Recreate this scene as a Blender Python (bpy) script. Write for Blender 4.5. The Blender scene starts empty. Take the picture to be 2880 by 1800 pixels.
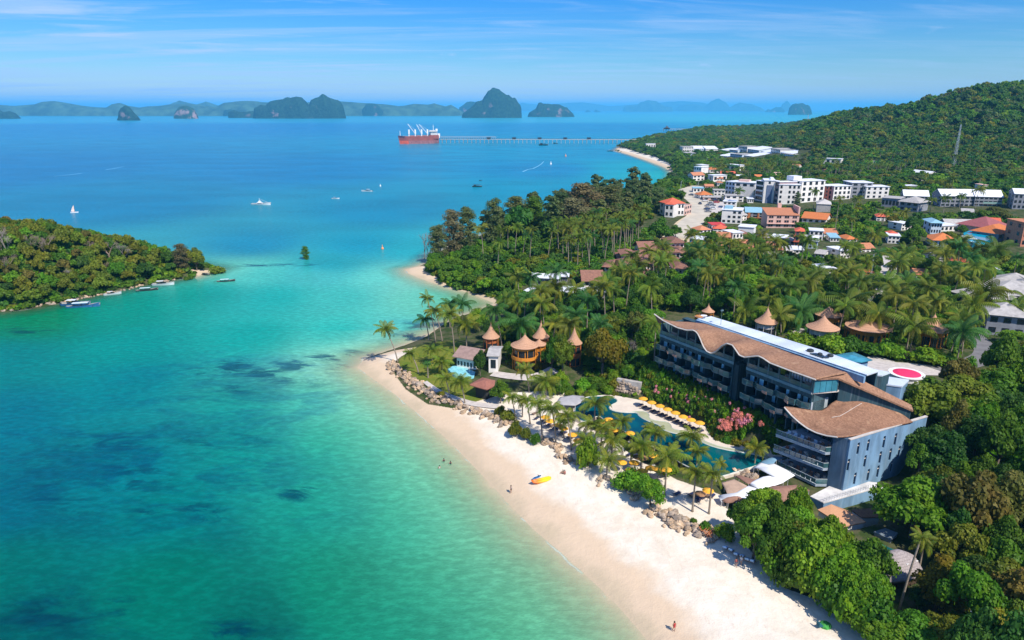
import bpy, math, random
import numpy as np
from mathutils import Vector, Matrix, Euler
C = bpy.context
SC = C.scene
COL = SC.collection
rad = math.radians
F = 1920.0; CAMH = 70.0; PITCH = math.atan(593 / 1920.0)
cd_ = bpy.data.cameras.new('camera'); cam = bpy.data.objects.new('camera', cd_); COL.objects.link(cam)
cam.location = (0, 0, CAMH); cam.rotation_euler = (math.pi / 2 - PITCH, 0, 0)
cd_.lens = 24; cd_.sensor_width = 36; cd_.clip_start = 1; cd_.clip_end = 120000
SC.camera = cam
SUN_EL = rad(50); SUN_AZ = math.atan2(0.56, -0.83)          # direction towards the sun: (sin az, cos az)
sunv = Vector((math.sin(SUN_AZ) * math.cos(SUN_EL), math.cos(SUN_AZ) * math.cos(SUN_EL), math.sin(SUN_EL)))
sl = bpy.data.lights.new('sun', 'SUN'); sl.energy = 4.6; sl.angle = rad(0.5); sl.color = (1, 0.93, 0.82)
so = bpy.data.objects.new('sun', sl); COL.objects.link(so)
so.rotation_euler = sunv.to_track_quat('Z', 'Y').to_euler()
wd = bpy.data.worlds.new('World'); SC.world = wd; wd.use_nodes = True
nt = wd.node_tree; N = nt.nodes; Lk = nt.links; N.clear()
def wn(t, **k):
    n = N.new(t)
    for a, b in k.items(): setattr(n, a, b)
    return n
def wm(op, a, b=None, c=None):
    n = wn('ShaderNodeMath', operation=op)
    for i, v in enumerate((a, b, c)):
        if v is None: continue
        if isinstance(v, (int, float)): n.inputs[i].default_value = v
        else: Lk.new(v, n.inputs[i])
    return n.outputs[0]
sky = wn('ShaderNodeTexSky', sky_type='NISHITA', sun_disc=False)
sky.sun_elevation = SUN_EL; sky.sun_rotation = SUN_AZ
sky.air_density = 1.0; sky.dust_density = 0.3; sky.ozone_density = 3.0; sky.altitude = 70
tc = wn('ShaderNodeTexCoord'); sep = wn('ShaderNodeSeparateXYZ'); Lk.new(tc.outputs['Generated'], sep.inputs[0])
zc = wm('MAXIMUM', sep.outputs[2], 0.0)
hs = wn('ShaderNodeHueSaturation'); hs.inputs['Saturation'].default_value = 1.3; hs.inputs['Value'].default_value = 1.0
Lk.new(sky.outputs[0], hs.inputs['Color'])
tint = wn('ShaderNodeValToRGB'); cr = tint.color_ramp
cr.elements[0].position = 0.0; cr.elements[0].color = (1.0, 0.92, 1.05, 1)
cr.elements[1].position = 0.5; cr.elements[1].color = (0.3, 0.72, 1.2, 1)
e = cr.elements.new(0.06); e.color = (0.46, 0.73, 0.98, 1)
e = cr.elements.new(0.16); e.color = (0.15, 0.62, 1.14, 1)
Lk.new(zc, tint.inputs[0])
mul = wn('ShaderNodeMix', data_type='RGBA', blend_type='MULTIPLY'); mul.inputs[0].default_value = 1.0
Lk.new(hs.outputs[0], mul.inputs[6]); Lk.new(tint.outputs[0], mul.inputs[7])
zz = wm('ADD', zc, 0.045)
px_ = wm('DIVIDE', sep.outputs[0], zz); py_ = wm('DIVIDE', sep.outputs[1], zz)
def streak(sx, sy, rot, scale, lo, hi, det=7.0, seed=0.0, rough=0.6, dist=0.6):
    ca, sa = math.cos(rot), math.sin(rot)
    a = wm('ADD', wm('MULTIPLY', px_, ca * sx), wm('MULTIPLY', py_, sa * sx))
    b = wm('ADD', wm('MULTIPLY', px_, -sa * sy), wm('MULTIPLY', py_, ca * sy))
    cb = wn('ShaderNodeCombineXYZ'); Lk.new(a, cb.inputs[0]); Lk.new(b, cb.inputs[1]); cb.inputs[2].default_value = seed
    nz = wn('ShaderNodeTexNoise'); nz.inputs['Scale'].default_value = scale; nz.inputs['Detail'].default_value = det
    nz.inputs['Roughness'].default_value = rough; nz.inputs['Distortion'].default_value = dist
    Lk.new(cb.outputs[0], nz.inputs['Vector'])
    mr = wn('ShaderNodeMapRange', interpolation_type='SMOOTHSTEP'); mr.inputs['From Min'].default_value = lo; mr.inputs['From Max'].default_value = hi
    Lk.new(nz.outputs[0], mr.inputs['Value']); return mr.outputs[0]
c1 = streak(0.42, 1.15, 0.22, 1.1, 0.47, 0.66, seed=3.1)
c2 = streak(0.24, 1.4, -0.1, 0.9, 0.44, 0.68, seed=9.7, rough=0.68)
side = wn('ShaderNodeMapRange'); side.inputs['From Min'].default_value = 0.55; side.inputs['From Max'].default_value = -0.45
side.inputs['To Min'].default_value = 0.35; side.inputs['To Max'].default_value = 1.0
Lk.new(sep.outputs[0], side.inputs['Value'])
cf = wm('MULTIPLY', wm('ADD', wm('MULTIPLY', c1, 0.55), wm('MULTIPLY', c2, 0.42)), side.outputs[0])
def puffs():
    az = wm('ARCTAN2', sep.outputs[0], sep.outputs[1])
    cb = wn('ShaderNodeCombineXYZ'); Lk.new(wm('MULTIPLY', az, 10.0), cb.inputs[0]); Lk.new(wm('MULTIPLY', zc, 26.0), cb.inputs[1]); cb.inputs[2].default_value = 4.4
    nz = wn('ShaderNodeTexNoise'); nz.inputs['Scale'].default_value = 1.8; nz.inputs['Detail'].default_value = 5
    Lk.new(cb.outputs[0], nz.inputs['Vector'])
    mr = wn('ShaderNodeMapRange', interpolation_type='SMOOTHSTEP'); mr.inputs['From Min'].default_value = 0.655; mr.inputs['From Max'].default_value = 0.74
    Lk.new(nz.outputs[0], mr.inputs['Value'])
    bnd = wn('ShaderNodeValToRGB'); q = bnd.color_ramp
    q.elements[0].position = 0.015; q.elements[0].color = (0, 0, 0, 1); q.elements[1].position = 0.10; q.elements[1].color = (0, 0, 0, 1)
    k = q.elements.new(0.035); k.color = (1, 1, 1, 1); k = q.elements.new(0.065); k.color = (1, 1, 1, 1)
    Lk.new(zc, bnd.inputs[0])
    return wm('MULTIPLY', wm('MULTIPLY', mr.outputs[0], bnd.outputs[0]), 0.5)
cf = wm('MINIMUM', wm('ADD', cf, puffs()), 1.0)
mixc = wn('ShaderNodeMix', data_type='RGBA'); Lk.new(cf, mixc.inputs[0]); Lk.new(mul.outputs[2], mixc.inputs[6]); mixc.inputs[7].default_value = (4.4, 5.7, 8.2, 1)
bg = wn('ShaderNodeBackground'); bg.inputs[1].default_value = 0.10
Lk.new(mixc.outputs[2], bg.inputs[0])
ow = wn('ShaderNodeOutputWorld'); Lk.new(bg.outputs[0], ow.inputs[0])
vs = SC.view_settings; SC.display_settings.display_device = 'sRGB'
vs.view_transform = 'Standard'; vs.look = 'None'; vs.gamma = 1; vs.use_curve_mapping = False; vs.exposure = 0.38
cy = SC.cycles; cy.use_denoising = True
try: cy.denoiser = 'OPENIMAGEDENOISE'
except Exception: pass
cy.max_bounces = 5; cy.diffuse_bounces = 2; cy.glossy_bounces = 2; cy.transmission_bounces = 4; cy.transparent_max_bounces = 12; cy.volume_bounces = 2
cy.use_adaptive_sampling = False; cy.caustics_reflective = False; cy.caustics_refractive = False

cp, sp_ = math.cos(PITCH), math.sin(PITCH)
def W(px, py, z=0.0):
    """point of the place at height z that the photograph shows at source pixel (px, py)"""
    u = (px - 1440) / F; v = (900 - py) / F
    dy = cp + v * sp_; dz = -sp_ + v * cp
    t = (z - CAMH) / dz
    return Vector((u * t, dy * t, z))
def D(px, py, z=0.0): return W(px * 2880 / 2419., py * 1800 / 1512., z)   # from the 2419 px wide view
def ZR(x, y, py):
    v = (900 - py) / F
    return CAMH + (v * y * cp - y * sp_) / (cp + v * sp_)
def tag(o, label=None, cat=None, group=None, kind=None):
    if label: o['label'] = label
    if cat: o['category'] = cat
    if group: o['group'] = group
    if kind: o['kind'] = kind
    return o
def empty(name, loc=(0, 0, 0), rz=0.0, label=None, cat=None, group=None):
    o = bpy.data.objects.new(name, None); COL.objects.link(o); o.location = loc; o.rotation_euler = (0, 0, rz)
    o.empty_display_size = 0.5
    return tag(o, label, cat, group)
def inst(name, me, parent=None, loc=(0, 0, 0), rot=(0, 0, 0), sc=(1, 1, 1)):
    o = bpy.data.objects.new(name, me); COL.objects.link(o); o.location = loc; o.rotation_euler = rot
    o.scale = (sc, sc, sc) if isinstance(sc, (int, float)) else sc
    if parent is not None: o.parent = parent
    return o
class MB:
    """collects shapes into one mesh"""
    def __init__(s): s.v = []; s.f = []; s.m = []; s.mi = 0
    def add(s, vs, fs):
        o = len(s.v); s.v += [tuple(v) for v in vs]; s.f += [tuple(i + o for i in f) for f in fs]; s.m += [s.mi] * len(fs); return s
    def box(s, x0, y0, z0, x1, y1, z1):
        return s.add([(x0, y0, z0), (x1, y0, z0), (x1, y1, z0), (x0, y1, z0), (x0, y0, z1), (x1, y0, z1), (x1, y1, z1), (x0, y1, z1)],
                     [(0, 3, 2, 1), (4, 5, 6, 7), (0, 1, 5, 4), (1, 2, 6, 5), (2, 3, 7, 6), (3, 0, 4, 7)])
    def bar(s, p, q, w, h=None):
        p = Vector(p); q = Vector(q); d = (q - p); L = d.length
        if L < 1e-6: return s
        d /= L; up = Vector((0, 0, 1)) if abs(d.z) < 0.95 else Vector((1, 0, 0))
        a = d.cross(up).normalized() * w / 2; b = a.cross(d).normalized() * (h or w) / 2
        vs = [p - a - b, p + a - b, p + a + b, p - a + b, q - a - b, q + a - b, q + a + b, q - a + b]
        return s.add(vs, [(0, 1, 2, 3), (7, 6, 5, 4), (0, 4, 5, 1), (1, 5, 6, 2), (2, 6, 7, 3), (3, 7, 4, 0)])
    def tube(s, pts, rs, n=6, cap=True):
        pts = [Vector(p) for p in pts]; o = []
        for i, p in enumerate(pts):
            d = (pts[min(i + 1, len(pts) - 1)] - pts[max(i - 1, 0)]).normalized()
            up = Vector((0, 0, 1)) if abs(d.z) < 0.9 else Vector((0, 1, 0))
            a = d.cross(up).normalized(); b = d.cross(a)
            r = rs[i] if isinstance(rs, (list, tuple)) else rs
            o += [p + a * math.cos(2 * math.pi * k / n) * r + b * math.sin(2 * math.pi * k / n) * r for k in range(n)]
        fs = [(i * n + k, i * n + (k + 1) % n, (i + 1) * n + (k + 1) % n, (i + 1) * n + k) for i in range(len(pts) - 1) for k in range(n)]
        if cap: fs += [tuple(range(n - 1, -1, -1)), tuple((len(pts) - 1) * n + k for k in range(n))]
        return s.add(o, fs)
    def lathe(s, prof, n=12, c=(0, 0, 0), wob=None, cap=True):
        o = [(c[0] + r * math.cos(2 * math.pi * k / n), c[1] + r * math.sin(2 * math.pi * k / n), c[2] + z) for r, z in prof for k in range(n)]
        fs = [(i * n + k, i * n + (k + 1) % n, (i + 1) * n + (k + 1) % n, (i + 1) * n + k) for i in range(len(prof) - 1) for k in range(n)]
        if cap: fs += [tuple(range(n - 1, -1, -1)), tuple((len(prof) - 1) * n + k for k in range(n))]
        return s.add(o, fs)
    def prism(s, poly, z0, z1):
        n = len(poly)
        ar = sum(poly[i][0] * poly[(i + 1) % n][1] - poly[(i + 1) % n][0] * poly[i][1] for i in range(n))
        if ar < 0: poly = poly[::-1]
        z0 = z0 if isinstance(z0, (list, tuple)) else [z0] * n; z1 = z1 if isinstance(z1, (list, tuple)) else [z1] * n
        if ar < 0: z0 = z0[::-1]; z1 = z1[::-1]
        vs = [(p[0], p[1], z) for p, z in zip(poly, z0)] + [(p[0], p[1], z) for p, z in zip(poly, z1)]
        return s.add(vs, [tuple(range(n - 1, -1, -1)), tuple(range(n, 2 * n))] + [(i, (i + 1) % n, n + (i + 1) % n, n + i) for i in range(n)])
    def grid(s, fn, nu, nv, th=0.0):
        """surface fn(u, v) in 0..1, with thickness th downwards"""
        top = [Vector(fn(i / nu, j / nv)) for j in range(nv + 1) for i in range(nu + 1)]
        ix = lambda i, j: j * (nu + 1) + i
        fs = [(ix(i, j), ix(i + 1, j), ix(i + 1, j + 1), ix(i, j + 1)) for j in range(nv) for i in range(nu)]
        if th:
            o = len(top); vs = top + [p - Vector((0, 0, th)) for p in top]
            fs2 = [tuple(k + o for k in reversed(f)) for f in fs]
            ed = [(ix(i, 0), ix(i + 1, 0)) for i in range(nu)] + [(ix(nu, j), ix(nu, j + 1)) for j in range(nv)] + \
                 [(ix(i + 1, nv), ix(i, nv)) for i in range(nu)] + [(ix(0, j + 1), ix(0, j)) for j in range(nv)]
            fs2 += [(b, a, a + o, b + o) for a, b in ed]
            return s.add(vs, fs + fs2)
        return s.add(top, fs)
    def mesh(s, name, mats, smooth=False):
        me = bpy.data.meshes.new(name); me.from_pydata(s.v, [], s.f)
        for m in (mats if isinstance(mats, (list, tuple)) else [mats]): me.materials.append(m)
        if any(s.m): me.polygons.foreach_set('material_index', s.m)
        if smooth: me.polygons.foreach_set('use_smooth', [True] * len(me.polygons))
        me.update(); return me
    def obj(s, name, mats, parent=None, smooth=False, loc=(0, 0, 0), rz=0.0):
        return inst(name, s.mesh(name, mats, smooth), parent, loc, (0, 0, rz))
def copy_tree(o, parent=None):
    kids = list(o.children)
    c = o.copy(); COL.objects.link(c); c.parent = parent
    for k in kids: copy_tree(k, c)
    return c

def s2l(c): return tuple(((x / 255.) / 12.92 if x / 255. <= 0.04045 else ((x / 255. + 0.055) / 1.055) ** 2.4) for x in c)
class NG:
    def __init__(s, m): s.t = m.node_tree; s.n = s.t.nodes; s.l = s.t.links
    def node(s, t, inp=None, **k):
        n = s.n.new(t)
        for a, b in k.items(): setattr(n, a, b)
        for a, b in (inp or {}).items(): s.set(n.inputs[a], b)
        return n
    def set(s, sock, v):
        if isinstance(v, bpy.types.NodeSocket): s.l.new(v, sock)
        else: sock.default_value = v
    def math(s, op, a, b=0.0, c=0.0):
        n = s.n.new('ShaderNodeMath'); n.operation = op
        for i, v in enumerate((a, b, c)): s.set(n.inputs[i], v)
        return n.outputs[0]
    def noise(s, vec, scale, det=4, rough=0.55, dist=0.0):
        n = s.node('ShaderNodeTexNoise', {'Vector': vec, 'Scale': scale, 'Detail': det, 'Roughness': rough, 'Distortion': dist}); return n.outputs[0]
    def mr(s, v, a, b, c=0.0, d=1.0, smooth=True):
        return s.node('ShaderNodeMapRange', {'Value': v, 'From Min': a, 'From Max': b, 'To Min': c, 'To Max': d}, interpolation_type='SMOOTHSTEP' if smooth else 'LINEAR').outputs[0]
    def mix(s, f, a, b, blend='MIX'):
        n = s.n.new('ShaderNodeMix'); n.data_type = 'RGBA'; n.blend_type = blend
        s.set(n.inputs[0], f); s.set(n.inputs[6], a if isinstance(a, bpy.types.NodeSocket) else (*a, 1)); s.set(n.inputs[7], b if isinstance(b, bpy.types.NodeSocket) else (*b, 1))
        return n.outputs[2]
    def bump(s, h, strength, dist): return s.node('ShaderNodeBump', {'Height': h, 'Strength': strength, 'Distance': dist}).outputs[0]
def newmat(name):
    m = bpy.data.materials.new(name); m.use_nodes = True; m.node_tree.nodes.clear(); g = NG(m)
    b = g.node('ShaderNodeBsdfPrincipled'); o = g.node('ShaderNodeOutputMaterial'); g.l.new(b.outputs[0], o.inputs[0]); return m, g, b, o
MC = {}
def M(name, col, rough=0.7, var=0.15, scale=1.0, metal=0.0, spec=0.4, bump=0.0, stretch=(1, 1, 1), stain=0.0, stain_col=(0.05, 0.045, 0.04), bscale=None, objvar=0.0):
    """plain procedural material: base colour broken by noise, optional stains and bump"""
    if name in MC: return MC[name]
    m, g, b, o = newmat(name)
    tcn = g.node('ShaderNodeTexCoord'); mp = g.node('ShaderNodeMapping', {'Vector': tcn.outputs['Object'], 'Scale': stretch}); v = mp.outputs[0]
    n1 = g.noise(v, scale, 5); f = g.mr(n1, 0.3, 0.7, 1 - var, 1 + var)
    c = g.mix(1.0, col, g.node('ShaderNodeCombineXYZ', {0: f, 1: f, 2: f}).outputs[0], 'MULTIPLY')
    if objvar:
        oi = g.node('ShaderNodeObjectInfo'); r = g.mr(oi.outputs['Random'], 0, 1, 1 - objvar, 1 + objvar, False)
        c = g.mix(1.0, c, g.node('ShaderNodeCombineXYZ', {0: r, 1: r, 2: r}).outputs[0], 'MULTIPLY')
    if stain:
        n2 = g.noise(v, scale * 0.45, 7, 0.65); c = g.mix(g.mr(n2, 0.5, 0.75, 0, stain), c, stain_col)
    g.set(b.inputs['Base Color'], c); b.inputs['Roughness'].default_value = rough; b.inputs['Metallic'].default_value = metal
    b.inputs['Specular IOR Level'].default_value = spec
    if bump: g.set(b.inputs['Normal'], g.bump(g.noise(v, bscale or scale * 6, 4), bump, 0.1))
    MC[name] = m; return m
# ================================================================ land and sea
def poly_sdf(P, X, Y):
    """signed distance (positive inside) of points to polygon P"""
    P = np.asarray(P, float); n = len(P)
    d2 = np.full(X.shape, 1e18); ins = np.zeros(X.shape, bool)
    for i in range(n):
        ax, ay = P[i]; bx, by = P[(i + 1) % n]; ex, ey = bx - ax, by - ay
        wx, wy = X - ax, Y - ay
        t = np.clip((wx * ex + wy * ey) / (ex * ex + ey * ey + 1e-12), 0, 1)
        d2 = np.minimum(d2, (wx - t * ex) ** 2 + (wy - t * ey) ** 2)
        c = ((ay <= Y) & (by > Y)) | ((by <= Y) & (ay > Y))
        if ey != 0: ins ^= c & (X < ax + (Y - ay) * ex / ey)
    d = np.sqrt(d2); return np.where(ins, d, -d)
def pip(P, x, y):
    c = False; n = len(P)
    for i in range(n):
        a = P[i]; b = P[(i + 1) % n]
        if (a[1] > y) != (b[1] > y) and x < (b[0] - a[0]) * (y - a[1]) / (b[1] - a[1]) + a[0]: c = not c
    return c
def smooth_poly(P, k=2):
    for _ in range(k):
        Q = []
        for i in range(len(P)):
            a = P[i]; b = P[(i + 1) % len(P)]
            Q += [(a[0] * .75 + b[0] * .25, a[1] * .75 + b[1] * .25), (a[0] * .25 + b[0] * .75, a[1] * .25 + b[1] * .75)]
        P = Q
    return P
DP = lambda L, z=0.0: [tuple(D(x, y, z)[:2]) for x, y in L]
coast_near = DP([(1530, 1512), (1455, 1425), (1350, 1325), (1258, 1248), (1195, 1180), (1130, 1112), (1062, 1042), (992, 980), (932, 930), (880, 893), (845, 868), (862, 846), (905, 832),
                 (955, 815), (995, 800), (1012, 790), (1040, 770), (1080, 748), (1130, 735), (1168, 716), (1130, 700), (1095, 688), (1050, 677), (1000, 660), (966, 646), (958, 636), (990, 629), (1004, 622),
                 (1030, 600), (1080, 570), (1180, 545), (1330, 505), (1470, 470), (1560, 440), (1585, 420), (1588, 408), (1572, 396), (1530, 380), (1485, 365), (1452, 356), (1462, 347), (1490, 340), (1520, 330),
                 (1560, 324), (1610, 316), (1650, 309)])
MAIN = [(10, 20)] + coast_near[:1] + coast_near[1:] + [tuple(D(1760, 299)[:2]), tuple(D(1880, 291)[:2]), tuple(D(1960, 284)[:2]), (4500, 5200), (9000, 4000), (9000, 20)]
MAIN[0] = (14.5, 20.0); MAIN[1] = tuple(D(1530, 1512)[:2])
ISL = DP([(-700, 760), (-60, 742), (0, 737), (60, 732), (130, 719), (200, 704), (262, 689), (330, 677), (400, 664), (455, 655), (487, 646), (503, 640), (518, 636), (500, 632), (440, 622), (330, 600), (200, 586), (0, 574), (-700, 560)])
ZA = [(1000, 845, 2.6), (1060, 900, 2.8), (1200, 880, 4.0), (1240, 830, 4.5), (1350, 850, 5.0), (1150, 940, 2.8), (1300, 960, 2.8), (1350, 1000, 2.6), (1500, 960, 3.0), (1400, 935, 3.0), (1600, 1020, 3.0), (1500, 1060, 2.6), (1600, 1150, 2.6),
      (1750, 1060, 3.0), (1700, 1180, 2.8), (1500, 900, 4.2), (1560, 880, 7.6), (1650, 930, 4.5), (1800, 1000, 4.0), (1600, 960, 4.6), (1750, 1000, 3.4), (1870, 1120, 3.0), (2000, 1170, 3.0), (1800, 1230, 2.8), (1950, 1300, 3.4), (1990, 800, 8.5),
      (2250, 900, 9.0), (2100, 1200, 4.0), (2350, 1100, 8.0), (2300, 1300, 3.0), (2200, 1250, 1.5), (2400, 1500, 5.0), (2300, 1180, 4.0), (2100, 1450, 3.2), (1900, 1400, 2.8), (1600, 760, 7.0), (1900, 700, 7.0), (2300, 700, 8.0), (1300, 650, 4.0),
      (1100, 640, 3.0), (1500, 600, 6.0), (1700, 520, 6.0), (2200, 520, 9.0), (1700, 400, 6.0), (2400, 450, 12.0), (1600, 345, 4.0), (1800, 330, 4.0)]
ZAW = [(*D(x, y, z)[:2], z) for x, y, z in ZA]
def crest(az):
    disp = [1700, 1780, 1860, 1900, 1935, 1985, 2060, 2120, 2160, 2215, 2260, 2330, 2419, 2560, 2900]
    rows = [338, 325, 308, 294, 282, 266, 257, 252, 247, 232, 219, 205, 197, 190, 190]
    h = []; a = []
    for d, r in zip(disp, rows):
        px, py = d * 2880 / 2419., r * 1800 / 1512.
        u = (px - 1440) / F; v = (900 - py) / F; dy = cp + v * sp_; dz = -sp_ + v * cp
        a.append(math.atan2(u, dy)); hd = math.hypot(u, dy); h.append(CAMH + 1300.0 * dz / hd - 15)
    h[0] = 0.0
    return np.interp(az, a, h, left=0.0)
def vnoise(x, y, sc, seed=0):
    """cheap smooth value noise"""
    x = np.asarray(x) / sc + seed * 17.3; y = np.asarray(y) / sc + seed * 9.1
    xi = np.floor(x); yi = np.floor(y); fx = x - xi; fy = y - yi; fx = fx * fx * (3 - 2 * fx); fy = fy * fy * (3 - 2 * fy)
    def h(a, b): v = np.sin(a * 127.1 + b * 311.7 + seed * 74.7) * 43758.5453; return v - np.floor(v)
    return (h(xi, yi) * (1 - fx) + h(xi + 1, yi) * fx) * (1 - fy) + (h(xi, yi + 1) * (1 - fx) + h(xi + 1, yi + 1) * fx) * fy
def sstep(a, b, x): t = np.clip((x - a) / (b - a), 0, 1); return t * t * (3 - 2 * t)
_hu, _hv = (.525, -.851), (.851, .525); _bu, _bv = (.447, -.894), (.894, .447)
def _fr(o, u, v, L): return [(o[0] + u[0] * a + v[0] * b, o[1] + u[1] * a + v[1] * b) for a, b in L]
def _fq(pts, z): return [tuple(W(1400 + X / 3.024, 1000 + Y / 3.024, z)[:2]) for X, Y in pts]
def _jq(pts, z): return [tuple(W(1960 + X / 5.04, 1220 + Y / 5.04, z)[:2]) for X, Y in pts]
PADS = [(_fr((35.3, 155.4), _hu, _hv, [(-3, -0.8), (41, -0.8), (42, 14), (-3, 14)]), 8.75, 3.0), (_fr((61, 110.4), _bu, _bv, [(-14, -6.5), (1.5, -6.5), (1.5, 16), (-8, 8), (-12, 5)]), 2.5, 2.5),
        (_fq([(930, 325), (1060, 345), (1260, 385), (1560, 515), (1775, 600), (1830, 700), (1950, 730), (2140, 765), (2350, 795), (2450, 850), (2450, 1000), (1990, 1080), (1860, 1080), (1600, 990), (1350, 840), (1050, 680), (845, 560), (755, 620), (640, 540), (630, 420), (700, 350), (860, 325)], 3.25), 2.5, 1.5),
        (_jq([(1560, 900), (1797, 1040), (2600, 900), (2700, 1250), (2100, 1400), (1650, 1150)], 1.0), 0.9, 3.0), (_jq([(250, 900), (400, 600), (800, 400), (1200, 400), (1900, 800), (1500, 1000), (400, 1050)], 2.8), 2.7, 2.0)]
def land(X, Y):
    """height and shore distance of the land"""
    dm = poly_sdf(MAIN, X, Y); di = poly_sdf(ISL, X, Y)
    num = np.zeros(X.shape); den = np.zeros(X.shape)
    R = np.hypot(X, Y)
    for ax, ay, az in ZAW:
        s = 9 + 0.12 * math.hypot(ax, ay)
        w = 1.0 / (((X - ax) ** 2 + (Y - ay) ** 2) / (s * s) + 0.03) ** 2
        num += w * az; den += w
    zin = num / den
    beach = 2.5 * (1 - np.exp(-np.maximum(dm, 0) / 9.0))
    k = sstep(6, 34, dm)
    zm = beach * (1 - k) + np.maximum(zin, 0) * k
    near = (R < 260) & (X > 0)
    if near.any():
        zz = zm[near]; xn, yn = X[near], Y[near]
        for P_, pz, bl_ in PADS: k2 = sstep(-bl_, 0.2, poly_sdf(P_, xn, yn)); zz = zz * (1 - k2) + pz * k2
        zm = zm.copy(); zm[near] = zz
    az = np.arctan2(X, Y); hc = crest(az)
    rise = sstep(640, 1300, R) - 0.45 * sstep(1320, 1900, R)
    rise = np.where(R > 1300, np.maximum(rise, 0.55), rise)
    bumps = (vnoise(X, Y, 180, 1) - 0.5) * 26 * sstep(700, 1000, R) + (vnoise(X, Y, 70, 2) - 0.5) * 8 * sstep(650, 800, R)
    zh = np.maximum(hc * rise + bumps * np.clip(hc / 60, 0, 1) * (1 - sstep(1150, 1300, R)), 0)
    zm = np.where(dm > 0, zm + zh * sstep(0, 120, dm), np.maximum(dm * 0.09, -4))
    zi = np.where(di > 0, 15 * sstep(0, 46, di) + 0.9 * sstep(0, 4, di) + 3 * sstep(30, 80, di), np.maximum(di * 0.09, -4))
    return np.where(dm > di, zm, zi), np.maximum(dm, di), dm
def GZ(x, y):
    z, _, _ = land(np.array([float(x)]), np.array([float(y)])); return float(z[0])
def GP(px, py):
    """ground point seen at source pixel"""
    z = 4.0
    for _ in range(5): p = W(px, py, z); z = 0.5 * z + 0.5 * GZ(p.x, p.y)
    p = W(px, py, z); return Vector((p.x, p.y, GZ(p.x, p.y)))
def GD(px, py): return GP(px * 2880 / 2419., py * 1800 / 1512.)
def np_mesh(name, V, quads):
    me = bpy.data.meshes.new(name); me.vertices.add(len(V)); me.vertices.foreach_set('co', V.astype(np.float32).ravel())
    n = len(quads); k = quads.shape[1]; me.loops.add(n * k); me.loops.foreach_set('vertex_index', quads.astype(np.int32).ravel()); me.polygons.add(n)
    me.polygons.foreach_set('loop_start', np.arange(0, n * k, k, dtype=np.int32)); me.update(calc_edges=True); return me
def polar(az0, az1, na, rs):
    A = np.linspace(az0, az1, na); Rr, Aa = np.meshgrid(rs, A, indexing='ij'); X = Rr * np.sin(Aa); Y = Rr * np.cos(Aa)
    nr = len(rs); i = np.arange(nr - 1)[:, None] * na + np.arange(na - 1)[None]; i = i.ravel()
    return X.ravel(), Y.ravel(), np.stack([i, i + 1, i + na + 1, i + na], 1)
def fattr(me, name, arr):
    a = me.attributes.new(name, 'FLOAT', 'POINT'); a.data.foreach_set('value', arr.astype(np.float32))
rs = np.concatenate([np.geomspace(12, 70, 24)[:-1], np.geomspace(70, 500, 560)[:-1], np.geomspace(500, 3000, 200)[:-1], np.geomspace(3000, 30000, 14)])
X, Y, Q = polar(rad(-52), rad(58), 560, rs)
Z, DS, DM = land(X, Y)
Z = Z + (vnoise(X, Y, 2.5, 3) - .5) * 0.10 * sstep(2, 6, DS)
gm = np_mesh('ground', np.stack([X, Y, Z], 1), Q)
gm.polygons.foreach_set('use_smooth', np.ones(len(Q), bool))
wall_line = [(1700, 1512), (1640, 1370), (1500, 1215), (1400, 1150), (1290, 1080), (1180, 1010), (1100, 965), (1030, 945), (975, 910), (925, 860)]
sandP = DP([(1400, 1512), (1200, 1250), (950, 1000), (820, 890), (820, 840), (930, 815), (985, 812), (928, 850), (925, 865), (958, 905), (1010, 940), (1070, 955), (1200, 930), (1330, 930), (1420, 1010), (1500, 1085), (1600, 1135), (1700, 1170),
            (1760, 1290), (1850, 1390), (1960, 1430), (2120, 1530)], 2.5) + [(60, 20), (0, 20)]
sandP2 = DP([(940, 620), (1000, 626), (1010, 642), (1060, 672), (1110, 685), (1168, 700), (1180, 722), (1060, 700), (960, 660)], 1.0)
sandP3 = DP([(1445, 345), (1462, 348), (1500, 360), (1550, 374), (1590, 392), (1600, 425), (1560, 412)], 1.0)
sandP4 = DP([(450, 640), (478, 638), (530, 628), (530, 650), (470, 660)], 1.0)
sand = np.zeros(X.shape)
for P in (sandP, sandP2, sandP3, sandP4):
    x0 = min(p[0] for p in P) - 5; x1 = max(p[0] for p in P) + 5; y0 = min(p[1] for p in P) - 5; y1 = max(p[1] for p in P) + 5
    k = (X > x0) & (X < x1) & (Y > y0) & (Y < y1); sand[k] = np.maximum(sand[k], sstep(-0.8, 0.8, poly_sdf(P, X[k], Y[k])))
sand = np.maximum(sand, (DS < 0.5) * (DM >= DS - 1e-6) * 1.0)
lawnP = smooth_poly(DP([(935, 850), (965, 820), (1010, 803), (1070, 800), (1100, 812), (1070, 840), (1075, 880), (1110, 905), (1150, 935), (1215, 945), (1215, 955), (1130, 950), (1060, 925), (1010, 895), (970, 880)], 2.7), 1)
lawnP2 = DP([(2050, 1400), (2120, 1385), (2150, 1400), (2160, 1430), (2110, 1450), (2080, 1425)], 6.0)
lawnP3 = DP([(2310, 800), (2345, 795), (2419, 820), (2500, 860), (2419, 850), (2360, 840)], 9.0)
lawn = np.zeros(X.shape)
for P in (lawnP, lawnP2, lawnP3):
    x0 = min(p[0] for p in P) - 5; x1 = max(p[0] for p in P) + 5; y0 = min(p[1] for p in P) - 5; y1 = max(p[1] for p in P) + 5
    k = (X > x0) & (X < x1) & (Y > y0) & (Y < y1); lawn[k] = np.maximum(lawn[k], sstep(-0.5, 0.5, poly_sdf(P, X[k], Y[k])))
fattr(gm, 'sand', sand); fattr(gm, 'shore', DS); fattr(gm, 'lawn', lawn)
m, g, b, o = newmat('ground')
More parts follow.
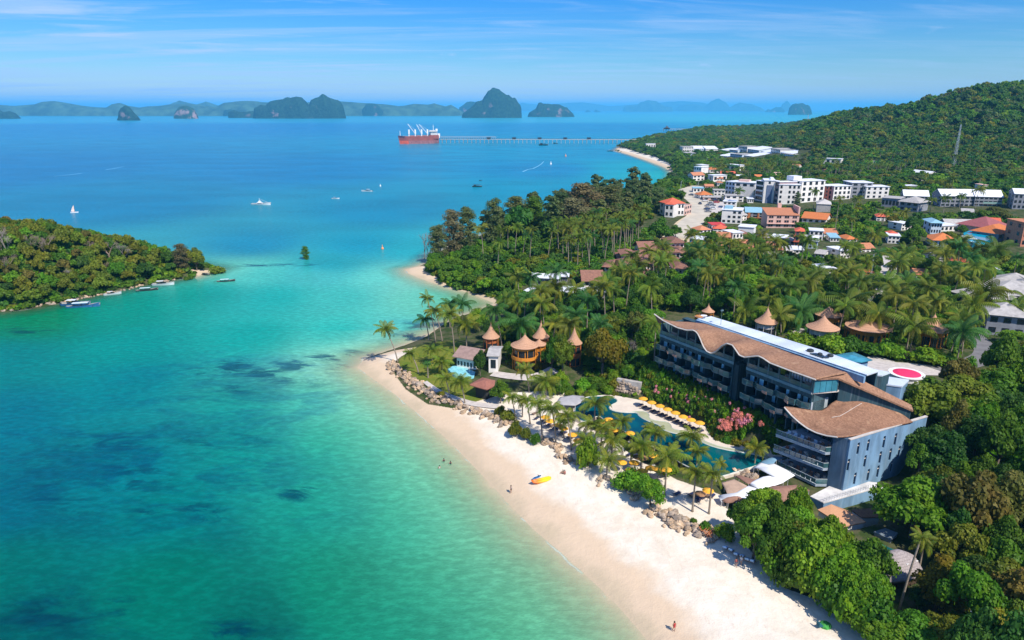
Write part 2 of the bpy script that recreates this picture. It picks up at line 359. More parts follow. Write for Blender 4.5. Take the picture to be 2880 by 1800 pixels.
tcn = g.node('ShaderNodeTexCoord'); v = tcn.outputs['Object']
at = lambda n: g.node('ShaderNodeAttribute', attribute_name=n).outputs['Fac']
n1 = g.noise(v, 0.35, 8, 0.6); n2 = g.noise(v, 3.0, 4); n3 = g.noise(v, 0.05, 5)
earth = g.mix(g.mr(n1, 0.4, 0.6), (0.035, 0.055, 0.016), (0.11, 0.095, 0.055))
earth = g.mix(g.mr(n2, 0.35, 0.7, 0, 0.6), earth, (0.045, 0.085, 0.015))
grass = g.mix(g.mr(n1, 0.35, 0.65), (0.115, 0.165, 0.018), (0.21, 0.20, 0.035))
grass = g.mix(g.mr(n2, 0.3, 0.7, 0, 0.5), grass, (0.085, 0.14, 0.015))
dry = g.mix(g.mr(n1, 0.35, 0.65), (0.76, 0.685, 0.57), (0.67, 0.585, 0.465))
dry = g.mix(g.mr(n3, 0.45, 0.62, 0, 0.35), dry, (0.80, 0.735, 0.63))
dry = g.mix(g.mr(g.noise(v, 8.0, 3), 0.5, 0.72, 0, 0.3), dry, (0.5, 0.42, 0.33))
trk = g.noise(g.node('ShaderNodeMapping', {'Vector': v, 'Scale': (1, .35, 1), 'Rotation': (0, 0, -0.75)}).outputs[0], 1.6, 5, .7)
dry = g.mix(g.mr(trk, 0.54, 0.68, 0, 0.38), dry, (0.56, 0.44, 0.34))
sh = g.math('ADD', at('shore'), g.math('MULTIPLY', g.math('SUBTRACT', g.noise(v, 0.12, 4), 0.5), 9.0))
sh = g.math('ADD', sh, g.math('MULTIPLY', g.math('SUBTRACT', g.noise(v, 0.6, 3), 0.5), 1.2))
damp = g.mix(g.mr(sh, 5.0, 9.5), (0.62, 0.475, 0.33), dry)
wet = g.mix(g.mr(sh, 0.0, 3.4), (0.50, 0.40, 0.27), damp)
sm = g.mr(g.math('ADD', at('sand'), g.math('MULTIPLY', g.math('SUBTRACT', n2, 0.5), 0.5)), 0.4, 0.6)
c = g.mix(at('lawn'), earth, grass); c = g.mix(sm, c, wet)
g.set(b.inputs['Base Color'], c); b.inputs['Roughness'].default_value = 0.95; b.inputs['Specular IOR Level'].default_value = 0.1
g.set(b.inputs['Normal'], g.bump(g.math('ADD', g.noise(v, 0.8, 6), g.math('MULTIPLY', g.noise(v, 4, 3), 0.3)), 0.5, 0.25))
gm.materials.append(m); GROUND = m
tag(inst('ground', gm), None, None, None, 'structure')
rs = np.concatenate([np.geomspace(12, 70, 16)[:-1], np.geomspace(70, 600, 330)[:-1], np.geomspace(600, 6000, 90)[:-1], np.geomspace(6000, 60000, 30)])
X, Y, Q = polar(rad(-60), rad(60), 420, rs)
dm = poly_sdf(MAIN, X, Y); di = poly_sdf(ISL, X, Y)
sm_ = np_mesh('sea', np.stack([X, Y, np.zeros(X.shape)], 1), Q)
SEA = [(100, 285, 40, 150, 215), (700, 283, 50, 155, 218), (1300, 282, 60, 165, 220), (1800, 282, 60, 175, 225), (100, 300, 0, 122, 200), (600, 300, 0, 120, 200), (1400, 300, 0, 130, 202), (1900, 295, 0, 150, 210), (0, 400, 0, 112, 188), (700, 400, 0, 118, 192), (1300, 400, 0, 126, 198),
       (300, 480, 0, 120, 182), (900, 500, 0, 128, 184), (1300, 450, 0, 140, 194), (1500, 400, 0, 155, 198), (1560, 410, 20, 172, 198), (1400, 360, 0, 138, 200), (600, 580, 0, 135, 178), (850, 580, 0, 150, 186), (960, 590, 30, 168, 190),
       (780, 625, 20, 160, 180), (900, 660, 105, 205, 200), (980, 660, 150, 215, 200), (750, 655, 80, 190, 195), (600, 645, 70, 190, 188), (560, 640, 120, 205, 190), (500, 690, 0, 160, 155), (650, 700, 20, 175, 175), (800, 700, 70, 190, 188), (1000, 700, 110, 200, 185), (1120, 715, 120, 185, 145),
       (100, 755, 0, 135, 100), (300, 740, 0, 150, 140), (300, 820, 0, 150, 150), (600, 800, 0, 165, 162), (800, 790, 40, 185, 182), (920, 790, 95, 198, 195), (0, 850, 0, 128, 138), (300, 900, 0, 135, 150), (600, 950, 0, 148, 148),
       (760, 930, 20, 175, 165), (860, 872, 160, 215, 198), (800, 868, 110, 200, 190), (900, 845, 150, 212, 200), (0, 1000, 0, 116, 142), (300, 1100, 0, 124, 142), (600, 1050, 0, 142, 142), (800, 1050, 0, 160, 145),
       (0, 1200, 0, 105, 130), (400, 1200, 0, 126, 132), (800, 1180, 0, 148, 138), (980, 1200, 8, 165, 145), (0, 1350, 0, 112, 112), (400, 1380, 0, 122, 112), (800, 1380, 0, 138, 118),
       (1050, 1380, 10, 158, 134), (0, 1512, 0, 98, 104), (600, 1512, 0, 108, 104), (1000, 1512, 0, 142, 122), (1250, 1512, 20, 160, 130)]
num = np.zeros((len(X), 3)); den = np.zeros(len(X)); qa = np.arctan2(X, Y) * 1.6; ql = np.log(np.hypot(X, Y))
for x, y, *c in SEA:
    p = D(x, y); w = 1.0 / ((qa - math.atan2(p.x, p.y) * 1.6) ** 2 + (ql - math.log(math.hypot(p.x, p.y))) ** 2 + 0.003) ** 2
    num += w[:, None] * np.array(s2l((c[0], min(255, c[1] * (1.05 if y < 560 else 1.0)), c[2] * (.95 if y < 560 else .98)))); den += w
colr = num / den[:, None]
osh = -np.maximum(dm, di); ksh = np.exp(-(np.maximum(osh, 0) / 12.5) ** 1.25) * (Y < 215) * (dm > di) * 0.92
colr = colr * (1 - ksh[:, None]) + np.array(s2l((175, 218, 182))) * ksh[:, None]
ca = sm_.attributes.new('water_colour', 'FLOAT_COLOR', 'POINT'); ca.data.foreach_set('color', np.concatenate([colr, np.ones((len(X), 1))], 1).astype(np.float32).ravel())
WEED = [(480, 885, 70, 25, .6), (560, 868, 60, 26, 1.0), (620, 885, 60, 24, 1.0), (690, 862, 60, 18, 1.0), (760, 848, 55, 14, 1.0), (800, 870, 50, 20, .62), (830, 835, 50, 12, .7), (880, 842, 45, 12, .7), (660, 900, 60, 16, .7), (740, 905, 60, 18, .5),
        (560, 920, 60, 25, .6), (700, 1165, 62, 22, .95), (560, 1150, 70, 40, .5), (640, 1120, 60, 30, .55), (470, 1060, 80, 50, .55), (300, 1130, 140, 70, .6), (470, 1210, 80, 30, .75), (350, 1220, 80, 30, .7), (130, 1180, 120, 80, .55), (600, 1180, 50, 20, .5),
        (580, 1040, 100, 30, .5), (250, 1050, 150, 40, .55), (100, 1450, 130, 60, .7), (550, 1490, 80, 30, .8), (280, 1440, 100, 35, .6), (50, 780, 80, 10, .9), (700, 625, 80, 4, .8), (620, 627, 60, 4, 1.0), (400, 1000, 90, 20, .4), (950, 1440, 40, 20, .35), (780, 1080, 50, 20, .4), (1000, 770, 90, 14, .7), (960, 790, 50, 10, .6), (1480, 1500, 1, 1, 0)]
wm_ = np.zeros(len(X))
for x, y, rx, ry, s in WEED:
    a = D(x - rx, y); b_ = D(x + rx, y); c_ = D(x, y - ry); d_ = D(x, y + ry); hx = (b_.x - a.x) / 2; hy = (c_.y - d_.y) / 2; m0 = D(x, y)
    k = (m0.x / max(m0.y, 1))
    yy = (Y - (c_.y + d_.y) / 2); xx = X - m0.x - k * yy
    wm_ = np.maximum(wm_, s * np.exp(-((xx / hx) ** 2 + (yy / hy) ** 2)))
fattr(sm_, 'weed', wm_)
REEF = [(330, 1130, 420, 170, 1.0), (560, 960, 330, 90, .9), (560, 880, 260, 50, .8), (150, 1450, 330, 90, 1.0), (560, 1490, 160, 40, .8), (80, 1000, 160, 80, .6), (880, 840, 130, 40, .7), (1000, 775, 120, 25, .6)]
rm_ = np.zeros(len(X))
for x, y, rx, ry, s in REEF:
    a = D(x - rx, y); b_ = D(x + rx, y); c_ = D(x, min(y + ry, 1700)); d_ = D(x, y - ry); hx = (b_.x - a.x) / 2; hy = (d_.y - c_.y) / 2; m0 = D(x, y)
    yy = Y - (c_.y + d_.y) / 2; xx = X - m0.x - m0.x / m0.y * yy; rm_ = np.maximum(rm_, s * np.exp(-((xx / hx) ** 2 + (yy / hy) ** 2) ** 2))
fattr(sm_, 'reef', rm_); fattr(sm_, 'offshore', -np.maximum(dm, di))
m, g, b, o = newmat('sea_water')
v = g.node('ShaderNodeTexCoord').outputs['Object']
at = lambda n, k='Fac': g.node('ShaderNodeAttribute', attribute_name=n).outputs[k]
wv = g.node('ShaderNodeMapping', {'Vector': v, 'Scale': (0.55, 1.0, 1.0), 'Rotation': (0, 0, 0.35)}).outputs[0]
wc = at('water_colour', 'Color')
weedn = g.noise(g.node('ShaderNodeMapping', {'Vector': v, 'Scale': (0.42, 1, 1), 'Rotation': (0, 0, 0.25)}).outputs[0], 0.22, 9, 0.7, 0.8)
wd_ = g.mr(g.math('ADD', weedn, g.math('MULTIPLY', at('weed'), 0.19)), 0.54, 0.70)
wd_ = g.math('MULTIPLY', wd_, g.mr(at('weed'), 0.05, 0.8, 0, 0.85))
wc = g.mix(1.0, wc, (0.66, 0.74, 0.63), 'MULTIPLY')
col = g.mix(wd_, wc, g.mix(0.55, (0.0, 0.07, 0.13), wc, 'MULTIPLY'))
rv = g.node('ShaderNodeMapping', {'Vector': v, 'Scale': (0.55, 1, 1), 'Rotation': (0, 0, 0.3)}).outputs[0]
rf_ = g.math('MULTIPLY', g.mr(g.noise(rv, 0.075, 9, 0.66, 0.6), 0.44, 0.58), at('reef')); rf_ = g.math('MULTIPLY', rf_, g.mr(g.noise(rv, 0.3, 5, 0.6), 0.3, 0.6, .45, 1.0))
col = g.mix(g.math('MULTIPLY', rf_, 0.62), col, g.mix(1.0, wc, (0.3, 0.42, 0.75), 'MULTIPLY'))
big = g.mr(g.noise(wv, 0.02, 4), 0.3, 0.7, 0.9, 1.1); col = g.mix(1.0, col, g.node('ShaderNodeCombineXYZ', {0: big, 1: big, 2: big}).outputs[0], 'MULTIPLY')
rip = g.mr(g.noise(wv, 0.8, 6, 0.65), 0.38, 0.70, 0.88, 1.20); col = g.mix(1.0, col, g.node('ShaderNodeCombineXYZ', {0: rip, 1: rip, 2: rip}).outputs[0], 'MULTIPLY')
off = g.math('ADD', at('offshore'), g.math('MULTIPLY', g.math('SUBTRACT', g.noise(v, 0.15, 5), 0.5), 3.0))
foam = g.math('MULTIPLY', g.mr(off, -0.2, 0.25), g.mr(off, 0.75, 0.3)); foam = g.math('MULTIPLY', foam, g.mr(g.noise(v, 0.12, 4), 0.44, 0.58, 0, 0.6))
col = g.mix(foam, col, (0.8, 0.8, 0.76))
g.set(b.inputs['Base Color'], col); b.inputs['Roughness'].default_value = 0.25; b.inputs['IOR'].default_value = 1.2; b.inputs['Specular IOR Level'].default_value = 0.2
h = g.math('ADD', g.noise(wv, 0.35, 6, 0.6), g.math('MULTIPLY', g.noise(wv, 2.2, 4), 0.25))
g.set(b.inputs['Normal'], g.bump(h, 0.4, 0.9))
tr = g.node('ShaderNodeBsdfTransparent'); mx = g.node('ShaderNodeMixShader')
al = g.mr(off, -0.3, 12.0, 0.0, 1.0, False); al = g.math('POWER', al, 0.65); al = g.math('MAXIMUM', al, foam)
g.l.new(al, mx.inputs[0]); g.l.new(tr.outputs[0], mx.inputs[1]); g.l.new(b.outputs[0], mx.inputs[2]); g.l.new(mx.outputs[0], o.inputs[0])
sm_.materials.append(m); tag(inst('sea', sm_), None, None, None, 'structure')
m = bpy.data.materials.new('haze'); m.use_nodes = True; m.node_tree.nodes.clear(); g = NG(m)
pv = g.node('ShaderNodeVolumePrincipled', {'Color': (0.15, 0.60, 0.95, 1), 'Density': 7.0e-5, 'Anisotropy': 0.0})
oo = g.node('ShaderNodeOutputMaterial'); g.l.new(pv.outputs[0], oo.inputs['Volume'])
hz = MB().box(-61000, -500, -6, 61000, 61000, 420).obj('haze', m); tag(hz, None, None, None, 'stuff')
# ================================================================ islands, ship, piers, boats
def ray(px, py):
    u = (px - 1440) / F; v = (900 - py) / F
    return Vector((u, cp + v * sp_, -sp_ + v * cp))
def on_plane(px, py, P, Q):
    """point where the sight line meets the upright plane through plan points P, Q"""
    d = ray(px, py); nx, ny = -(Q[1] - P[1]), Q[0] - P[0]
    t = (nx * P[0] + ny * P[1]) / (nx * d.x + ny * d.y)
    return Vector((d.x * t, d.y * t, CAMH + d.z * t))
FR = {'a': (0, 200, 2.52), 'b': (960, 200, 2.52), 'c': (1920, 200, 2.52), 'd': (960, 800, 2.52), 'e': (1800, 840, 3.024), 'f': (1400, 1000, 3.024), 'g': (2080, 1300, 3.024),
      'h': (1880, 460, 5.04), 'i': (2400, 480, 5.04), 'j': (1960, 1220, 5.04), 'k': (1880, 560, 2.42), 'l': (1840, 960, 5.04), 'm': (1340, 860, 6.3), 'n': (0, 600, 2.52), 's': (1080, 320, 11.0), 'w': (0, 0, 2419 / 2880.)}
def fp(fr, X, Y): o = FR[fr]; return o[0] + X / o[2], o[1] + Y / o[2]
def cliffmat(name, green, rock, amt, scale):
    m, g, b, o = newmat(name)
    v = g.node('ShaderNodeTexCoord').outputs['Object']; nz = g.node('ShaderNodeSeparateXYZ', {0: g.node('ShaderNodeNewGeometry').outputs['Normal']}).outputs[2]
    pz = g.node('ShaderNodeSeparateXYZ', {0: v}).outputs[2]
    n1 = g.noise(v, scale * 5, 6, 0.7); n2 = g.noise(v, scale * 0.7, 5, 0.6)
    gr = g.mix(g.mr(n1, 0.3, 0.7), tuple(x * 0.55 for x in green), tuple(min(1, x * 1.5) for x in green))
    f = g.math('MULTIPLY', g.mr(nz, 0.62, 0.25), g.mr(n2, 0.62 - amt, 0.70 - amt)); f = g.math('MULTIPLY', f, g.mr(pz, 150, 60))
    g.set(b.inputs['Base Color'], g.mix(f, gr, g.mix(n1, rock, tuple(x * 0.6 for x in rock)))); b.inputs['Roughness'].default_value = 0.95; b.inputs['Specular IOR Level'].default_value = 0.05
    g.set(b.inputs['Normal'], g.bump(n1, 0.9, 9.0)); return m
KARST = cliffmat('karst', (0.022, 0.055, 0.03), (0.30, 0.21, 0.19), 0.03, 0.012)
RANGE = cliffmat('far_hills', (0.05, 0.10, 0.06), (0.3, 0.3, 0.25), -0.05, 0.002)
def island(name, label, fr, pts, base, mat, thick=0.5, steep=5, rough=0.06, kind='structure', cat=None, n=None):
    """a hill or island whose skyline is PTS; real thickness behind and before its own axis"""
    P = [fp(fr, *p) for p in pts]; _, by = fp(fr, 0, base)
    x0, x1 = P[0][0], P[-1][0]; A = W(x0, by); B = W(x1, by); wid = (B - A).length; dep = wid * thick
    n = n or max(24, int((x1 - x0) / 2.0)); nv = 16; V = []; xs = [p[0] for p in P]; ys = [p[1] for p in P]
    ctr = math.hypot((A.x + B.x) / 2, (A.y + B.y) / 2); push = 1 + dep * 0.5 / ctr
    idx = []
    for i in range(n + 1):
        px = x0 + (x1 - x0) * i / n; py = float(np.interp(px, xs, ys)); g0 = W(px, by) * 1.0
        ax = Vector((g0.x * push, g0.y * push, 0)); H = max(0.0, ZR(ax.x, ax.y, py) if py < by - 0.5 else 0.0)
        e = math.sin(math.pi * min(max(i / n, 0.0), 1.0)) ** 0.45
        for j in range(nv + 1):
            t = -1 + 2 * j / nv; z = H * max(0.0, (1 - abs(t) ** steep)) ** 0.6
            q = ax + Vector((ax.x, ax.y, 0)).normalized() * (t * dep * 0.5 * (0.25 + 0.75 * e))
            w = (float(vnoise(q.x, q.y, wid * 0.05 + 20, 5)) - 0.5) * 2
            V.append((q.x, q.y + w * dep * 0.04, -2 if j in (0, nv) else z * (1 + w * rough * (2 if 0 < abs(t) else 0.5)) if abs(t) > 0.15 else z))
    m_ = MB(); ix = lambda i, j: i * (nv + 1) + j
    m_.add(V, [(ix(i, j), ix(i + 1, j), ix(i + 1, j + 1), ix(i, j + 1)) for i in range(n) for j in range(nv)])
    o = m_.obj(name, mat, smooth=True); tag(o, label, cat, None, kind); return o
rl = [(-500, 250), (-200, 235), (0, 240), (120, 250), (180, 250), (250, 245), (310, 228), (380, 222), (450, 225), (520, 232), (600, 245), (680, 255), (760, 260), (800, 240), (860, 230), (920, 245), (1000, 258), (1060, 250), (1180, 245), (1240, 240), (1330, 238), (1400, 243), (1540, 254),
      (1600, 225), (1680, 218), (1800, 217), (1910, 222), (2000, 232), (2419, 222), (2470, 225), (2549, 232), (2720, 240), (2820, 250), (2870, 245), (2939, 232), (3040, 238), (3080, 228), (3120, 240), (3160, 250), (3200, 238), (3240, 262), (3290, 296)]
island('hills', 'low blue coastal hills along the far horizon', 'a', rl, 318, RANGE, 0.12, 3, 0.08, n=420)
island('hills', 'pale peak rising behind the far coastal hills', 'a', [(1150, 262), (1240, 225), (1290, 210), (1340, 225), (1400, 238), (1470, 218), (1540, 240), (1620, 262)], 306, RANGE, 0.3, 3, 0.03)
island('hills', 'faintest hill line right of the great karst island', 'b', [(1230, 250), (1280, 225), (1400, 240), (1700, 220), (1900, 250), (2100, 235), (2419, 212), (2560, 225), (2700, 262)], 284, RANGE, 0.15, 3, 0.03, n=160)
I = lambda nm, lb, *a, **k: island(nm, lb, *a, kind=None, cat='island', **k)
I('karst_island', 'dark flat-topped islet at the left edge of the sea', 'a', [(-60, 338), (-20, 280), (15, 282), (40, 290), (80, 282), (120, 300), (148, 336)], 338, KARST, 0.7)
I('karst_island', 'steep cone-shaped islet with a small hole, left of the pale-cliffed islet', 'a', [(830, 345), (842, 325), (850, 290), (870, 262), (900, 251), (930, 262), (960, 300), (985, 325), (998, 347)], 350, KARST, 0.7)
I('karst_island', 'rounded islet with pale pink cliffs round its foot', 'a', [(1232, 335), (1240, 305), (1270, 265), (1310, 250), (1345, 252), (1380, 270), (1402, 310), (1408, 335)], 337, cliffmat('karst_pale', (0.03, 0.07, 0.03), (0.45, 0.30, 0.27), 0.13, 0.02), 0.7)
I('karst_island', 'small low islet leaning against the long twin-humped island', 'a', [(1580, 316), (1590, 280), (1640, 270), (1700, 285), (1760, 300)], 319, KARST, 0.5)
I('karst_island', 'low wooded spur before the long twin-humped island', 'a', [(1618, 330), (1622, 290), (1660, 276), (1720, 292), (1770, 286), (1830, 290), (1900, 330)], 332, KARST, 0.4)
I('karst_island', 'long twin-humped island with a pink scar at its right end', 'a', [(1795, 333), (1810, 262), (1850, 245), (1890, 248), (1920, 220), (1960, 208), (2010, 200), (2070, 198), (2110, 180), (2150, 186), (2180, 215), (2198, 240), (2215, 205), (2250, 190), (2300, 177), (2350, 190), (2400, 207), (2425, 225), (2440, 260), (2452, 330)], 336, KARST, 0.35, n=150)
I('karst_island', 'square-shouldered islet between the twin-humped island and the tall island', 'b', [(145, 316), (150, 270), (180, 240), (230, 228), (260, 238), (298, 285), (303, 314)], 318, KARST, 0.7)
I('karst_island', 'darker island half hidden behind the tall island', 'b', [(828, 308), (835, 260), (880, 230), (940, 220), (1000, 232), (1080, 300)], 310, KARST, 0.4)
I('karst_island', 'tallest dome-shaped karst island near the middle', 'b', [(853, 328), (862, 300), (900, 272), (930, 250), (960, 222), (1000, 214), (1020, 180), (1040, 155), (1070, 138), (1100, 133), (1130, 140), (1160, 160), (1195, 188), (1240, 208), (1268, 240), (1279, 275), (1279, 328)], 332, KARST, 0.6, n=130)
I('karst_island', 'long saddle-backed island right of the tall dome', 'b', [(1320, 322), (1330, 295), (1378, 268), (1395, 232), (1430, 230), (1480, 240), (1550, 243), (1600, 262), (1640, 300), (1652, 320)], 325, KARST, 0.5, n=90)
I('karst_island', 'first of two tiny blue islets on the horizon', 'b', [(1726, 288), (1745, 273), (1770, 288)], 291, KARST, 0.6)
I('karst_island', 'second of two tiny blue islets on the horizon', 'b', [(1788, 288), (1800, 272), (1838, 287)], 291, KARST, 0.6)
I('karst_island', 'faint hazy island group with a round summit', 'b', [(1995, 286), (2000, 255), (2050, 240), (2090, 246), (2120, 222), (2170, 207), (2230, 215), (2290, 250), (2340, 255), (2352, 285)], 288, RANGE, 0.4)
I('karst_island', 'hazy island chain with a tall middle hump', 'c', [(-60, 282), (-20, 245), (60, 232), (100, 236), (150, 252), (175, 235), (200, 212), (250, 200), (300, 222), (330, 256), (400, 225), (480, 235), (550, 258), (590, 284)], 286, RANGE, 0.3, n=140)
I('karst_island', 'far pointed peak behind the dark square islet', 'c', [(680, 284), (700, 235), (732, 214), (760, 240), (790, 284)], 286, RANGE, 0.4)
I('karst_island', 'low rounded islet left of the dark square islet', 'c', [(580, 288), (600, 270), (622, 275), (635, 268), (655, 256), (690, 256), (715, 272), (726, 290)], 291, KARST, 0.5)
I('karst_island', 'dark square islet off the slope of the wooded hill', 'c', [(746, 306), (750, 265), (770, 242), (810, 230), (860, 237), (895, 252), (912, 285), (916, 304)], 309, KARST, 0.7)
I('low_island', 'green island tip showing over the hill saddle', 'c', [(1190, 262), (1230, 252), (1300, 251), (1360, 262)], 268, KARST, 0.5)

WHT = M('white_paint', (0.78, 0.78, 0.76), 0.5, 0.06, 0.5, stain=0.25, stain_col=(0.4, 0.36, 0.3)); DRK = M('dark_metal', (0.03, 0.035, 0.04), 0.5, 0.2)
GLS = M('dark_glass', (0.02, 0.03, 0.04), 0.12, 0.3, 0.4, spec=0.8); WOODD = M('dark_wood', (0.07, 0.045, 0.03), 0.7, 0.3, 3); CONC = M('concrete', (0.42, 0.41, 0.38), 0.85, 0.15, 0.7, stain=0.4, stain_col=(0.16, 0.15, 0.13))
def ship():
    P = W(*fp('s', 490, 935)); Q = W(*fp('s', 1690, 915)); d = (Q - P); L = d.length; k = L / 86.0
    r = empty('cargo_ship', P, math.atan2(d.y, d.x), 'red bulk carrier with deck cranes and white bridge, moored at the long jetty', 'ship')
    r.scale = (k, k, k)
    hm = M('ship_red', (0.30, 0.075, 0.055), 0.6, 0.2, 0.2, stain=0.5, stain_col=(0.16, 0.06, 0.06)); red2 = M('ship_sunlit_red', (0.78, 0.12, 0.06), 0.6, 0.1, 0.3); dk = M('ship_dark', (0.10, 0.035, 0.06), 0.6, 0.15, 0.3)  # red2: brighter red, sunlight on the lower bow put into the colour
    gy = M('ship_lower', (0.30, 0.12, 0.12), 0.65, 0.25, 0.3, stain=0.4)
    h = MB(); st = [(-3.5, 0.05, 17.5), (0, 1.2, 17.4), (4, 4.2, 17.0), (10, 6.6, 16.6), (18, 7.4, 16.0), (30, 7.5, 16), (70, 7.5, 16), (80, 7.0, 16), (86, 5.0, 16)]
    zs = [0, 0.16, 0.42, 0.75, 1.0]; V = [];
    for x, w, zt in st:
        for sd in (1, -1):
            for q in zs:
                xx = x + (1 - q) * (3.6 if x < 0 else 0.8 * (x < 5)); ww = w * (0.55 + 0.45 * q ** 0.5 if x < 12 or x > 78 else 1)
                V.append((xx, sd * ww, q * zt - 1.0 * (q == 0)))
    nz = len(zs); F_ = [];
    def add(f, m): h.f.append(f); h.m.append(m)
    h.v = V
    for i in range(len(st) - 1):
        for sd in (0, 1):
            for q in range(nz - 1):
                a = i * 2 * nz + sd * nz + q; b_ = a + 2 * nz; x = st[i][0]
                mt = (1 if x < 18 else 3) if q < 2 else (2 if x < 10 and q == 3 else 0)
                f = (a, b_, b_ + 1, a + 1); add(f if sd else f[::-1], mt)
        a = i * 2 * nz; add((a + nz - 1, a + 2 * nz - 1, a + 4 * nz - 1, a + 3 * nz - 1), 2)
    a = (len(st) - 1) * 2 * nz; add(tuple(range(a, a + nz)) + tuple(range(a + 2 * nz - 1, a + nz - 1, -1)), 0)
    h.obj('hull', [hm, red2, dk, gy], r)
    m_ = MB(); m_.box(66, -7.3, 16, 85, 7.3, 18.2); m_.box(70, -7.6, 10, 84, 7.6, 16.1).obj('deckhouse_base', hm, r)
    m_ = MB()
    for k_, z in enumerate((18.2, 20.6, 23.0)): m_.box(67 + k_ * 0.4, -6.8 + k_ * .3, z, 82, 6.8 - k_ * .3, z + 2.3)
    m_.box(64, -8.5, 25.3, 82, 8.5, 25.7); m_.box(65.5, -6, 25.7, 80.5, 6, 28.0); sup = m_.obj('superstructure', WHT, r)
    for z in (19.2, 21.6, 24.0, 26.5):
        for k_ in range(6): MB().box(67 + k_ * 2.4, -7.05, z, 68 + k_ * 2.4, -5.5, z + 1.0).obj('window', GLS, sup)
    MB().tube([(75, 0, 28), (75, 0, 40)], [0.6, 0.25]).bar((72.5, 0, 36), (77.5, 0, 36), 0.3).obj('radar_mast', WHT, r)
    MB().box(80, -2, 26, 84, 2, 31).obj('funnel', WHT, r)
    MB().tube([(1.5, 0, 17), (1.5, 0, 27.5)], [0.8, 0.35]).obj('foremast', WHT, r)
    for x, jib in ((20.8, None), (34.6, (-15.5, 19.5)), (48.6, (-10.5, 18.5)), (61.6, (-17.7, 18.5))):
        c_ = MB().box(x - 1.1, -1.1, 16, x + 1.1, 1.1, 20.5).box(x - 1.5, -1.6, 20.5, x + 1.5, 1.6, 30).obj('crane_post', WHT, r)
        if jib: MB().bar((x - 0.8, 0, 22), (x + jib[0], 0, 22 + jib[1]), 1.1, 0.9).bar((x, 0, 29.8), (x + jib[0] * .97, 0, 21.8 + jib[1]), 0.25).obj('jib', WHT, c_)
    for k_ in range(4): MB().box(22.8 + k_ * 13.6, -5, 16, 32 + k_ * 13.6, 5, 17.6).obj('hatch_cover', hm, r)
    for x in range(6, 84, 3): pass
    rl_ = MB()
    for x in range(6, 64, 2): rl_.box(x - .07, -7.45, 16, x + .07, -7.3, 17.1)
    rl_.box(6, -7.45, 17.0, 64, -7.3, 17.15); rl_.obj('railing', WHT, r)
    MB().box(84, -3, 16, 89, 3, 21).box(85, -4, 12, 88, 4, 16).obj('stern_house', WHT, r)
ship()
def jetty(label, A, B, w, deck, n, beams=True):
    d = B - A; L = d.length; r = empty('jetty', A, math.atan2(d.y, d.x), label, 'jetty')
    MB().box(0, -w / 2, deck - 0.9, L, w / 2, deck).obj('deck', CONC, r)
    for k_ in range(n):
        x = (k_ + 0.5) * L / n
        inst('pile_bent', jetty.bent(w, deck), r, (x, 0, 0))
    MB().box(0, -w / 2, deck + 0.9, L, -w / 2 + 0.15, deck + 1.1).box(0, w / 2 - .15, deck + 0.9, L, w / 2, deck + 1.1).obj('handrail', DRK, r)
    return r, L
def _bent(w, deck, c={}):
    if (w, deck) not in c:
        b_ = MB().box(-0.9, -w / 2, deck - 1.9, 0.9, w / 2, deck - 0.9)
        for y in (-w / 2 + .8, w / 2 - .8): b_.tube([(0, y, -2), (0, y, deck - 1.9)], 0.55)
        c[(w, deck)] = b_.mesh('pile_bent', CONC)
    return c[(w, deck)]
jetty.bent = _bent
A = W(*fp('s', 1740, 905)); B = W(*fp('b', 2090, 513))
r, L = jetty('long straight loading jetty between the red ship and the wooded point', A, B, 7, 8.5, 46)
cv = MB().box(0, -2, 13.6, 120, 1.5, 14.1).box(0, -2, 11.6, 120, 1.5, 11.9)
for k_ in range(31): cv.bar((k_ * 4, -2, 11.8), (k_ * 4 + 4, -2, 13.8), .35).box(k_ * 4 - .2, -2.2, 8.5, k_ * 4 + .2, -1.8, 13.6)
cv.obj('conveyor_gallery', M('grey_steel', (0.35, 0.38, 0.4), 0.5, 0.2), r)
for f in (0.25, 0.38, 0.51, 0.64, 0.76): MB().box(L * f - 4, -3, 8.5, L * f + 4, 3, 11.6).prism([(L * f - 4.6, -3.4), (L * f + 4.6, -3.4), (L * f + 4.6, 3.4), (L * f - 4.6, 3.4)], 11.6, 12.2).obj('shelter', DRK, r)
A = W(*fp('b', 2275, 425)); B = W(*fp('c', 110, 424))
r, L = jetty('short far jetty with a roofed head beyond the wooded point', A, B, 6, 7, 14)
MB().box(6, -5, 7, 24, 5, 9.5).prism([(4, -6), (26, -6), (26, 6), (4, 6)], 9.5, 10).lathe([(9, 10), (3.5, 13), (0.3, 18)], 8, (15, 0, 0)).obj('roofed_head', WOODD, r)
def hullmesh(L, B_, H_, mat, sheer=0.25, deckmat=None, nm='hull'):
    m_ = MB(); st = [(-.5, .55), (-.42, .8), (-.2, 1), (.1, 1), (.3, .8), (.43, .42), (.5, .03)]; V = []
    for x, w in st:
        zt = H_ * (1 + sheer * max(0, x) * 2 * 1.6 + sheer * .3 * max(0, -x))
        V += [(x * L * .94, -w * B_ * .3, -0.3), (x * L, -w * B_ / 2, zt), (x * L, -w * B_ * .42, zt * .98), (x * L * .97, -w * B_ * .36, zt * .45), (x * L * .97, w * B_ * .36, zt * .45), (x * L, w * B_ * .42, zt * .98), (x * L, w * B_ / 2, zt), (x * L * .94, w * B_ * .3, -0.3)]
    F_ = []
    for i in range(len(st) - 1):
        for q in range(8):
            a = i * 8 + q; b_ = i * 8 + (q + 1) % 8; F_.append((a, a + 8, b_ + 8, b_))
    F_.append(tuple(range(7, -1, -1))); m_.add(V, F_); m_.m = [1 if k_ % 8 in (2, 3, 4) and k_ < 48 else 0 for k_ in range(len(F_))]
    return m_.mesh(nm, [mat, deckmat or mat])
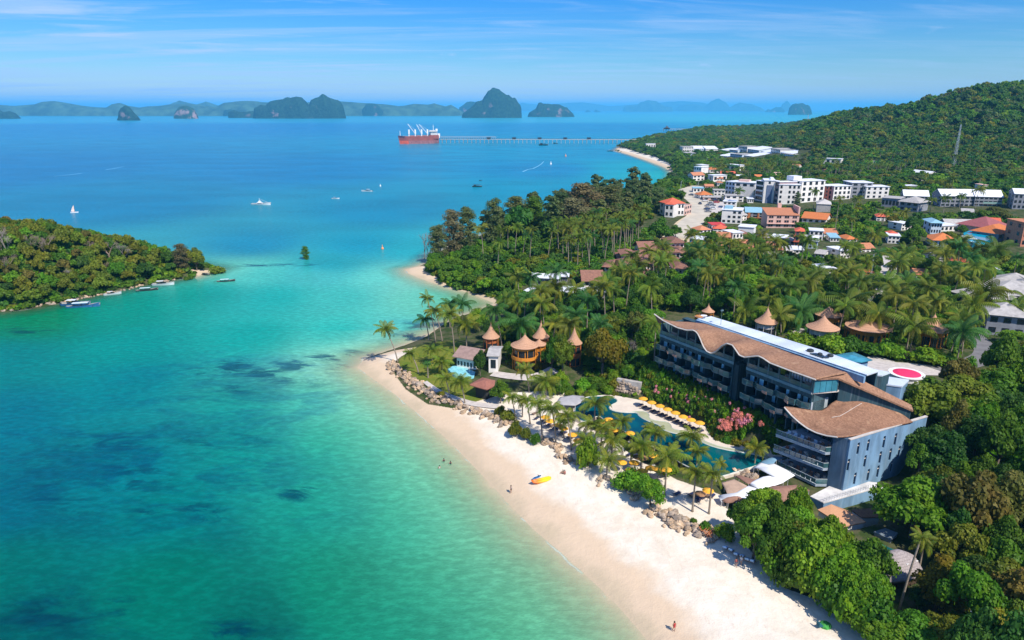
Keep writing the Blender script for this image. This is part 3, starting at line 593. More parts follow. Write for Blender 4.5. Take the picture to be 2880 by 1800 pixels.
HW = M('hull_white', (0.75, 0.76, 0.76), 0.35, 0.05); HD = M('hull_dark', (0.035, 0.05, 0.05), 0.5, 0.3, 2); HB = M('hull_blue', (0.04, 0.16, 0.36), 0.4, 0.2, 1); DK = M('boat_deck', (0.32, 0.3, 0.26), 0.7, 0.2, 2); CLT = M('awning_cloth', (0.55, 0.68, 0.72), 0.8, 0.1)
def boat(name, label, px, py, wpx, kind, ang=0.0, group=None, z=0.0, hull=None):
    P = W(px, py, z); L = wpx * math.hypot(P.x, P.y) * 1.03 / F / max(0.35, abs(math.cos(ang)))
    r = empty(name, P, ang, label, 'boat', group); w = L * 0.26
    if kind == 'tug':
        inst('hull', hullmesh(L, w, L * .07, HW, 0.5, DK), r)
        MB().box(-L * .18, -w * .33, L * .05, L * .08, w * .33, L * .12).box(-L * .12, -w * .27, L * .12, L * .02, w * .27, L * .17).box(-L * .09, -w * .2, L * .17, -L * .01, w * .2, L * .21).obj('wheelhouse', HW, r)
        MB().tube([(-L * .06, 0, L * .2), (-L * .06, 0, L * .34)], L * .008).bar((-L * .06, 0, L * .3), (L * .4, 0, L * .1), L * .006).obj('mast', HW, r)
        MB().box(-L * .17, -w * .34, L * .075, L * .06, -w * .30, L * .10).obj('window', GLS, r)
    elif kind == 'speed':
        inst('hull', hullmesh(L, w, L * .08, hull or HW, 0.4, DK), r)
        MB().prism([(-L * .1, -w * .3), (L * .12, -w * .25), (L * .12, w * .25), (-L * .1, w * .3)], L * .07, [L * .17, L * .11, L * .11, L * .17]).obj('windscreen', GLS, r)
        MB().prism([(-L * .28, -w * .34), (L * .02, -w * .34), (L * .02, w * .34), (-L * .28, w * .34)], L * .19, L * .2).obj('canopy', HW, r)
        for s_ in (-1, 1): MB().bar((-L * .25, s_ * w * .3, L * .06), (-L * .25, s_ * w * .3, L * .19), L * .012).bar((0, s_ * w * .3, L * .06), (0, s_ * w * .3, L * .19), L * .012).obj('canopy_post', DRK, r)
        MB().box(-L * .53, -w * .12, 0, -L * .48, w * .12, L * .1).obj('outboard_motor', DRK, r)
    elif kind == 'longtail':
        inst('hull', hullmesh(L, L * .16, L * .055, hull or HD, 0.9, DK), r); w = L * .16
        MB().prism([(-L * .3, -w * .45), (L * .15, -w * .45), (L * .15, w * .45), (-L * .3, w * .45)], L * .14, L * .15).obj('awning', CLT, r)
        for x in (-L * .28, -L * .06, L * .13):
            for s_ in (-1, 1): MB().bar((x, s_ * w * .38, L * .03), (x, s_ * w * .42, L * .14), L * .01).obj('awning_post', WOODD, r)
        MB().tube([(-L * .48, 0, L * .08), (-L * .66, 0, L * .01)], L * .008).obj('tail_shaft', DRK, r)
        for x in (-L * .35, -L * .1, L * .12, L * .28): MB().box(x - L * .02, -w * .4, L * .035, x + L * .02, w * .4, L * .045).obj('thwart', WOODD, r)
    elif kind == 'barge':
        inst('hull', hullmesh(L, w * 1.3, L * .09, hull or HD, 0.1, DK), r)
        MB().box(-L * .35, -w * .4, L * .08, -L * .1, w * .4, L * .2).prism([(-L * .4, -w * .5), (L * .25, -w * .5), (L * .25, w * .5), (-L * .4, w * .5)], L * .2, L * .215).obj('cabin', HD if hull is None else HW, r)
        for x in (L * .05, L * .22): MB().bar((x, -w * .4, L * .05), (x, -w * .4, L * .2), L * .015).bar((x, w * .4, L * .05), (x, w * .4, L * .2), L * .015).obj('post', DRK, r)
    elif kind == 'sail':
        for s_ in (-1, 1): inst('hull', hullmesh(L, L * .14, L * .07, HW, 0.3), r, (0, s_ * L * .2, 0))
        MB().box(-L * .3, -L * .2, L * .06, L * .2, L * .2, L * .1).obj('deck', HW, r)
        MB().tube([(0.05 * L, 0, 0), (0.05 * L, 0, L * 1.15)], [L * .02, L * .01]).obj('mast', DRK, r)
        MB().add([(0.04 * L, 0.0, L * .15), (-L * .42, .04, L * .18), (-L * .2, .12, L * .7), (.04 * L, 0, L * 1.1), (0.04 * L, .03, L * .15), (-L * .42, .07, L * .18), (-L * .2, .15, L * .7), (.04 * L, .03, L * 1.1)],
                 [(0, 1, 2, 3), (7, 6, 5, 4), (0, 4, 5, 1), (1, 5, 6, 2), (2, 6, 7, 3), (3, 7, 4, 0)]).obj('sail', M('sail', (0.8, 0.6, 0.5), 0.8, 0.1), r)
    return r
boat('sailing_boat', 'small white sailing boat behind the wooded island', *fp('a', 528, 1003), 14, 'sail', 0.5)
boat('tugboat', 'white tugboat-like work vessel with stepped wheelhouse, alone in mid bay', *fp('a', 1850, 948), 51, 'tug', 0.05)
boat('motor_yacht', 'small white cabin boat right of the work vessel', *fp('a', 2378, 905), 21, 'speed', 0.1)
boat('speedboat', 'long white speedboat trailing a short wake', *fp('b', 181, 853), 30, 'speed', math.pi)
boat('fishing_boat', 'dark roofed fishing boat, nearest of a pair off the headland', *fp('b', 963, 820), 27, 'barge', 0.05)
boat('fishing_boat', 'smaller grey boat just beyond the dark roofed fishing boat', *fp('b', 987, 777), 9, 'barge', 0.1)
boat('barge', 'flat dark barge moored beside the long jetty', *fp('b', 1433, 526), 26, 'barge', 0.0)
boat('barge', 'low dark float next to the barge at the jetty', *fp('b', 1518, 514), 13, 'barge', 0.0)
boat('motorboat', 'tiny dark boat at the far sand point', *fp('b', 1905, 568), 16, 'speed', 0.0, hull=HD)
boat('longtail_boat', 'blue longtail boat with striped awning, nearest under the wooded island', *fp('n', 592, 664), 74, 'longtail', 0.22, hull=HB)
boat('speedboat', 'pale blue boat rafted behind the nearest blue longtail', *fp('n', 540, 650), 66, 'speed', 0.15, hull=HB)
boat('dinghy', 'white dinghy drawn up under the island trees', *fp('n', 798, 574), 34, 'speed', 0.5)
boat('longtail_boat', 'black longtail boat lying along the island shore', *fp('n', 1043, 548), 50, 'longtail', 0.28)
boat('speedboat', 'long white boat moored along the island shore', *fp('n', 1158, 507), 52, 'speed', 0.18)
boat('longtail_boat', 'short dark boat beached left of the tiny sand spit', *fp('n', 1262, 465), 22, 'longtail', 0.2)
boat('fishing_boat', 'boxy dark boat aground on the tiny sand spit', *fp('n', 1458, 437), 22, 'barge', -0.15)
boat('longtail_boat', 'dark boat with a white awning off the tip of the island', *fp('n', 1603, 484), 45, 'longtail', 0.22)
def buoy(px, py, s, label, col='r'):
    P = W(px, py); o = MB().lathe([(s * .2, -.3), (s * .5, 0.1), (s * .45, s * .5), (s * .15, s * .9), (s * .12, s * 1.6), (s * .02, s * 1.7)], 8).obj('buoy', WHT if col == 'w' else M('buoy_orange', (0.8, 0.3, 0.12), 0.5), loc=P); tag(o, label, 'buoy')
buoy(*fp('b', 292, 1262), 1.4, 'orange buoy floating between the island tree and the headland')
buoy(*fp('b', 277, 817), 1.4, 'white buoy ahead of the white speedboat', 'w'); buoy(*fp('b', 1590, 604), 2.4, 'orange buoy beyond the curved wake', 'r'); buoy(*fp('b', 1485, 661), 2.4, 'white buoy at the end of the curved wake', 'w')
FOAM = M('foam', (0.22, 0.48, 0.60), 0.8, 0.3, 0.3)
def wake(pts, w0, w1):
    m_ = MB(); P = [W(*p, 0.03) for p in pts]; n = len(P); V = []
    for i, p in enumerate(P):
        d = (P[min(i + 1, n - 1)] - P[max(i - 1, 0)]); q = Vector((-d.y, d.x, 0)).normalized() * ((w0 + (w1 - w0) * i / (n - 1)) / 2); V += [p + q, p - q]
    m_.add(V, [(2 * i, 2 * i + 1, 2 * i + 3, 2 * i + 2) for i in range(n - 1)]).obj('wake', FOAM)['kind'] = 'stuff'
wake([fp('b', X, Y) for X, Y in ((1285, 713), (1320, 698), (1360, 690), (1390, 676), (1420, 656), (1435, 640))], 1.5, .8)
wake([fp('a', X, Y) for X, Y in ((380, 744), (480, 736), (580, 724))], 0.6, 1.8); wake([fp('a', X, Y) for X, Y in ((750, 698), (800, 692), (880, 675))], 1.6, 0.4)
wake([fp('b', X, Y) for X, Y in ((212, 853), (225, 854), (238, 855))], 1.5, 0.3)
# ================================================================ the hotel
def bluewall(name, c, var=0.3):
    m, g, b, o = newmat(name); v = g.node('ShaderNodeTexCoord').outputs['Object']
    n1 = g.noise(g.node('ShaderNodeMapping', {'Vector': v, 'Scale': (1, 1, 0.35)}).outputs[0], 0.5, 7, 0.62); n2 = g.noise(v, 3, 4)
    cc = g.mix(g.mr(n1, 0.35, 0.68), tuple(x * 0.78 for x in c), tuple(x * 1.22 for x in c)); cc = g.mix(g.mr(g.noise(g.node('ShaderNodeMapping', {'Vector': v, 'Scale': (2.2, 2.2, 0.12)}).outputs[0], 1.0, 4), 0.5, 0.8, 0, 0.25), cc, (0.42, 0.47, 0.5))
    g.set(b.inputs['Base Color'], cc); b.inputs['Roughness'].default_value = 0.8; g.set(b.inputs['Normal'], g.bump(n2, 0.2, 0.05)); return m
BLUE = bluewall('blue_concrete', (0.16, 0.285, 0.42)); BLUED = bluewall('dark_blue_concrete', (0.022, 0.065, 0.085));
def shingle(name, c1, c2, rowlen=0.35, rot=0.0):
    m, g, b, o = newmat(name); v = g.node('ShaderNodeTexCoord').outputs['Object']
    n0 = g.noise(v, 0.22, 7, 0.65); n1 = g.noise(v, 2.5, 5, 0.7)
    br = g.node('ShaderNodeTexBrick', {'Vector': g.node('ShaderNodeMapping', {'Vector': v, 'Rotation': (0, 0, rot)}).outputs[0], 'Color1': (1, 1, 1, 1), 'Color2': (0.72, 0.72, 0.72, 1), 'Mortar': (0.4, 0.4, 0.4, 1), 'Scale': 1.0, 'Mortar Size': 0.012, 'Brick Width': rowlen * 0.8, 'Row Height': rowlen})
    cc = g.mix(g.mr(n1, 0.3, 0.7), c1, c2); cc = g.mix(0.55, cc, br.outputs[0], 'MULTIPLY'); cc = g.mix(g.mr(n0, 0.52, 0.74, 0, 0.6), cc, (0.10, 0.055, 0.035)); cc = g.mix(g.mr(g.noise(v, 0.5, 4), 0.55, 0.75, 0, 0.35), cc, (0.55, 0.36, 0.22))
    g.set(b.inputs['Base Color'], cc); b.inputs['Roughness'].default_value = 0.9; b.inputs['Specular IOR Level'].default_value = 0.15; g.set(b.inputs['Normal'], g.bump(br.outputs['Fac'], 0.35, 0.05)); return m
SHIN = shingle('roof_shingle', (0.27, 0.145, 0.09), (0.42, 0.235, 0.145)); SHIND = shingle('weathered_shingle', (0.24, 0.125, 0.078), (0.38, 0.21, 0.13), 0.3)
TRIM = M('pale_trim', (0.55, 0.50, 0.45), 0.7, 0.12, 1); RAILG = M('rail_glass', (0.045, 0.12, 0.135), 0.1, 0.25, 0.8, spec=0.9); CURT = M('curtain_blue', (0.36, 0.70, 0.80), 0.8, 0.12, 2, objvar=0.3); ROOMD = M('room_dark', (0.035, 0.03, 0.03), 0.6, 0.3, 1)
COLM = M('column_paint', (0.085, 0.145, 0.165), 0.7, 0.1); MTL = M('metal_roof', (0.66, 0.72, 0.78), 0.45, 0.12, 0.3, metal=0.2, stretch=(1, 0.2, 1), stain=0.4, stain_col=(0.42, 0.47, 0.52)); SOFA = M('sofa_white', (0.6, 0.66, 0.7), 0.9); WDECK = M('wood_floor', (0.20, 0.13, 0.09), 0.7, 0.3, 2); CREAM = M('cream_panel', (0.6, 0.48, 0.34), 0.8, 0.1)
HO = Vector((35.3, 155.4, 0)); HU = Vector((.525, -.851, 0)); HV = Vector((.851, .525, 0)); HA = math.atan2(HU.y, HU.x)
def HL(s, v, z=0.0): return (s, v, z)      # local coordinates; the object's y axis is HV
def hang(o): o.rotation_euler = (0, 0, HA); return o
hotel = empty('hotel_main_wing', (HO.x, HO.y, 0), HA, 'long four-storey blue hotel wing under a wavy brown shingle roof', 'hotel building')
def eave(fr, X, Y, v):
    P = HO + HV * v; Q = P + HU; p = on_plane(*fp(fr, X, Y), P, Q); d = Vector((p.x, p.y, 0)) - HO
    return d.dot(HU), p.z
EV = [eave('e', *p, -0.6) for p in ((125, 125), (200, 180), (320, 240), (400, 262), (460, 262), (490, 282), (515, 330), (540, 395), (570, 440), (610, 460), (650, 445), (700, 395), (745, 374), (790, 388), (820, 430), (850, 475), (895, 492), (1010, 480), (1050, 498), (1110, 540), (1300, 612), (1500, 682))]
BV = [eave('e', *p, 6.2) for p in ((125, 125), (460, 185), (860, 310), (1310, 475), (1700, 610))]
es = [p[0] for p in EV]; ez = [p[1] for p in EV]; bs = [p[0] for p in BV]; bz = [p[1] for p in BV]
s0, s1 = es[0], es[-1]
def roof_fn(a, b_):
    s_ = s0 + (s1 - s0) * a
    zf = float(np.interp(s_, es, ez)); zb = float(np.interp(s_ + 1.5, bs, bz))
    vb = -0.6 + 6.9 * min(1.0, max(0.0, (s_ - s0) / 8.0)) ** 0.7 + 0.02
    t = b_; z = zf + (zb - zf) * (t ** 0.75)
    return (s_ + 1.5 * t, -0.6 + (vb + 0.6) * t, z)
rf = MB().grid(roof_fn, 90, 10, 0.28).obj('roof', SHIN, hotel, smooth=True)
edge = [roof_fn(i / 90, 0.0) for i in range(91)]
MB().tube([(x, y - .12, z - .16) for x, y, z in edge], 0.17, 4).obj('fascia', TRIM, rf)
q0 = roof_fn(1.0, 0.0);
sf = [eave('e', *p, v_) for p, v_ in (((1500, 682), 0.3), ((1690, 660), 4.3), ((2290, 850), 5.6))]
tv = [(s1 - 0.2, -.6, q0[2] - .02), (43.6, 4.2, 21.3), (53.2, 14.3, 15.9), (52.0, 15.6, 16.3), (43.0, 7.0, 21.85), (s1 + .2, 6.2, 21.8)]
MB().add(tv, [(0, 1, 4, 5), (1, 2, 3, 4)]).add([(x, y, z - .3) for x, y, z in tv], [(5, 4, 1, 0), (4, 3, 2, 1)]) \
    .bar((s1 - .2, -.6, q0[2] - .17), (43.6, 4.2, 21.15), .12, .32).bar((43.6, 4.2, 21.15), (53.2, 14.3, 15.75), .12, .32).bar((53.2, 14.3, 15.75), (52, 15.6, 16.15), .12, .32).obj('roof_tail', SHIN, hotel)
FL = [9.0, 12.2, 15.35, 18.5]
blocks = [(0.3, 22.6, 8), (26.0, 41.6, 6)]
w_ = MB()
w_.box(-0.2, 7.6, 6, 44, 9.2, 21.2)                                # back spine wall
w_.obj('spine_wall', BLUED, hotel)
MB().prism([(43.5, 5.4), (52.9, 14.3), (52.3, 15.0), (43.0, 6.2)], 8.0, [20.9, 15.5, 15.5, 20.9]).obj('end_wall', BLUED, hotel)
MB().box(41.2, 0.6, 8.2, 41.62, 6.0, 18.2).obj('side_wall', BLUED, hotel)
MB().box(41.62, 0.0, 8.2, 41.72, 5.2, 16.4).obj('pale_wall_panel', M('pale_blue_concrete', (0.36, 0.41, 0.45), 0.8, 0.12, 0.4), hotel)  # thin pale sheet paints sunlight on the side wall's outer face
room = {}
def roommesh(w, h):
    """back wall of a bay: dark glass in a frame"""
    k_ = ('r', round(w, 2), round(h, 2))
    if k_ not in room:
        f = MB().box(-w / 2, 0, 0, -w / 2 + .08, .1, h).box(w / 2 - .08, 0, 0, w / 2, .1, h).box(-w / 2, 0, h - .1, w / 2, .1, h).box(-.03, 0.01, 0, .03, .09, h)
        f.mi = 1; f.box(-w / 2 + .05, 0.04, 0.02, w / 2 - .05, 0.07, h - .05); room[k_] = f.mesh('window', [DRK, GLS])
    return room[k_]
def curtmesh(w, h):
    k_ = ('c', round(w, 2), round(h, 2))
    if k_ not in room:
        m_ = MB(); n = 10; V = []
        for i in range(n + 1): V += [(w * i / n - w / 2, -.05 * (i % 2), 0), (w * i / n - w / 2, -.05 * (i % 2), h)]
        m_.add(V, [(2 * i, 2 * i + 2, 2 * i + 3, 2 * i + 1) for i in range(n)]); room[k_] = m_.mesh('curtain', CURT)
    return room[k_]
rng = random.Random(5)
for (a, b_, nb) in blocks:
    bw = (b_ - a) / nb
    MB().box(a, 0.0, 18.15, b_, 7.6, 18.5).obj('upper_slab', BLUED, hotel)
    MB().box(a, -0.12, 18.05, b_ + .1, 0.0, 18.62).obj('slab_edge', M('slab_edge_paint', (0.13, 0.25, 0.30), 0.7, 0.15), hotel)
    MB().box(a, 0.05, 17.2, b_, 0.45, 18.15).obj('lintel_band', BLUED, hotel)
    MB().box(a, 0.2, 8.0, a + .35, 7.6, 18.15).obj('party_wall', BLUED, hotel); MB().box(b_ - .35, 0.0, 8.0, b_, 7.6, 18.15).obj('party_wall', BLUED, hotel)
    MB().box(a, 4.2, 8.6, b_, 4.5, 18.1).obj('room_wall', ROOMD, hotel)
    for lv in (1, 2):
        MB().box(a, 0.9, FL[lv] - .3, b_, 7.5, FL[lv]).obj('floor_slab', BLUED, hotel)
    for i in range(nb):
        cx = a + (i + .5) * bw
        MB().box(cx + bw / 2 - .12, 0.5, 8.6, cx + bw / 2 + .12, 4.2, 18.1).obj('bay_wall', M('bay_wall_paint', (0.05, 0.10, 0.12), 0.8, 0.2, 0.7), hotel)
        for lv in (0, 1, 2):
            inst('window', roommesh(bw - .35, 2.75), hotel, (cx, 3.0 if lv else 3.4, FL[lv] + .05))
            if lv == 2 or rng.random() < .45:
                wd2 = bw * rng.choice((.3, .4, .5)); inst('curtain', curtmesh(wd2, 2.6), hotel, (cx + rng.choice((-1, 1)) * (bw - wd2) * .42, 1.1 if lv == 2 else 2.2, FL[lv] + .06))
        for lv in (1, 2):
            out = (0.1 + 0.9 * abs(math.sin(i * 1.3 + lv))) * (1.5 if lv == 1 else 1.1)
            x0, x1 = cx - bw / 2 + .06, cx + bw / 2 - .06; o1 = out; o2 = (0.1 + 0.9 * abs(math.sin((i + .5) * 1.3 + lv))) * 1.3
            pl = [(x0, 0.9), (x1, 0.9), (x1, -o2), ((x0 + x1) / 2, -max(o1, o2) - .15), (x0, -o1)]
            bal = MB().prism(pl, FL[lv] - .25, FL[lv]).obj('balcony_slab', COLM, hotel)
            g_ = MB()
            for p, q in ((pl[2], pl[3]), (pl[3], pl[4]), (pl[4], pl[0]), (pl[1], pl[2])): g_.bar((*p, FL[lv] + .5), (*q, FL[lv] + .5), .05, .9)
            g_.obj('glass_rail', RAILG, bal)
            tr_ = MB()
            for p, q in ((pl[2], pl[3]), (pl[3], pl[4])): tr_.bar((*p, FL[lv] + .99), (*q, FL[lv] + .99), .07, .07)
            tr_.obj('handrail', COLM, bal)
            if rng.random() < .35: MB().bar((*pl[3], FL[lv] - .06), (*pl[4], FL[lv] - .06), .22, .55).obj('planter', M('planter_clay', (0.42, 0.25, 0.19), 0.8, 0.2), bal)
        if i % 2 == 0: MB().box(cx - .2, 0.9, 6.5, cx + .2, 1.3, FL[1] - .3).obj('column', COLM, hotel)
    for i in range(nb + 1):
        x = a + .25 + i * (b_ - a - .5) / nb; zt = float(np.interp(x, es, ez)) - .2
        if zt > 19.6: MB().box(x - .13, 0.05, 18.5, x + .13, 0.35, zt + .1).obj('column', COLM, hotel)
    MB().box(a, 3.9, 18.5, b_, 4.2, 20.6).obj('penthouse_wall', M('penthouse_wall_paint', (0.16, 0.13, 0.11), 0.8, 0.3, 1.2), hotel)
    MB().bar((a, 0.1, 19.05), (b_, 0.1, 19.05), .05, 1.0).obj('glass_rail', RAILG, hotel); MB().bar((a, 0.1, 19.58), (b_, 0.1, 19.58), .09, .07).obj('handrail', COLM, hotel)
MB().box(-.1, 0.4, 8, 0.3, 7.6, 20.9).obj('far_end_wall', BLUED, hotel)
MB().box(22.6, 3.0, 8.0, 26.0, 7.6, 19.3).obj('gap_wall', BLUED, hotel); MB().box(22.6, .6, 8, 23.6, 3.0, 18.0).obj('stair_wall', BLUED, hotel)
MB().box(31.6, 3.1, 18.5, 33.0, 3.8, 20.7).obj('yellow_blind', M('yellow_blind', (0.62, 0.6, 0.05), 0.7), hotel)
for k_ in range(9): MB().box(35.3 + k_ * .68 - .26, 2.2, 19.0, 35.3 + k_ * .68 + .26, 2.28, 20.5).obj('white_screen', WHT, hotel)
for x in (2, 8, 29, 34, 38.5): MB().box(x, 1.3, 18.5, x + 1.8, 2.1, 19.0).box(x, 1.9, 19.0, x + 1.8, 2.1, 19.35).obj('sofa', CREAM, hotel)
gl = MB(); gl.box(41.7, -.2, 18.5, 41.85, -.05, 21.2).box(43.5, 4.6, 18.5, 43.65, 4.75, 21.2); gl.obj('corner_post', COLM, hotel)
for k_ in range(4):
    t0 = k_ / 4.; p = Vector((41.9, -.1, 19.8)).lerp(Vector((43.55, 4.7, 19.8)), t0); q = Vector((41.9, -.1, 19.8)).lerp(Vector((43.55, 4.7, 19.8)), t0 + .235); MB().bar(p, q, .06, 2.5).obj('glass_panel', M('blue_glass', (0.05, 0.22, 0.30), 0.1, 0.3, 0.3, spec=0.9), hotel)
MB().prism([(41.6, -.3), (43.6, 4.9), (43.4, 6.4), (41.6, 6.4)], 18.2, 18.5).obj('corner_slab', TRIM, hotel)
mr_ = MB().prism([(4.2, 8.0), (46.8, 8.3), (46.8, 12.2), (33.5, 13.4), (4.6, 12.4)], 21.9, 22.15).obj('metal_roof', MTL, hotel)
sm2 = MB()
for k_ in range(85): sm2.box(4.6 + k_ * .5, 8.05, 22.15, 4.65 + k_ * .5, 12.2, 22.2)
sm2.obj('roof_seam', MTL, mr_)['kind'] = 'stuff'
MB().box(4.2, 7.4, 20.6, 46.8, 8.0, 21.95).obj('parapet', BLUE, hotel); MB().box(4.4, 11.8, 8, 46.6, 12.3, 21.9).obj('rear_wall', BLUED, hotel)
for k_, (x, y, r_) in enumerate(((33, 10.6, .7), (35.5, 10.2, .5), (37, 11.4, .6))): MB().lathe([(r_, 0), (r_, .4), (r_ * .6, .55)], 10, (x, y, 22.15)).obj('roof_vent', DRK, hotel)
for k_ in range(3): MB().prism([(34 + k_ * 1.1, 9.0), (34.8 + k_ * 1.1, 9.0), (35.4 + k_ * 1.1, 10.2), (34.6 + k_ * 1.1, 10.2)], 22.2, 22.42).obj('rooflight', GLS, hotel)
MB().tube([(10.5, 9, 22), (10.5, 9, 26)], .05).bar((10.5, 8.6, 25.6), (10.5, 9.4, 25.6), .3, .3).obj('aerial', COLM, hotel)
MB().lathe([(.1, 0), (.75, .25), (.8, .3)], 12, (4.9, 9.4, 22.6)).tube([(4.9, 9.4, 22), (4.9, 9.4, 22.7)], .08).obj('satellite_dish', WHT, hotel)
def slabpoly(pts, fr, z, th, mat, name, label=None, cat=None, parent=None, kind=None, group=None):
    P = [W(*fp(fr, *p), z)[:2] for p in pts]; o = MB().prism(P, z - th, z).obj(name, mat, parent); return tag(o, label, cat, group, kind)
BGL = M('roof_glass', (0.05, 0.24, 0.32), 0.15, 0.3, 0.5, spec=0.8)
def roofed(name, label, cat, pts, fr, z, zg, mroof, mwall, th=0.3, inset=0.9, rise=0.0, group=None):
    """roof polygon given in the photograph at height z, walls below it down to zg"""
    P = [W(*fp(fr, *p), z) for p in pts]; c_ = sum(P, Vector()) / len(P); r = empty(name, (c_.x, c_.y, zg), 0, label, cat, group)
    Q = [(p.x - c_.x, p.y - c_.y) for p in P]
    m_ = MB()
    if rise:
        n = len(Q); V = [(q[0], q[1], z - zg) for q in Q] + [(q[0] * .15, q[1] * .15, z - zg + rise) for q in Q] + [(q[0], q[1], z - zg - th) for q in Q]
        ar = sum(Q[i][0] * Q[(i + 1) % n][1] - Q[(i + 1) % n][0] * Q[i][1] for i in range(n)); F_ = [(i, (i + 1) % n, n + (i + 1) % n, n + i) for i in range(n)] + [tuple(range(n, 2 * n))] + [tuple(range(3 * n - 1, 2 * n - 1, -1))] + [(2 * n + i, 2 * n + (i + 1) % n, (i + 1) % n, i) for i in range(n)]
        m_.add(V, F_ if ar > 0 else [f[::-1] for f in F_])
    else: m_.prism(Q, z - zg - th, z - zg)
    m_.obj('roof', mroof, r)
    MB().prism([(q[0] * inset, q[1] * inset) for q in Q], -1.0, z - zg - th - .003).obj('wall', mwall, r)
    return r
roofed('glass_roofed_lobby', 'lobby pavilion with a folded blue glass roof behind the hotel', 'pavilion', [(1640, 480), (1815, 452), (1978, 520), (1880, 540), (1700, 525)], 'e', 15.5, 9, BGL, BLUE, 0.2, .8, .5)
roofed('lift_tower', 'dark box with a flat white roof at the end of the metal roof', 'plant room', [(1915, 615), (1950, 590), (2130, 625), (2060, 650), (1925, 640)], 'e', 19.5, 12, MTL, BLUED, .3, .97)
roofed('service_block', 'grey metal-roofed service block behind the roof tail', 'plant room', [(1990, 690), (2100, 660), (2290, 690), (2230, 745), (2080, 725)], 'e', 17.0, 9, MTL, BLUE, .3, .95)
p = W(*fp('e', 2270, 628), 10.5); r = empty('round_canopy', (p.x, p.y, 9), 0.1, 'oval magenta canopy on a white drum beside the drop-off road', 'canopy')
MB().lathe([(3.6, 0), (3.6, 1.1), (3.9, 1.1), (3.9, 1.35), (3.0, 1.36)], 32).obj('drum', WHT, r); MB().lathe([(3.0, 1.37), (2.0, 1.7), (0.02, 1.95)], 32, cap=False).obj('canopy_cloth', M('magenta_cloth', (0.75, 0.03, 0.12), 0.7, 0.08), r)

OB = Vector((61, 110.4, 0)); UB = Vector((.447, -.894, 0)); VB = Vector((.894, .447, 0)); BA = math.atan2(UB.y, UB.x)
blk = empty('hotel_front_block', OB, BA, 'blue concrete block with slit windows under a warped brown saddle roof', 'hotel building')
def bl(p): d = Vector((p.x, p.y, 0)) - OB; return Vector((d.dot(UB), d.dot(VB), p.z))
def BP(s_, v_): return OB + UB * s_ + VB * v_
def curve(fr, pts, A_, B_, n=24):
    L_ = [bl(on_plane(*fp(fr, *p), BP(*A_), BP(*B_))) for p in pts]; d = [0]
    for i in range(1, len(L_)): d.append(d[-1] + (L_[i] - L_[i - 1]).length)
    t = [x / d[-1] for x in d]
    return lambda a: Vector([float(np.interp(a, t, [q[k_] for q in L_])) for k_ in range(3)])
cAB = curve('e', [(1228, 915), (1290, 985), (1350, 1040), (1420, 1092), (1500, 1132), (1590, 1158), (1680, 1170)], (-11.8, -5.2), (0.2, -2.6))
cBC = curve('e', [(1680, 1170), (1760, 1168), (1850, 1155), (2000, 1120), (2150, 1085), (2320, 1045)], (0.2, -2.6), (-0.3, 15.6))
cAD = curve('e', [(1228, 915), (1300, 922), (1380, 935), (1470, 948), (1540, 950), (1580, 930), (1620, 893), (1665, 865), (1720, 848), (1760, 850), (1800, 860)], (-11.8, -5.2), (-9.2, 6.2))
cDC = curve('e', [(1800, 860), (1850, 872), (1900, 864), (1960, 862), (2010, 874), (2100, 912), (2210, 965), (2320, 1045)], (-9.2, 6.2), (-0.3, 15.6))
def coons(u_, v_):
    return (cAB(u_) * (1 - v_) + cDC(u_) * v_) + (cAD(v_) * (1 - u_) + cBC(v_) * u_) - (cAD(0) * (1 - u_) * (1 - v_) + cBC(0) * u_ * (1 - v_) + cDC(0) * (1 - u_) * v_ + cBC(1) * u_ * v_)
rf = MB().grid(lambda a, b_: coons(a, b_), 30, 44, 0.3).obj('saddle_roof', SHIND, blk, smooth=True)
pts = [cAB(i / 24) for i in range(25)]; MB().tube([p - Vector((0, 0, .2)) for p in pts], .16, 4).obj('fascia', TRIM, rf)
MB().tube([coons(.35, .42 + .1 * k_) + Vector((0.12 * (k_ % 2), 0, .12)) for k_ in range(5)], .05, 4).obj('roof_cable', TRIM, rf)
sl_px = [(1855, 1275, 33), (1940, 1248, 34), (2075, 1220, 32), (2172, 1196, 32), (2043, 1350, 34), (2128, 1325, 33), (2203, 1305, 32), (1913, 1383, 33), (1940, 1500, 33), (2023, 1470, 30), (1771, 1415, 34)]
holes = []
A_, B_ = BP(0, 0), BP(0, 10)
for X_, Y_, hh in sl_px:
    p = bl(on_plane(*fp('e', X_, Y_), A_, B_)); q = bl(on_plane(*fp('e', X_, Y_ - 48), A_, B_)); holes.append((p.y, p.z, q.z - p.z))
for X_, Y_ in ((1066, 10), (980, 140), (1093, 108), (1175, 82), (1295, 35)):
    p = bl(on_plane(*fp('g', X_, Y_), A_, B_)); q = bl(on_plane(*fp('g', X_, Y_ - 48), A_, B_)); holes.append((p.y, p.z, q.z - p.z))
uh = []
for h_ in holes:
    if all(abs(h_[0] - k_[0]) > .75 or abs(h_[1] - k_[1]) > 2.6 for k_ in uh): uh.append(h_)
topz = bl(on_plane(*fp('e', 1755, 1215), A_, B_)).z
xs = sorted(set([-.6, 21.0] + [h_[0] - .31 for h_ in uh] + [h_[0] + .31 for h_ in uh])); wl = MB()
for i in range(len(xs) - 1):
    m0 = (xs[i] + xs[i + 1]) / 2; cuts = sorted([(h_[1] - h_[2], h_[1] + h_[2]) for h_ in uh if abs(h_[0] - m0) < .31]); z = -1.0
    for c0, c1 in cuts + [(topz, topz)]:
        if c0 > z: wl.box(-.35, xs[i], z, 0.0, xs[i + 1], c0)
        z = max(z, c1)
wl.obj('gable_wall', BLUE, blk)
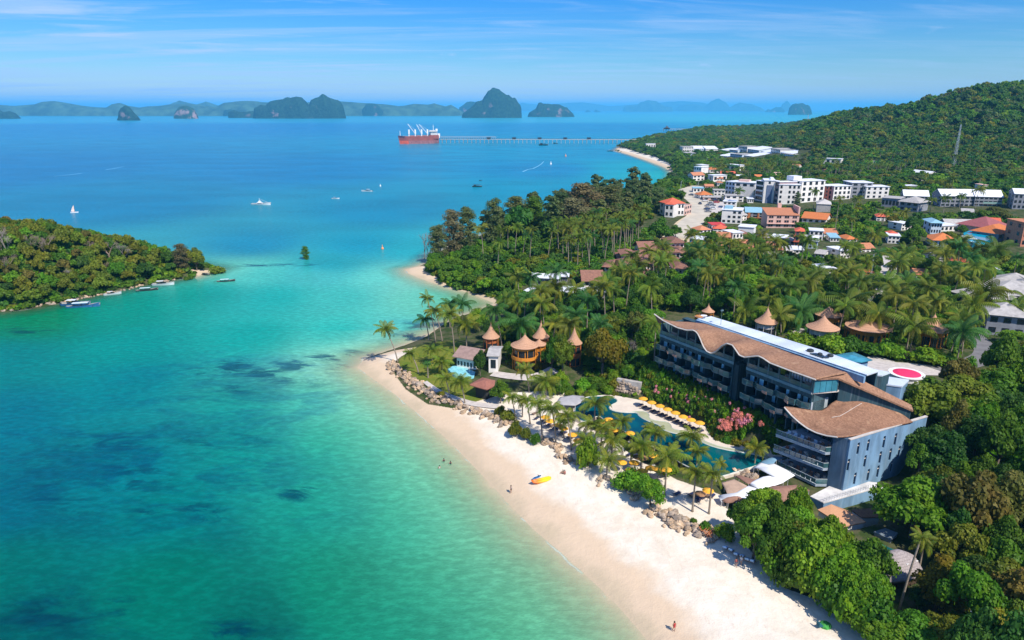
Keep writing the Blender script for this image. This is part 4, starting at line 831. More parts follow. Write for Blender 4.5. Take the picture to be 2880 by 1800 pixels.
for h_ in uh:
    w2 = MB().box(-.30, h_[0] - .31, h_[1] - h_[2], -.24, h_[0] + .31, h_[1] + h_[2]); w2.mi = 1; w2.box(-.24, h_[0] - .31, h_[1] + h_[2] * .38, -.1, h_[0] + .31, h_[1] + h_[2] * .38 + .09); w2.obj('slit_window', [GLS, TRIM], blk)
MB().box(-.45, -.7, topz, .08, 21, topz + .18).obj('coping', TRIM, blk)
MB().prism([(-2.7, -1.6), (-.35, -.7), (-.35, .3), (-2.7, .3)], 0, topz).obj('corner_wall', bluewall('corner_blue', (0.045, 0.10, 0.17)), blk)
MB().prism([(-12, 4.5), (-.36, 4.5), (-.36, 15.5), (-9.2, 6.2), (-12, 4.7)], 0, 12.4).obj('inner_body', BLUED, blk)
for k_, z in enumerate((3.55, 6.8, 10.05)):
    ex = [0.9, 0.5, 0.0][k_]
    pl = [(-12.6 - ex * .4, -4.9), (-3.2, -2.5), (-2.65, -.9), (-2.65, 4.5), (-12.0, 4.5)]
    if k_ == 0: pl[0] = (-13.2, -4.6); pl[1] = (-3.6, -3.4); pl[2] = (-2.65, -1.6)
    sb = MB().prism(pl, z - .55, z).obj('terrace_slab', M('terrace_edge', (0.36, 0.42, 0.48), 0.7, 0.15, 1), blk)
    for i in range(9):
        a0 = Vector((*pl[0], z + .5)).lerp(Vector((*pl[1], z + .5)), i / 9 + .008); b0 = Vector((*pl[0], z + .5)).lerp(Vector((*pl[1], z + .5)), (i + 1) / 9 - .008); MB().bar(a0, b0, .04, .95).obj('glass_panel', RAILG, sb)
    MB().bar((*pl[1], z + .5), (*pl[2], z + .5), .04, .95).obj('glass_panel', RAILG, sb)
    MB().bar((*pl[0], z + 1.0), (*pl[1], z + 1.0), .07, .06).bar((*pl[1], z + 1.0), (*pl[2], z + 1.0), .07, .06).bar((*pl[0], z + .03), (*pl[1], z + .03), .3, .08).obj('handrail', M('rail_paint', (0.5, 0.56, 0.58), 0.6), sb)
    zt = [6.2, 9.45, 13.4][k_]
    for x in (-11.0, -8.6, -6.2, -3.9):
        inst('window', roommesh(2.2, 2.4), blk, (x, 1.6, z + .02))
        MB().box(x + 1.1, 1.3, z, x + 1.35, 1.7, zt - .2).obj('column', COLM, blk)
    MB().box(-12.0, 1.9, z, -2.7, 2.1, zt - .3).obj('glass_wall', M('green_glass', (0.03, 0.08, 0.08), 0.15, 0.3, 1, spec=0.8), blk)
    rng = random.Random(k_)
    for i in range(7):
        x = -11.6 + i * 1.25; y = -4.3 + i * .33 + .9; c_ = rng.choice(((.30, .12, .07), (.5, .42, .33), (.2, .1, .07))) if k_ < 2 else rng.choice(((.6, .66, .7), (.3, .16, .12)))
        MB().box(x, y, z, x + .7, y + .6, z + .45).box(x, y + .5, z + .45, x + .7, y + .6, z + .9).obj('chair', M('chair_%d' % int(c_[0] * 100), c_, 0.8), blk)
    for i in range(3): x = -10.6 + i * 2.6; MB().lathe([(.3, 0), (.05, .05), (.05, .7), (.45, .72), (.45, .76)], 10, (x, -2.2 + i * .6, z)).obj('table', WHT if k_ else WDECK, blk)
r = roofed('terrace_annexe', 'low blue annexe whose flat roof terrace has a metal railing', 'building', [(1605, 885), (1797, 978), (2460, 790), (2640, 760), (2560, 690), (2100, 640), (1890, 735)], 'j', 3.3, 1.0, M('roof_screed', (0.62, 0.60, 0.58), 0.85, 0.2, 0.4, stain=0.6, stain_col=(0.38, 0.25, 0.2)), BLUE, .2, .99)
c_ = r.location; rl_ = MB(); A_ = W(*fp('j', 1797, 970), 3.3) - c_; B_ = W(*fp('j', 2460, 782), 3.3) - c_
A_.z = B_.z = 2.3
for i in range(19): p = A_.lerp(B_, i / 18); rl_.bar(p, p + Vector((0, 0, .95)), .04)
rl_.bar(A_ + Vector((0, 0, .95)), B_ + Vector((0, 0, .95)), .05).bar(A_ + Vector((0, 0, .5)), B_ + Vector((0, 0, .5)), .03).obj('railing', M('rail_white', (0.5, 0.5, 0.5), 0.6), r)
# ================================================================ town and roads
EXCL = []           # keep-out polygons for trees (world xy)
def footprint_excl(P, clear=6.0, m=1.0):
    """the footprint grown by m and stretched towards the camera so that the building stays in sight"""
    c = sum((Vector((p[0], p[1])) for p in P), Vector((0, 0))) / len(P); out = []
    for p in P:
        q = Vector((p[0], p[1])) + (Vector((p[0], p[1])) - c).normalized() * m; out.append(q)
    near = [q - q.normalized() * clear for q in out]
    pts = sorted({(round(q.x, 2), round(q.y, 2)) for q in out + near})
    def half(ps):
        h = []
        for p in ps:
            while len(h) > 1 and (h[-1][0] - h[-2][0]) * (p[1] - h[-2][1]) - (h[-1][1] - h[-2][1]) * (p[0] - h[-2][0]) <= 0: h.pop()
            h.append(p)
        return h
    H_ = half(pts)[:-1] + half(pts[::-1])[:-1]; EXCL.append(H_); return H_
WINC = {}
def winmesh(w, h, fcol='white'):
    k_ = (round(w, 1), round(h, 1), fcol)
    if k_ not in WINC:
        fm = {'white': WHT, 'dark': DRK, 'pink': M('pink_trim', (0.72, 0.42, 0.36), 0.7)}[fcol]; t = max(0.06, w * .05)
        m_ = MB().box(-w / 2, -.08, 0, -w / 2 + t, .02, h).box(w / 2 - t, -.08, 0, w / 2, .02, h).box(-w / 2, -.08, 0, w / 2, .02, t).box(-w / 2, -.08, h - t, w / 2, .02, h).box(-t / 2, -.07, 0, t / 2, .02, h)
        m_.mi = 1; m_.box(-w / 2 + t, -.03, t, w / 2 - t, -.01, h - t); WINC[k_] = m_.mesh('window', [fm, GLS])
    return WINC[k_]
OR1 = M('orange_tiles', (0.55, 0.17, 0.05), 0.85, 0.15, 2, objvar=.1, stain=.2); OR2 = M('terracotta_tiles', (0.50, 0.20, 0.10), 0.85, 0.15, 2, objvar=.12, stain=.25); RED = M('red_tiles', (0.60, 0.12, 0.06), 0.8, 0.12, 2); BRN = M('brown_roof', (0.24, 0.115, 0.08), 0.9, 0.2, 1.5, objvar=.15, stain=.3); GRYR = M('grey_roof', (0.38, 0.36, 0.34), 0.85, 0.15, 1, objvar=.1, stain=.3)
WR = M('white_roof', (0.74, 0.76, 0.80), 0.6, 0.08, .6, stain=.2, stain_col=(.45, .45, .45)); PINK = M('pink_wall', (0.66, 0.43, 0.36), 0.8, 0.1, .5); WW = M('white_wall', (0.79, 0.75, 0.70), 0.8, 0.08, .4, objvar=.05, stain=.12, stain_col=(.42, .38, .34)); BW = M('bluish_white_wall', (0.55, 0.64, 0.74), 0.8, 0.08, .4); GW = M('grey_wall', (0.26, 0.27, 0.30), 0.85, 0.15, .5, stain=.4); TW = M('terracotta_wall', (0.50, 0.20, 0.12), 0.85, .15, 1); MAROON = M('maroon_tiles', (0.30, 0.09, 0.09), .8, .15, 1.5); BLR = M('pale_blue_roof', (0.25, 0.45, 0.55), .6, .1, 1); MURAL = M('bright_blue_wall', (0.03, 0.28, 0.50), .6, .15, .5)
def bld(name, label, cat, fr, L, R, ytop, depth, roof='flat', wall=None, rmat=None, rows=2, cols=4, wfr='white', side=2, skip=None, clear=None, group=None, ww=.55, wh=.5, over=.4, extra=None, zt=None):
    """building whose ground corners L, R (pixels of frame fr) and roof row ytop are read off the photograph"""
    wall = wall or WW; rmat = rmat or WR
    P = GP(*fp(fr, *L)); Q = GP(*fp(fr, *R)); d = Q - P; d.z = 0; w = d.length; ang = math.atan2(d.y, d.x); g0 = min(P.z, Q.z)
    h = ZR(P.x, P.y, fp(fr, 0, ytop)[1]) - g0 if zt is None else zt
    r = empty(name, (P.x, P.y, g0), ang, label, cat, group)
    ux = d / w; vy = Vector((-ux.y, ux.x, 0)); fpz = [P, P + d, P + d + vy * depth, P + vy * depth]; footprint_excl([(p.x, p.y) for p in fpz], (clear * 1.4 if clear is not None else h * 2.4 + 10), 2.0)
    if roof == 'flat':
        MB().box(0, 0, -1.5, w, depth, h).obj('wall', wall, r)
        MB().box(-over, -over, h + .003, w + over, depth + over, h + .25).obj('roof', rmat, r)
    elif roof == 'parapet':
        MB().box(0, 0, -1.5, w, depth, h - .8).box(0, 0, h - .8, w, .25, h).box(0, depth - .25, h - .8, w, depth, h).box(0, .25, h - .8, .25, depth - .25, h).box(w - .25, .25, h - .8, w, depth - .25, h).obj('wall', wall, r)
        MB().box(.25, .25, h - .797, w - .25, depth - .25, h - .7).obj('roof', rmat, r)
    else:
        rh = min(w, depth) * {'gable': .28, 'hip': .28, 'steep': .55, 'shed': .18}[roof]; e = over; eh = max(h - rh, h * .45)
        if roof != 'shed': h0 = eh; h1 = h
        else: h0 = eh; h1 = h
        MB().box(0, 0, -1.5, w, depth, h0).obj('wall', wall, r); m_ = MB(); t = .22
        if roof in ('gable', 'steep'):
            for s_ in (0, 1):
                y0, y1 = (-e, depth / 2) if s_ == 0 else (depth + e, depth / 2); a = [(-e, y0, h0 - .05), (w + e, y0, h0 - .05), (w + e, y1, h1), (-e, y1, h1)]; b_ = [(x, y, z + t) for x, y, z in a]
                f = [(0, 3, 2, 1), (4, 5, 6, 7), (0, 1, 5, 4), (1, 2, 6, 5), (3, 0, 4, 7)]; m_.add(a + b_, f if s_ == 0 else [x[::-1] for x in f])
            for x0_, x1_ in ((0, .2), (w, w - .2)):
                f = [(0, 2, 1), (3, 4, 5), (0, 3, 5, 2), (1, 2, 5, 4)]
                MB().add([(x0_, 0, h0), (x0_, depth, h0), (x0_, depth / 2, h1 - .1), (x1_, 0, h0), (x1_, depth, h0), (x1_, depth / 2, h1 - .1)], f if x0_ == 0 else [q[::-1] for q in f]).obj('gable', wall, r)
        elif roof == 'hip':
            k_ = min(w, depth) / 2; a = [(-e, -e, h0), (w + e, -e, h0), (w + e, depth + e, h0), (-e, depth + e, h0)]
            rd = [(k_, depth / 2, h1), (w - k_, depth / 2, h1)] if w > depth else [(w / 2, k_, h1), (w / 2, depth - k_, h1)]
            if w <= depth: m_.add([(x, y, z + .003) for x, y, z in a] + rd, [(0, 1, 4), (1, 2, 5, 4), (2, 3, 5), (3, 0, 4, 5), (3, 2, 1, 0)])
            else: m_.add([(x, y, z + .003) for x, y, z in a] + rd, [(0, 1, 5, 4), (1, 2, 5), (2, 3, 4, 5), (3, 0, 4), (3, 2, 1, 0)])
        else:
            m_.prism([(-e, -e), (w + e, -e), (w + e, depth + e), (-e, depth + e)], [h0 + .01, h0 + .01, h1, h1], [h0 + .25, h0 + .25, h1 + .25, h1 + .25])
            MB().prism([(0, .1), (w, .1), (w, depth), (0, depth)], h0 - .01, [h0, h0, h1, h1]).obj('upper_wall', wall, r)
        m_.obj('roof', rmat, r); h = h0
    if rows and cols:
        fh = h / rows; cw = w / cols
        for a in range(rows):
            for c_ in range(cols):
                if skip and (a, c_) in skip: continue
                inst('window', winmesh(cw * ww, fh * wh, wfr), r, ((c_ + .5) * cw, 0, a * fh + fh * .28))
            for c_ in range(side):
                dw = depth / max(side, 1); inst('window', winmesh(min(dw * .4, 1.6), fh * wh, wfr), r, (0, (c_ + .5) * dw, a * fh + fh * .28), (0, 0, -math.pi / 2))
    if extra: extra(r, w, depth, h)
    return r
AB = 'apartment block'
def panel(x0, x1, mat, y=-.35, z0=0., z1=1., nm='facade_panel'):
    return lambda r, w, dp, h: MB().box(x0 * w, y, z0 * h - .5, x1 * w, -.01, z1 * h).obj(nm, mat, r)
def roofbox(*bs):
    def f(r, w, dp, h):
        for (a, b_, hh, mt) in bs: MB().box(a * w, dp * .3, h + .26, b_ * w, dp * .8, h + hh).obj('roof_box', mt, r)
    return f
bld('apartment_block', 'bluish white three-storey block at the left end of the white row', AB, 'h', (800, 430), (930, 445), 252, 12, 'flat', BW, WR, 3, 3, 'dark')
bld('apartment_block', 'cream blank-walled block right of the bluish one', AB, 'h', (925, 465), (1215, 480), 262, 12, 'flat', WW, WR, 3, 3, 'dark', skip={(1, 1), (1, 2), (0, 1), (0, 2)}, extra=roofbox((.1, .6, 1.6, PINK)))
bld('apartment_block', 'tall narrow block with stacked balcony windows in the white row', AB, 'h', (1218, 520), (1330, 540), 240, 13, 'flat', WW, WR, 4, 1, 'dark', ww=.85, wh=.66)
bld('apartment_block', 'tall white block with one dark blue facade panel', AB, 'h', (1330, 562), (1480, 562), 240, 14, 'flat', WW, WR, 5, 1, 'dark', ww=.2, extra=lambda r, w, d, h: (panel(.28, .8, M('slate_blue_panel', (0.12, 0.16, 0.26), .8), z1=.8)(r, w, d, h), roofbox((.6, .9, 1.5, WR))(r, w, d, h)))
bld('apartment_block', 'white block end with brown windowed bay beside the blue panel', AB, 'h', (1482, 560), (1545, 575), 252, 13, 'flat', M('taupe_wall', (0.33, 0.24, 0.24), .8), WR, 4, 1, 'dark', ww=.55)
bld('apartment_block', 'widest white block with small square windows and three tall window stacks', AB, 'h', (1545, 580), (1850, 575), 300, 13, 'flat', WW, WR, 4, 5, 'dark', skip={(a, 1) for a in range(4)}, ww=.5, wh=.55)
bld('apartment_block', 'white block with a flat box on its roof behind the palm', AB, 'h', (1860, 560), (2190, 530), 254, 14, 'flat', WW, WR, 4, 4, 'dark', ww=.45, wh=.6, extra=roofbox((-.2, .15, 3.2, WR)))
bld('apartment_block', 'dark red recessed block in the white row', AB, 'h', (2195, 528), (2262, 528), 318, 12, 'flat', M('oxblood_wall', (0.20, 0.06, 0.045), .8), WR, 4, 1, 'dark', ww=.3)
bld('apartment_block', 'white block right of the dark red recess', AB, 'c', (1062, 915), (1185, 905), 818, 13, 'flat', WW, WR, 3, 4, 'dark', ww=.5, wh=.6)
bld('apartment_block', 'rear white block with a grey end in the right of the row', AB, 'c', (1188, 900), (1335, 895), 792, 14, 'flat', GW, WR, 4, 3, 'dark')
bld('apartment_block', 'last white block at the right end of the row', AB, 'c', (1292, 905), (1455, 900), 820, 12, 'flat', WW, WR, 3, 4, 'dark', ww=.42, wh=.55)
HS = 'house'
bld('villa', 'white villa with a steep bright orange roof by the curving road', HS, 'h', (-10, 750), (215, 740), 500, 11, 'hip', WW, RED, 2, 5, 'dark', over=.8)
bld('villa', 'small orange-gabled wing left of the steep orange roof', HS, 'b', (2290, 1035), (2350, 1040), 925, 9, 'hip', WW, RED, 2, 2, 'dark')
bld('row_house', 'terraced pinkish houses beside the steep orange roof', HS, 'h', (225, 740), (320, 710), 600, 8, 'parapet', PINK, GRYR, 2, 3, 'dark')
bld('white_house', 'stepped white modern house left of the balcony building', HS, 'h', (745, 845), (1030, 860), 655, 12, 'flat', WW, WR, 3, 4, 'dark', skip={(2, 0), (2, 1), (1, 0)}, extra=roofbox((.1, .5, 1.6, BLR)))
bld('balcony_building', 'brown wooden balcony building with a pale blue flat roof', 'building', 'h', (1085, 800), (1370, 810), 650, 10, 'shed', GW, BLR, 3, 3, 'dark', ww=.7, wh=.6, extra=lambda r, w, d, h: (MB().box(.5, -1.4, h * .33, w - .5, -.1, h * .33 + .2).obj('balcony', M('orange_wood', (.4, .16, .06), .8), r), MB().box(.1 * w, -.5, 0, .24 * w, -.02, h * .98).box(.6 * w, -.5, 0, .68 * w, -.02, h * .98).obj('wood_screen', M('orange_wood', (.4, .16, .06), .8), r)))
bld('pink_guesthouse', 'three-storey pink guesthouse with a long orange lean-to roof', 'building', 'h', (1385, 915), (1830, 915), 672, 13, 'shed', PINK, OR2, 3, 4, 'pink', ww=.62, wh=.66, side=0, extra=lambda r, w, d, h: (MB().box(w * 1.0, 2, 0, w * 1.05, d, h + 4.5).box(w * .5, d, h, w * .62, d + 2, h + 5).obj('stair_tower', PINK, r), MB().bar((0, -.5, h * .36), (w, -.5, h * .36), 1, .2).obj('balcony_slab', PINK, r)))
bld('orange_roofed_shed', 'low white shed with a bright orange roof right of the pink guesthouse', 'shed', 'h', (1890, 830), (2230, 835), 700, 12, 'gable', WW, OR1, 1, 4, 'dark', over=.6)
bld('grey_dome_shed', 'pale tent-like hall with a curved roof behind the orange shed', 'hall', 'h', (2090, 690), (2290, 690), 520, 14, 'hip', GRYR, M('pale_membrane', (0.5, 0.47, 0.44), .8, .1), 0, 0)
bld('white_gable_hall', 'white end wall of a hall above small brown roofs', 'hall', 'h', (985, 1000), (1200, 1015), 895, 9, 'flat', M('bright_white_wall', (0.78, 0.77, 0.75), .8, .05), WR, 0, 0)
bld('brown_roofed_house', 'small house with two brown hipped roofs before the white hall', HS, 'h', (945, 1060), (1150, 1065), 960, 8, 'hip', PINK, BRN, 1, 4, 'dark')
bld('orange_house', 'small house with a terracotta roof above the long terracotta one', HS, 'h', (678, 1100), (870, 1105), 990, 8, 'gable', TW, OR2, 1, 3, 'dark')
bld('blue_house', 'bright blue flat-roofed house at the end of the road', HS, 'h', (300, 1165), (490, 1185), 1065, 9, 'flat', MURAL, WR, 1, 2)
bld('terracotta_villa', 'long terracotta villa with a big sloping roof among palms', 'villa', 'h', (765, 1290), (1300, 1300), 1110, 12, 'gable', TW, OR2, 2, 6, 'dark', over=.8, clear=4)
bld('terracotta_villa', 'terracotta villa with rounded roof ends right of the long one', 'villa', 'h', (1310, 1340), (1600, 1345), 1135, 12, 'hip', TW, OR2, 2, 4, 'dark', over=.9, clear=5)
bld('terracotta_tower', 'red-brown tower house with stacked tiled roofs', 'tower house', 'h', (1775, 1190), (1900, 1195), 925, 8, 'hip', TW, RED, 3, 2, 'dark', ww=.6, wh=.6, extra=lambda r, w, d, h: MB().box(-.6, -.6, h * .68, w + .6, -.05, h * .76).box(-.6, -.6, h * .35, w + .6, -.05, h * .4).obj('tiled_canopy', RED, r))
bld('white_roofed_bar', 'open pavilion with a flat white roof left of the tower house', 'pavilion', 'h', (1440, 1120), (1640, 1135), 1040, 9, 'flat', GW, WR, 1, 4, 'dark')
bld('grey_hipped_house', 'grey hipped roof above the round terracotta roof', HS, 'h', (1235, 1075), (1430, 1085), 1000, 9, 'hip', GW, GRYR, 1, 3, 'dark')
bld('pinkish_house', 'house with a pale pink tent roof left of the tower house', HS, 'h', (1660, 1150), (1780, 1155), 1060, 7, 'hip', PINK, M('pale_pink_roof', (0.5, 0.38, 0.35), .8), 1, 2, 'dark')
bld('white_house', 'white curved house to the right of the tower house', HS, 'h', (1905, 1200), (2110, 1210), 1060, 9, 'shed', BW, WR, 2, 3, 'dark')
bld('white_house', 'tall white house end behind the tower house', HS, 'h', (1990, 1090), (2180, 1095), 950, 8, 'flat', WW, WR, 2, 3, 'dark')
bld('white_house', 'white walls showing below the round terracotta roof', HS, 'h', (1610, 1320), (1770, 1320), 1215, 8, 'parapet', WW, GRYR, 1, 2, 'dark')
bld('blue_white_roofs', 'pale blue shop roofs in the palms right of the white house', 'shop', 'h', (2290, 1110), (2419, 1110), 1030, 9, 'shed', WW, BLR, 1, 3, 'dark')
bld('red_awning_shop', 'low shop with red sails over its terrace near the road', 'shop', 'h', (610, 950), (790, 950), 870, 8, 'flat', WW, M('red_sail', (0.55, 0.05, 0.05), .8), 1, 4, 'dark')
bld('white_kiosk', 'small white house left of the red-awning shop', HS, 'h', (440, 990), (600, 980), 895, 8, 'hip', WW, OR2, 1, 3, 'dark')
for i, (x0, x1, yb, yt, rf_, rm, wl_, lb) in enumerate([
    (355, 460, 160, 40, 'flat', WR, WW, 'slim white apartment tower in the trees beyond the street'), (235, 300, 190, 135, 'hip', BLR, WW, 'tiny blue-white house near the far beach'),
    (640, 770, 260, 175, 'gable', OR2, WW, 'white house with a terracotta roof beyond the street bend'), (740, 950, 175, 115, 'gable', RED, PINK, 'long red roof in the trees beyond the white row'),
    (970, 1060, 235, 165, 'gable', WR, WW, 'white-roofed house above the left end of the white row'), (1225, 1320, 225, 162, 'gable', OR1, PINK, 'small bright orange roof above the white row'), (1495, 1600, 195, 130, 'gable', PINK, WW, 'faded pink roof deep in the trees above the white row'),
    (350, 500, 410, 350, 'flat', BLR, WW, 'blue-roofed shop at the top of the curving road'), (520, 640, 345, 300, 'gable', OR2, PINK, 'pink-walled shop by the street bend'), (640, 800, 455, 380, 'flat', GRYR, WW, 'flat grey-roofed shop below the street bend'),
    (800, 1060, 545, 455, 'flat', GRYR, WW, 'long low shop row before the blank-walled block'), (490, 760, 520, 480, 'flat', GRYR, PINK, 'long low shelter beside the car park'), (690, 770, 320, 250, 'hip', OR2, WW, 'pinkish house just left of the bluish block'), (1120, 1200, 560, 500, 'flat', WR, WW, 'small white annexe before the tall narrow block')]):
    bld('street_house', lb, HS, 'h', (x0, yb), (x1, yb), yt, 9, rf_, wl_, rm, 2 if yb - yt > 70 else 1, 3, 'dark', side=1)
LC = 'hotel building'
bld('grey_complex', 'left part of the long grey complex under white roofs', LC, 'i', (705, 440), (1060, 445), 285, 12, 'gable', GW, WR, 2, 6, 'dark')
bld('grey_complex', 'middle part of the long grey complex under white roofs', LC, 'i', (1230, 510), (1700, 500), 278, 13, 'gable', GW, WR, 3, 7, 'dark', ww=.7)
bld('grey_complex', 'right part of the long grey complex with glazed balconies', LC, 'i', (1705, 505), (2095, 505), 285, 13, 'gable', GW, WR, 3, 6, 'dark', ww=.75, extra=lambda r, w, d, h: MB().box(.3 * w, -1.0, h * .33, w * .98, -.9, h * .5).obj('glass_rail', M('rail_green', (.25, .4, .36), .2), r))
bld('grey_complex', 'grey block under a white roof at the right edge', LC, 'i', (2245, 545), (2500, 550), 268, 13, 'gable', GW, WR, 3, 4, 'dark')
bld('grey_hall', 'grey building with a low white sweeping roof in front of the long complex', 'building', 'i', (390, 510), (640, 530), 385, 14, 'flat', GW, GRYR, 1, 5, 'dark', ww=.7)
bld('grey_hall', 'grey house with a curled grey roof ridge', 'building', 'i', (640, 560), (905, 590), 360, 13, 'hip', GW, GRYR, 2, 3, 'dark', over=1.2)
bld('pale_cabin', 'low cabin with a pale roof under the long grey complex', 'cabin', 'i', (1530, 640), (1700, 650), 560, 8, 'shed', GW, GRYR, 1, 2, 'dark')
bld('pale_roof', 'thin white roof alone in the trees above the grey complex', 'shed', 'i', (745, 245), (895, 240), 215, 6, 'flat', GW, WR, 0, 0)
bld('blue_roofed_pavilion', 'tall grey pavilion with a pale blue roof at the left of the pool complex', 'pavilion', 'i', (1085, 900), (1235, 905), 700, 12, 'hip', BW, BLR, 2, 4, 'dark', over=1)
bld('grey_roofed_hall', 'long grey-roofed hall behind the turquoise pool', 'hall', 'i', (1310, 820), (1720, 830), 705, 10, 'gable', GW, GRYR, 0, 0)
bld('white_curved_hall', 'white-roofed hall in front of the grey roof', 'hall', 'i', (1225, 870), (1460, 860), 785, 9, 'flat', WW, WR, 1, 4, 'dark')
bld('maroon_roofed_hall', 'large hall with overlapping maroon roofs beside the turquoise pool', 'hall', 'i', (1900, 930), (2200, 900), 690, 16, 'hip', PINK, MAROON, 1, 5, 'dark', over=1.2)
bld('maroon_roofed_hall', 'long maroon roof edge behind the turquoise pool', 'hall', 'i', (1585, 870), (1900, 880), 800, 8, 'gable', PINK, MAROON, 0, 0)
bld('maroon_roofed_hall', 'far maroon and red roof at the back of the pool complex', 'hall', 'i', (1900, 760), (2080, 770), 680, 8, 'gable', PINK, RED, 0, 0)
bld('orange_villa', 'villa with stacked bright orange roofs at the front of the pool complex', 'villa', 'i', (1125, 1080), (1460, 1090), 900, 11, 'hip', BW, OR1, 1, 5, 'dark', over=1)
bld('orange_villa', 'orange-roofed building at the right of the turquoise pool', 'villa', 'i', (2040, 1010), (2300, 960), 800, 12, 'hip', GW, OR1, 1, 4, 'dark', over=1)
bld('pool_bar', 'pyramid-roofed white poolside bar', 'pavilion', 'i', (1590, 1060), (1730, 1065), 930, 7, 'hip', WW, M('white_shingle', (.72, .74, .74), .8), 1, 3)
bld('brown_building', 'brown building edge beside the orange roof at the right border', 'building', 'i', (2360, 1080), (2600, 1080), 740, 12, 'flat', TW, OR2, 3, 3, 'dark')
pz = GP(*fp('i', 1740, 960)).z + 2.4
o = slabpoly([(1560, 880), (1640, 850), (1920, 860), (2010, 930), (1900, 990), (1700, 1020), (1580, 985)], 'i', pz, 2.5, M('turquoise_pool', (0.0, 0.36, 0.56), .12, .08, .3, spec=.7), 'swimming_pool', 'bright turquoise pool of the complex with maroon roofs', 'swimming pool'); footprint_excl([W(*fp('i', *p), pz)[:2] for p in [(1540, 860), (1920, 850), (2020, 930), (1700, 1040), (1560, 1000)]], 12)
bld('small_kiosk', 'round red-roofed kiosk alone in the palms', 'kiosk', 'i', (500, 1000), (625, 1000), 860, 6, 'hip', TW, RED, 1, 2, 'dark')
for (fr, x0, x1, yb, yt, rf_, rm, lb) in [('c', 975, 1120, 655, 618, 'flat', WR, 'white villa group at the foot of the wooded hill'), ('c', 990, 1030, 705, 690, 'gable', BRN, 'small brown-roofed house below the white villa group'), ('c', 768, 820, 690, 660, 'gable', OR2, 'lone pinkish roof left of the white villa group'), ('c', 1615, 1745, 730, 700, 'gable', WR, 'white roofs low on the hill under the mast'), ('c', 1690, 1730, 775, 758, 'flat', WR, 'tiny white roof below the mast'),
                                         ('c', 530, 568, 402, 390, 'hip', WR, 'white-roofed pavilion on the far wooded point'), ('c', 660, 695, 415, 402, 'flat', WR, 'low white roof right of the far pavilion'), ('b', 2160, 2225, 552, 515, 'flat', WR, 'white house near the jetty root'), ('c', 1330, 1400, 660, 640, 'flat', GRYR, 'faint grey roof in the hillside palms'), ('i', 1820, 1890, 280, 205, 'flat', PINK, 'pinkish ruin among the trees behind the grey complex'),
                                         ('c', 75, 135, 700, 660, 'flat', WR, 'slender white block near the far beach'), ('c', 15, 50, 745, 715, 'hip', BLR, 'bluish roof close to the bay shore')]:
    bld('hillside_house', lb, HS, fr, (x0, yb), (x1, yb), yt, 14 if fr == 'c' and yb < 500 else 9, rf_, WW, rm, 1, 4 if x1 - x0 > 60 else 2, 'dark', side=0, clear=20)
EST = [(0, 75, 570, 537), (78, 160, 566, 535), (165, 250, 568, 536), (20, 90, 600, 580), (260, 318, 566, 545), (330, 390, 578, 538), (392, 455, 575, 530), (458, 540, 578, 532), (250, 330, 612, 582), (335, 420, 612, 584), (425, 498, 610, 582), (555, 620, 586, 548), (622, 690, 584, 545), (692, 780, 590, 560), (500, 556, 600, 570), (700, 790, 602, 585)]
ESTL = ['white block at the left end of the back row, far estate', 'second white block of the back row, far estate', 'third white block of the back row, far estate', 'low grey block below the left end of the far estate', 'short block between the two halves of the far estate', 'grey block left of the tallest one, far estate', 'tallest pale block of the far estate', 'pale block just right of the tallest one, far estate', 'front row block at the left, far estate', 'front row block in the middle, far estate', 'front row block at the right, far estate', 'white block right of the gap, far estate', 'wide low white block near the hill, far estate', 'last white roof of the far estate at the foot of the hill', 'small block filling the gap, far estate', 'lowest block at the right end of the far estate']
for i, (x0, x1, yb, yt) in enumerate(EST):
    bld('estate_block', ESTL[i], 'apartment block', 'c', (x0, yb), (x1, yb), yt, 22, 'shed' if i % 3 else 'flat', BW if i % 2 else WW, WR if i % 3 else GRYR, 2, 6, 'dark', side=0, clear=55, group='white blocks of the far estate')
for i, (x, y, w_, lb) in enumerate([(2010, 1400, 110, 'nearest'), (2110, 1350, 110, 'second'), (2170, 1280, 90, 'third'), (2150, 1395, 70, 'small fourth'), (2030, 1340, 70, 'fifth'), (2350, 1310, 95, 'sixth, by the road'), (2380, 1245, 90, 'seventh, by the road'), (1780, 1490, 120, 'lowest, beside the white tents'), (2400, 1430, 80, 'eighth, among palms')]):
    bld('bungalow', {0: 'front brown-roofed bungalow of the cluster behind the wood', 1: 'brown bungalow roof right of the front one', 2: 'brown bungalow at the top of the cluster', 3: 'small brown bungalow tucked behind two larger ones', 4: 'brown bungalow at the left edge of the cluster', 5: 'brown-roofed house at the end of the sandy road', 6: 'farther brown-roofed house beside the road end', 7: 'brown pointed roof beside the white tents', 8: 'brown roof low among the palms below the road'}[i], 'bungalow', 'b',
        (x - w_ / 2, y + 40), (x + w_ / 2, y + 38), y - 55, 11, 'steep' if i in (2, 7) else 'hip', WW, BRN, 1, 3, 'dark', over=1.2, clear=8)
for i, (X0, X1, yb, yt, lb) in enumerate([(1335, 1530, 1520, 1460, 'long flat white awning roof behind the second beach'), (1540, 1600, 1500, 1455, 'small white roof next to the long awning'), (1545, 1690, 1625, 1560, 'white slatted roof in the trees below the awning'), (1780, 1890, 1610, 1560, 'ragged white roof right of the slatted one'), (1305, 1390, 1595, 1560, 'white strip roof left of the slatted one')]):
    X_, Y_ = (0, 0); bld('awning_building', lb, 'building', 'b' , (X0, yb), (X1, yb), yt, 7, 'flat', GW, WR, 1, 4, 'dark', over=.8, clear=9)
GP_ = [((2245, 815), (2330, 840), 765, 'grey tiled villa roof with a rounded ridge, right of the palms', 'hip'), ((2345, 850), (2450, 880), 795, 'wide pale grey roof at the right border', 'hip'), ((2330, 780 + 20), (2420, 815), 745, 'rear grey roof touching the right border', 'hip')]
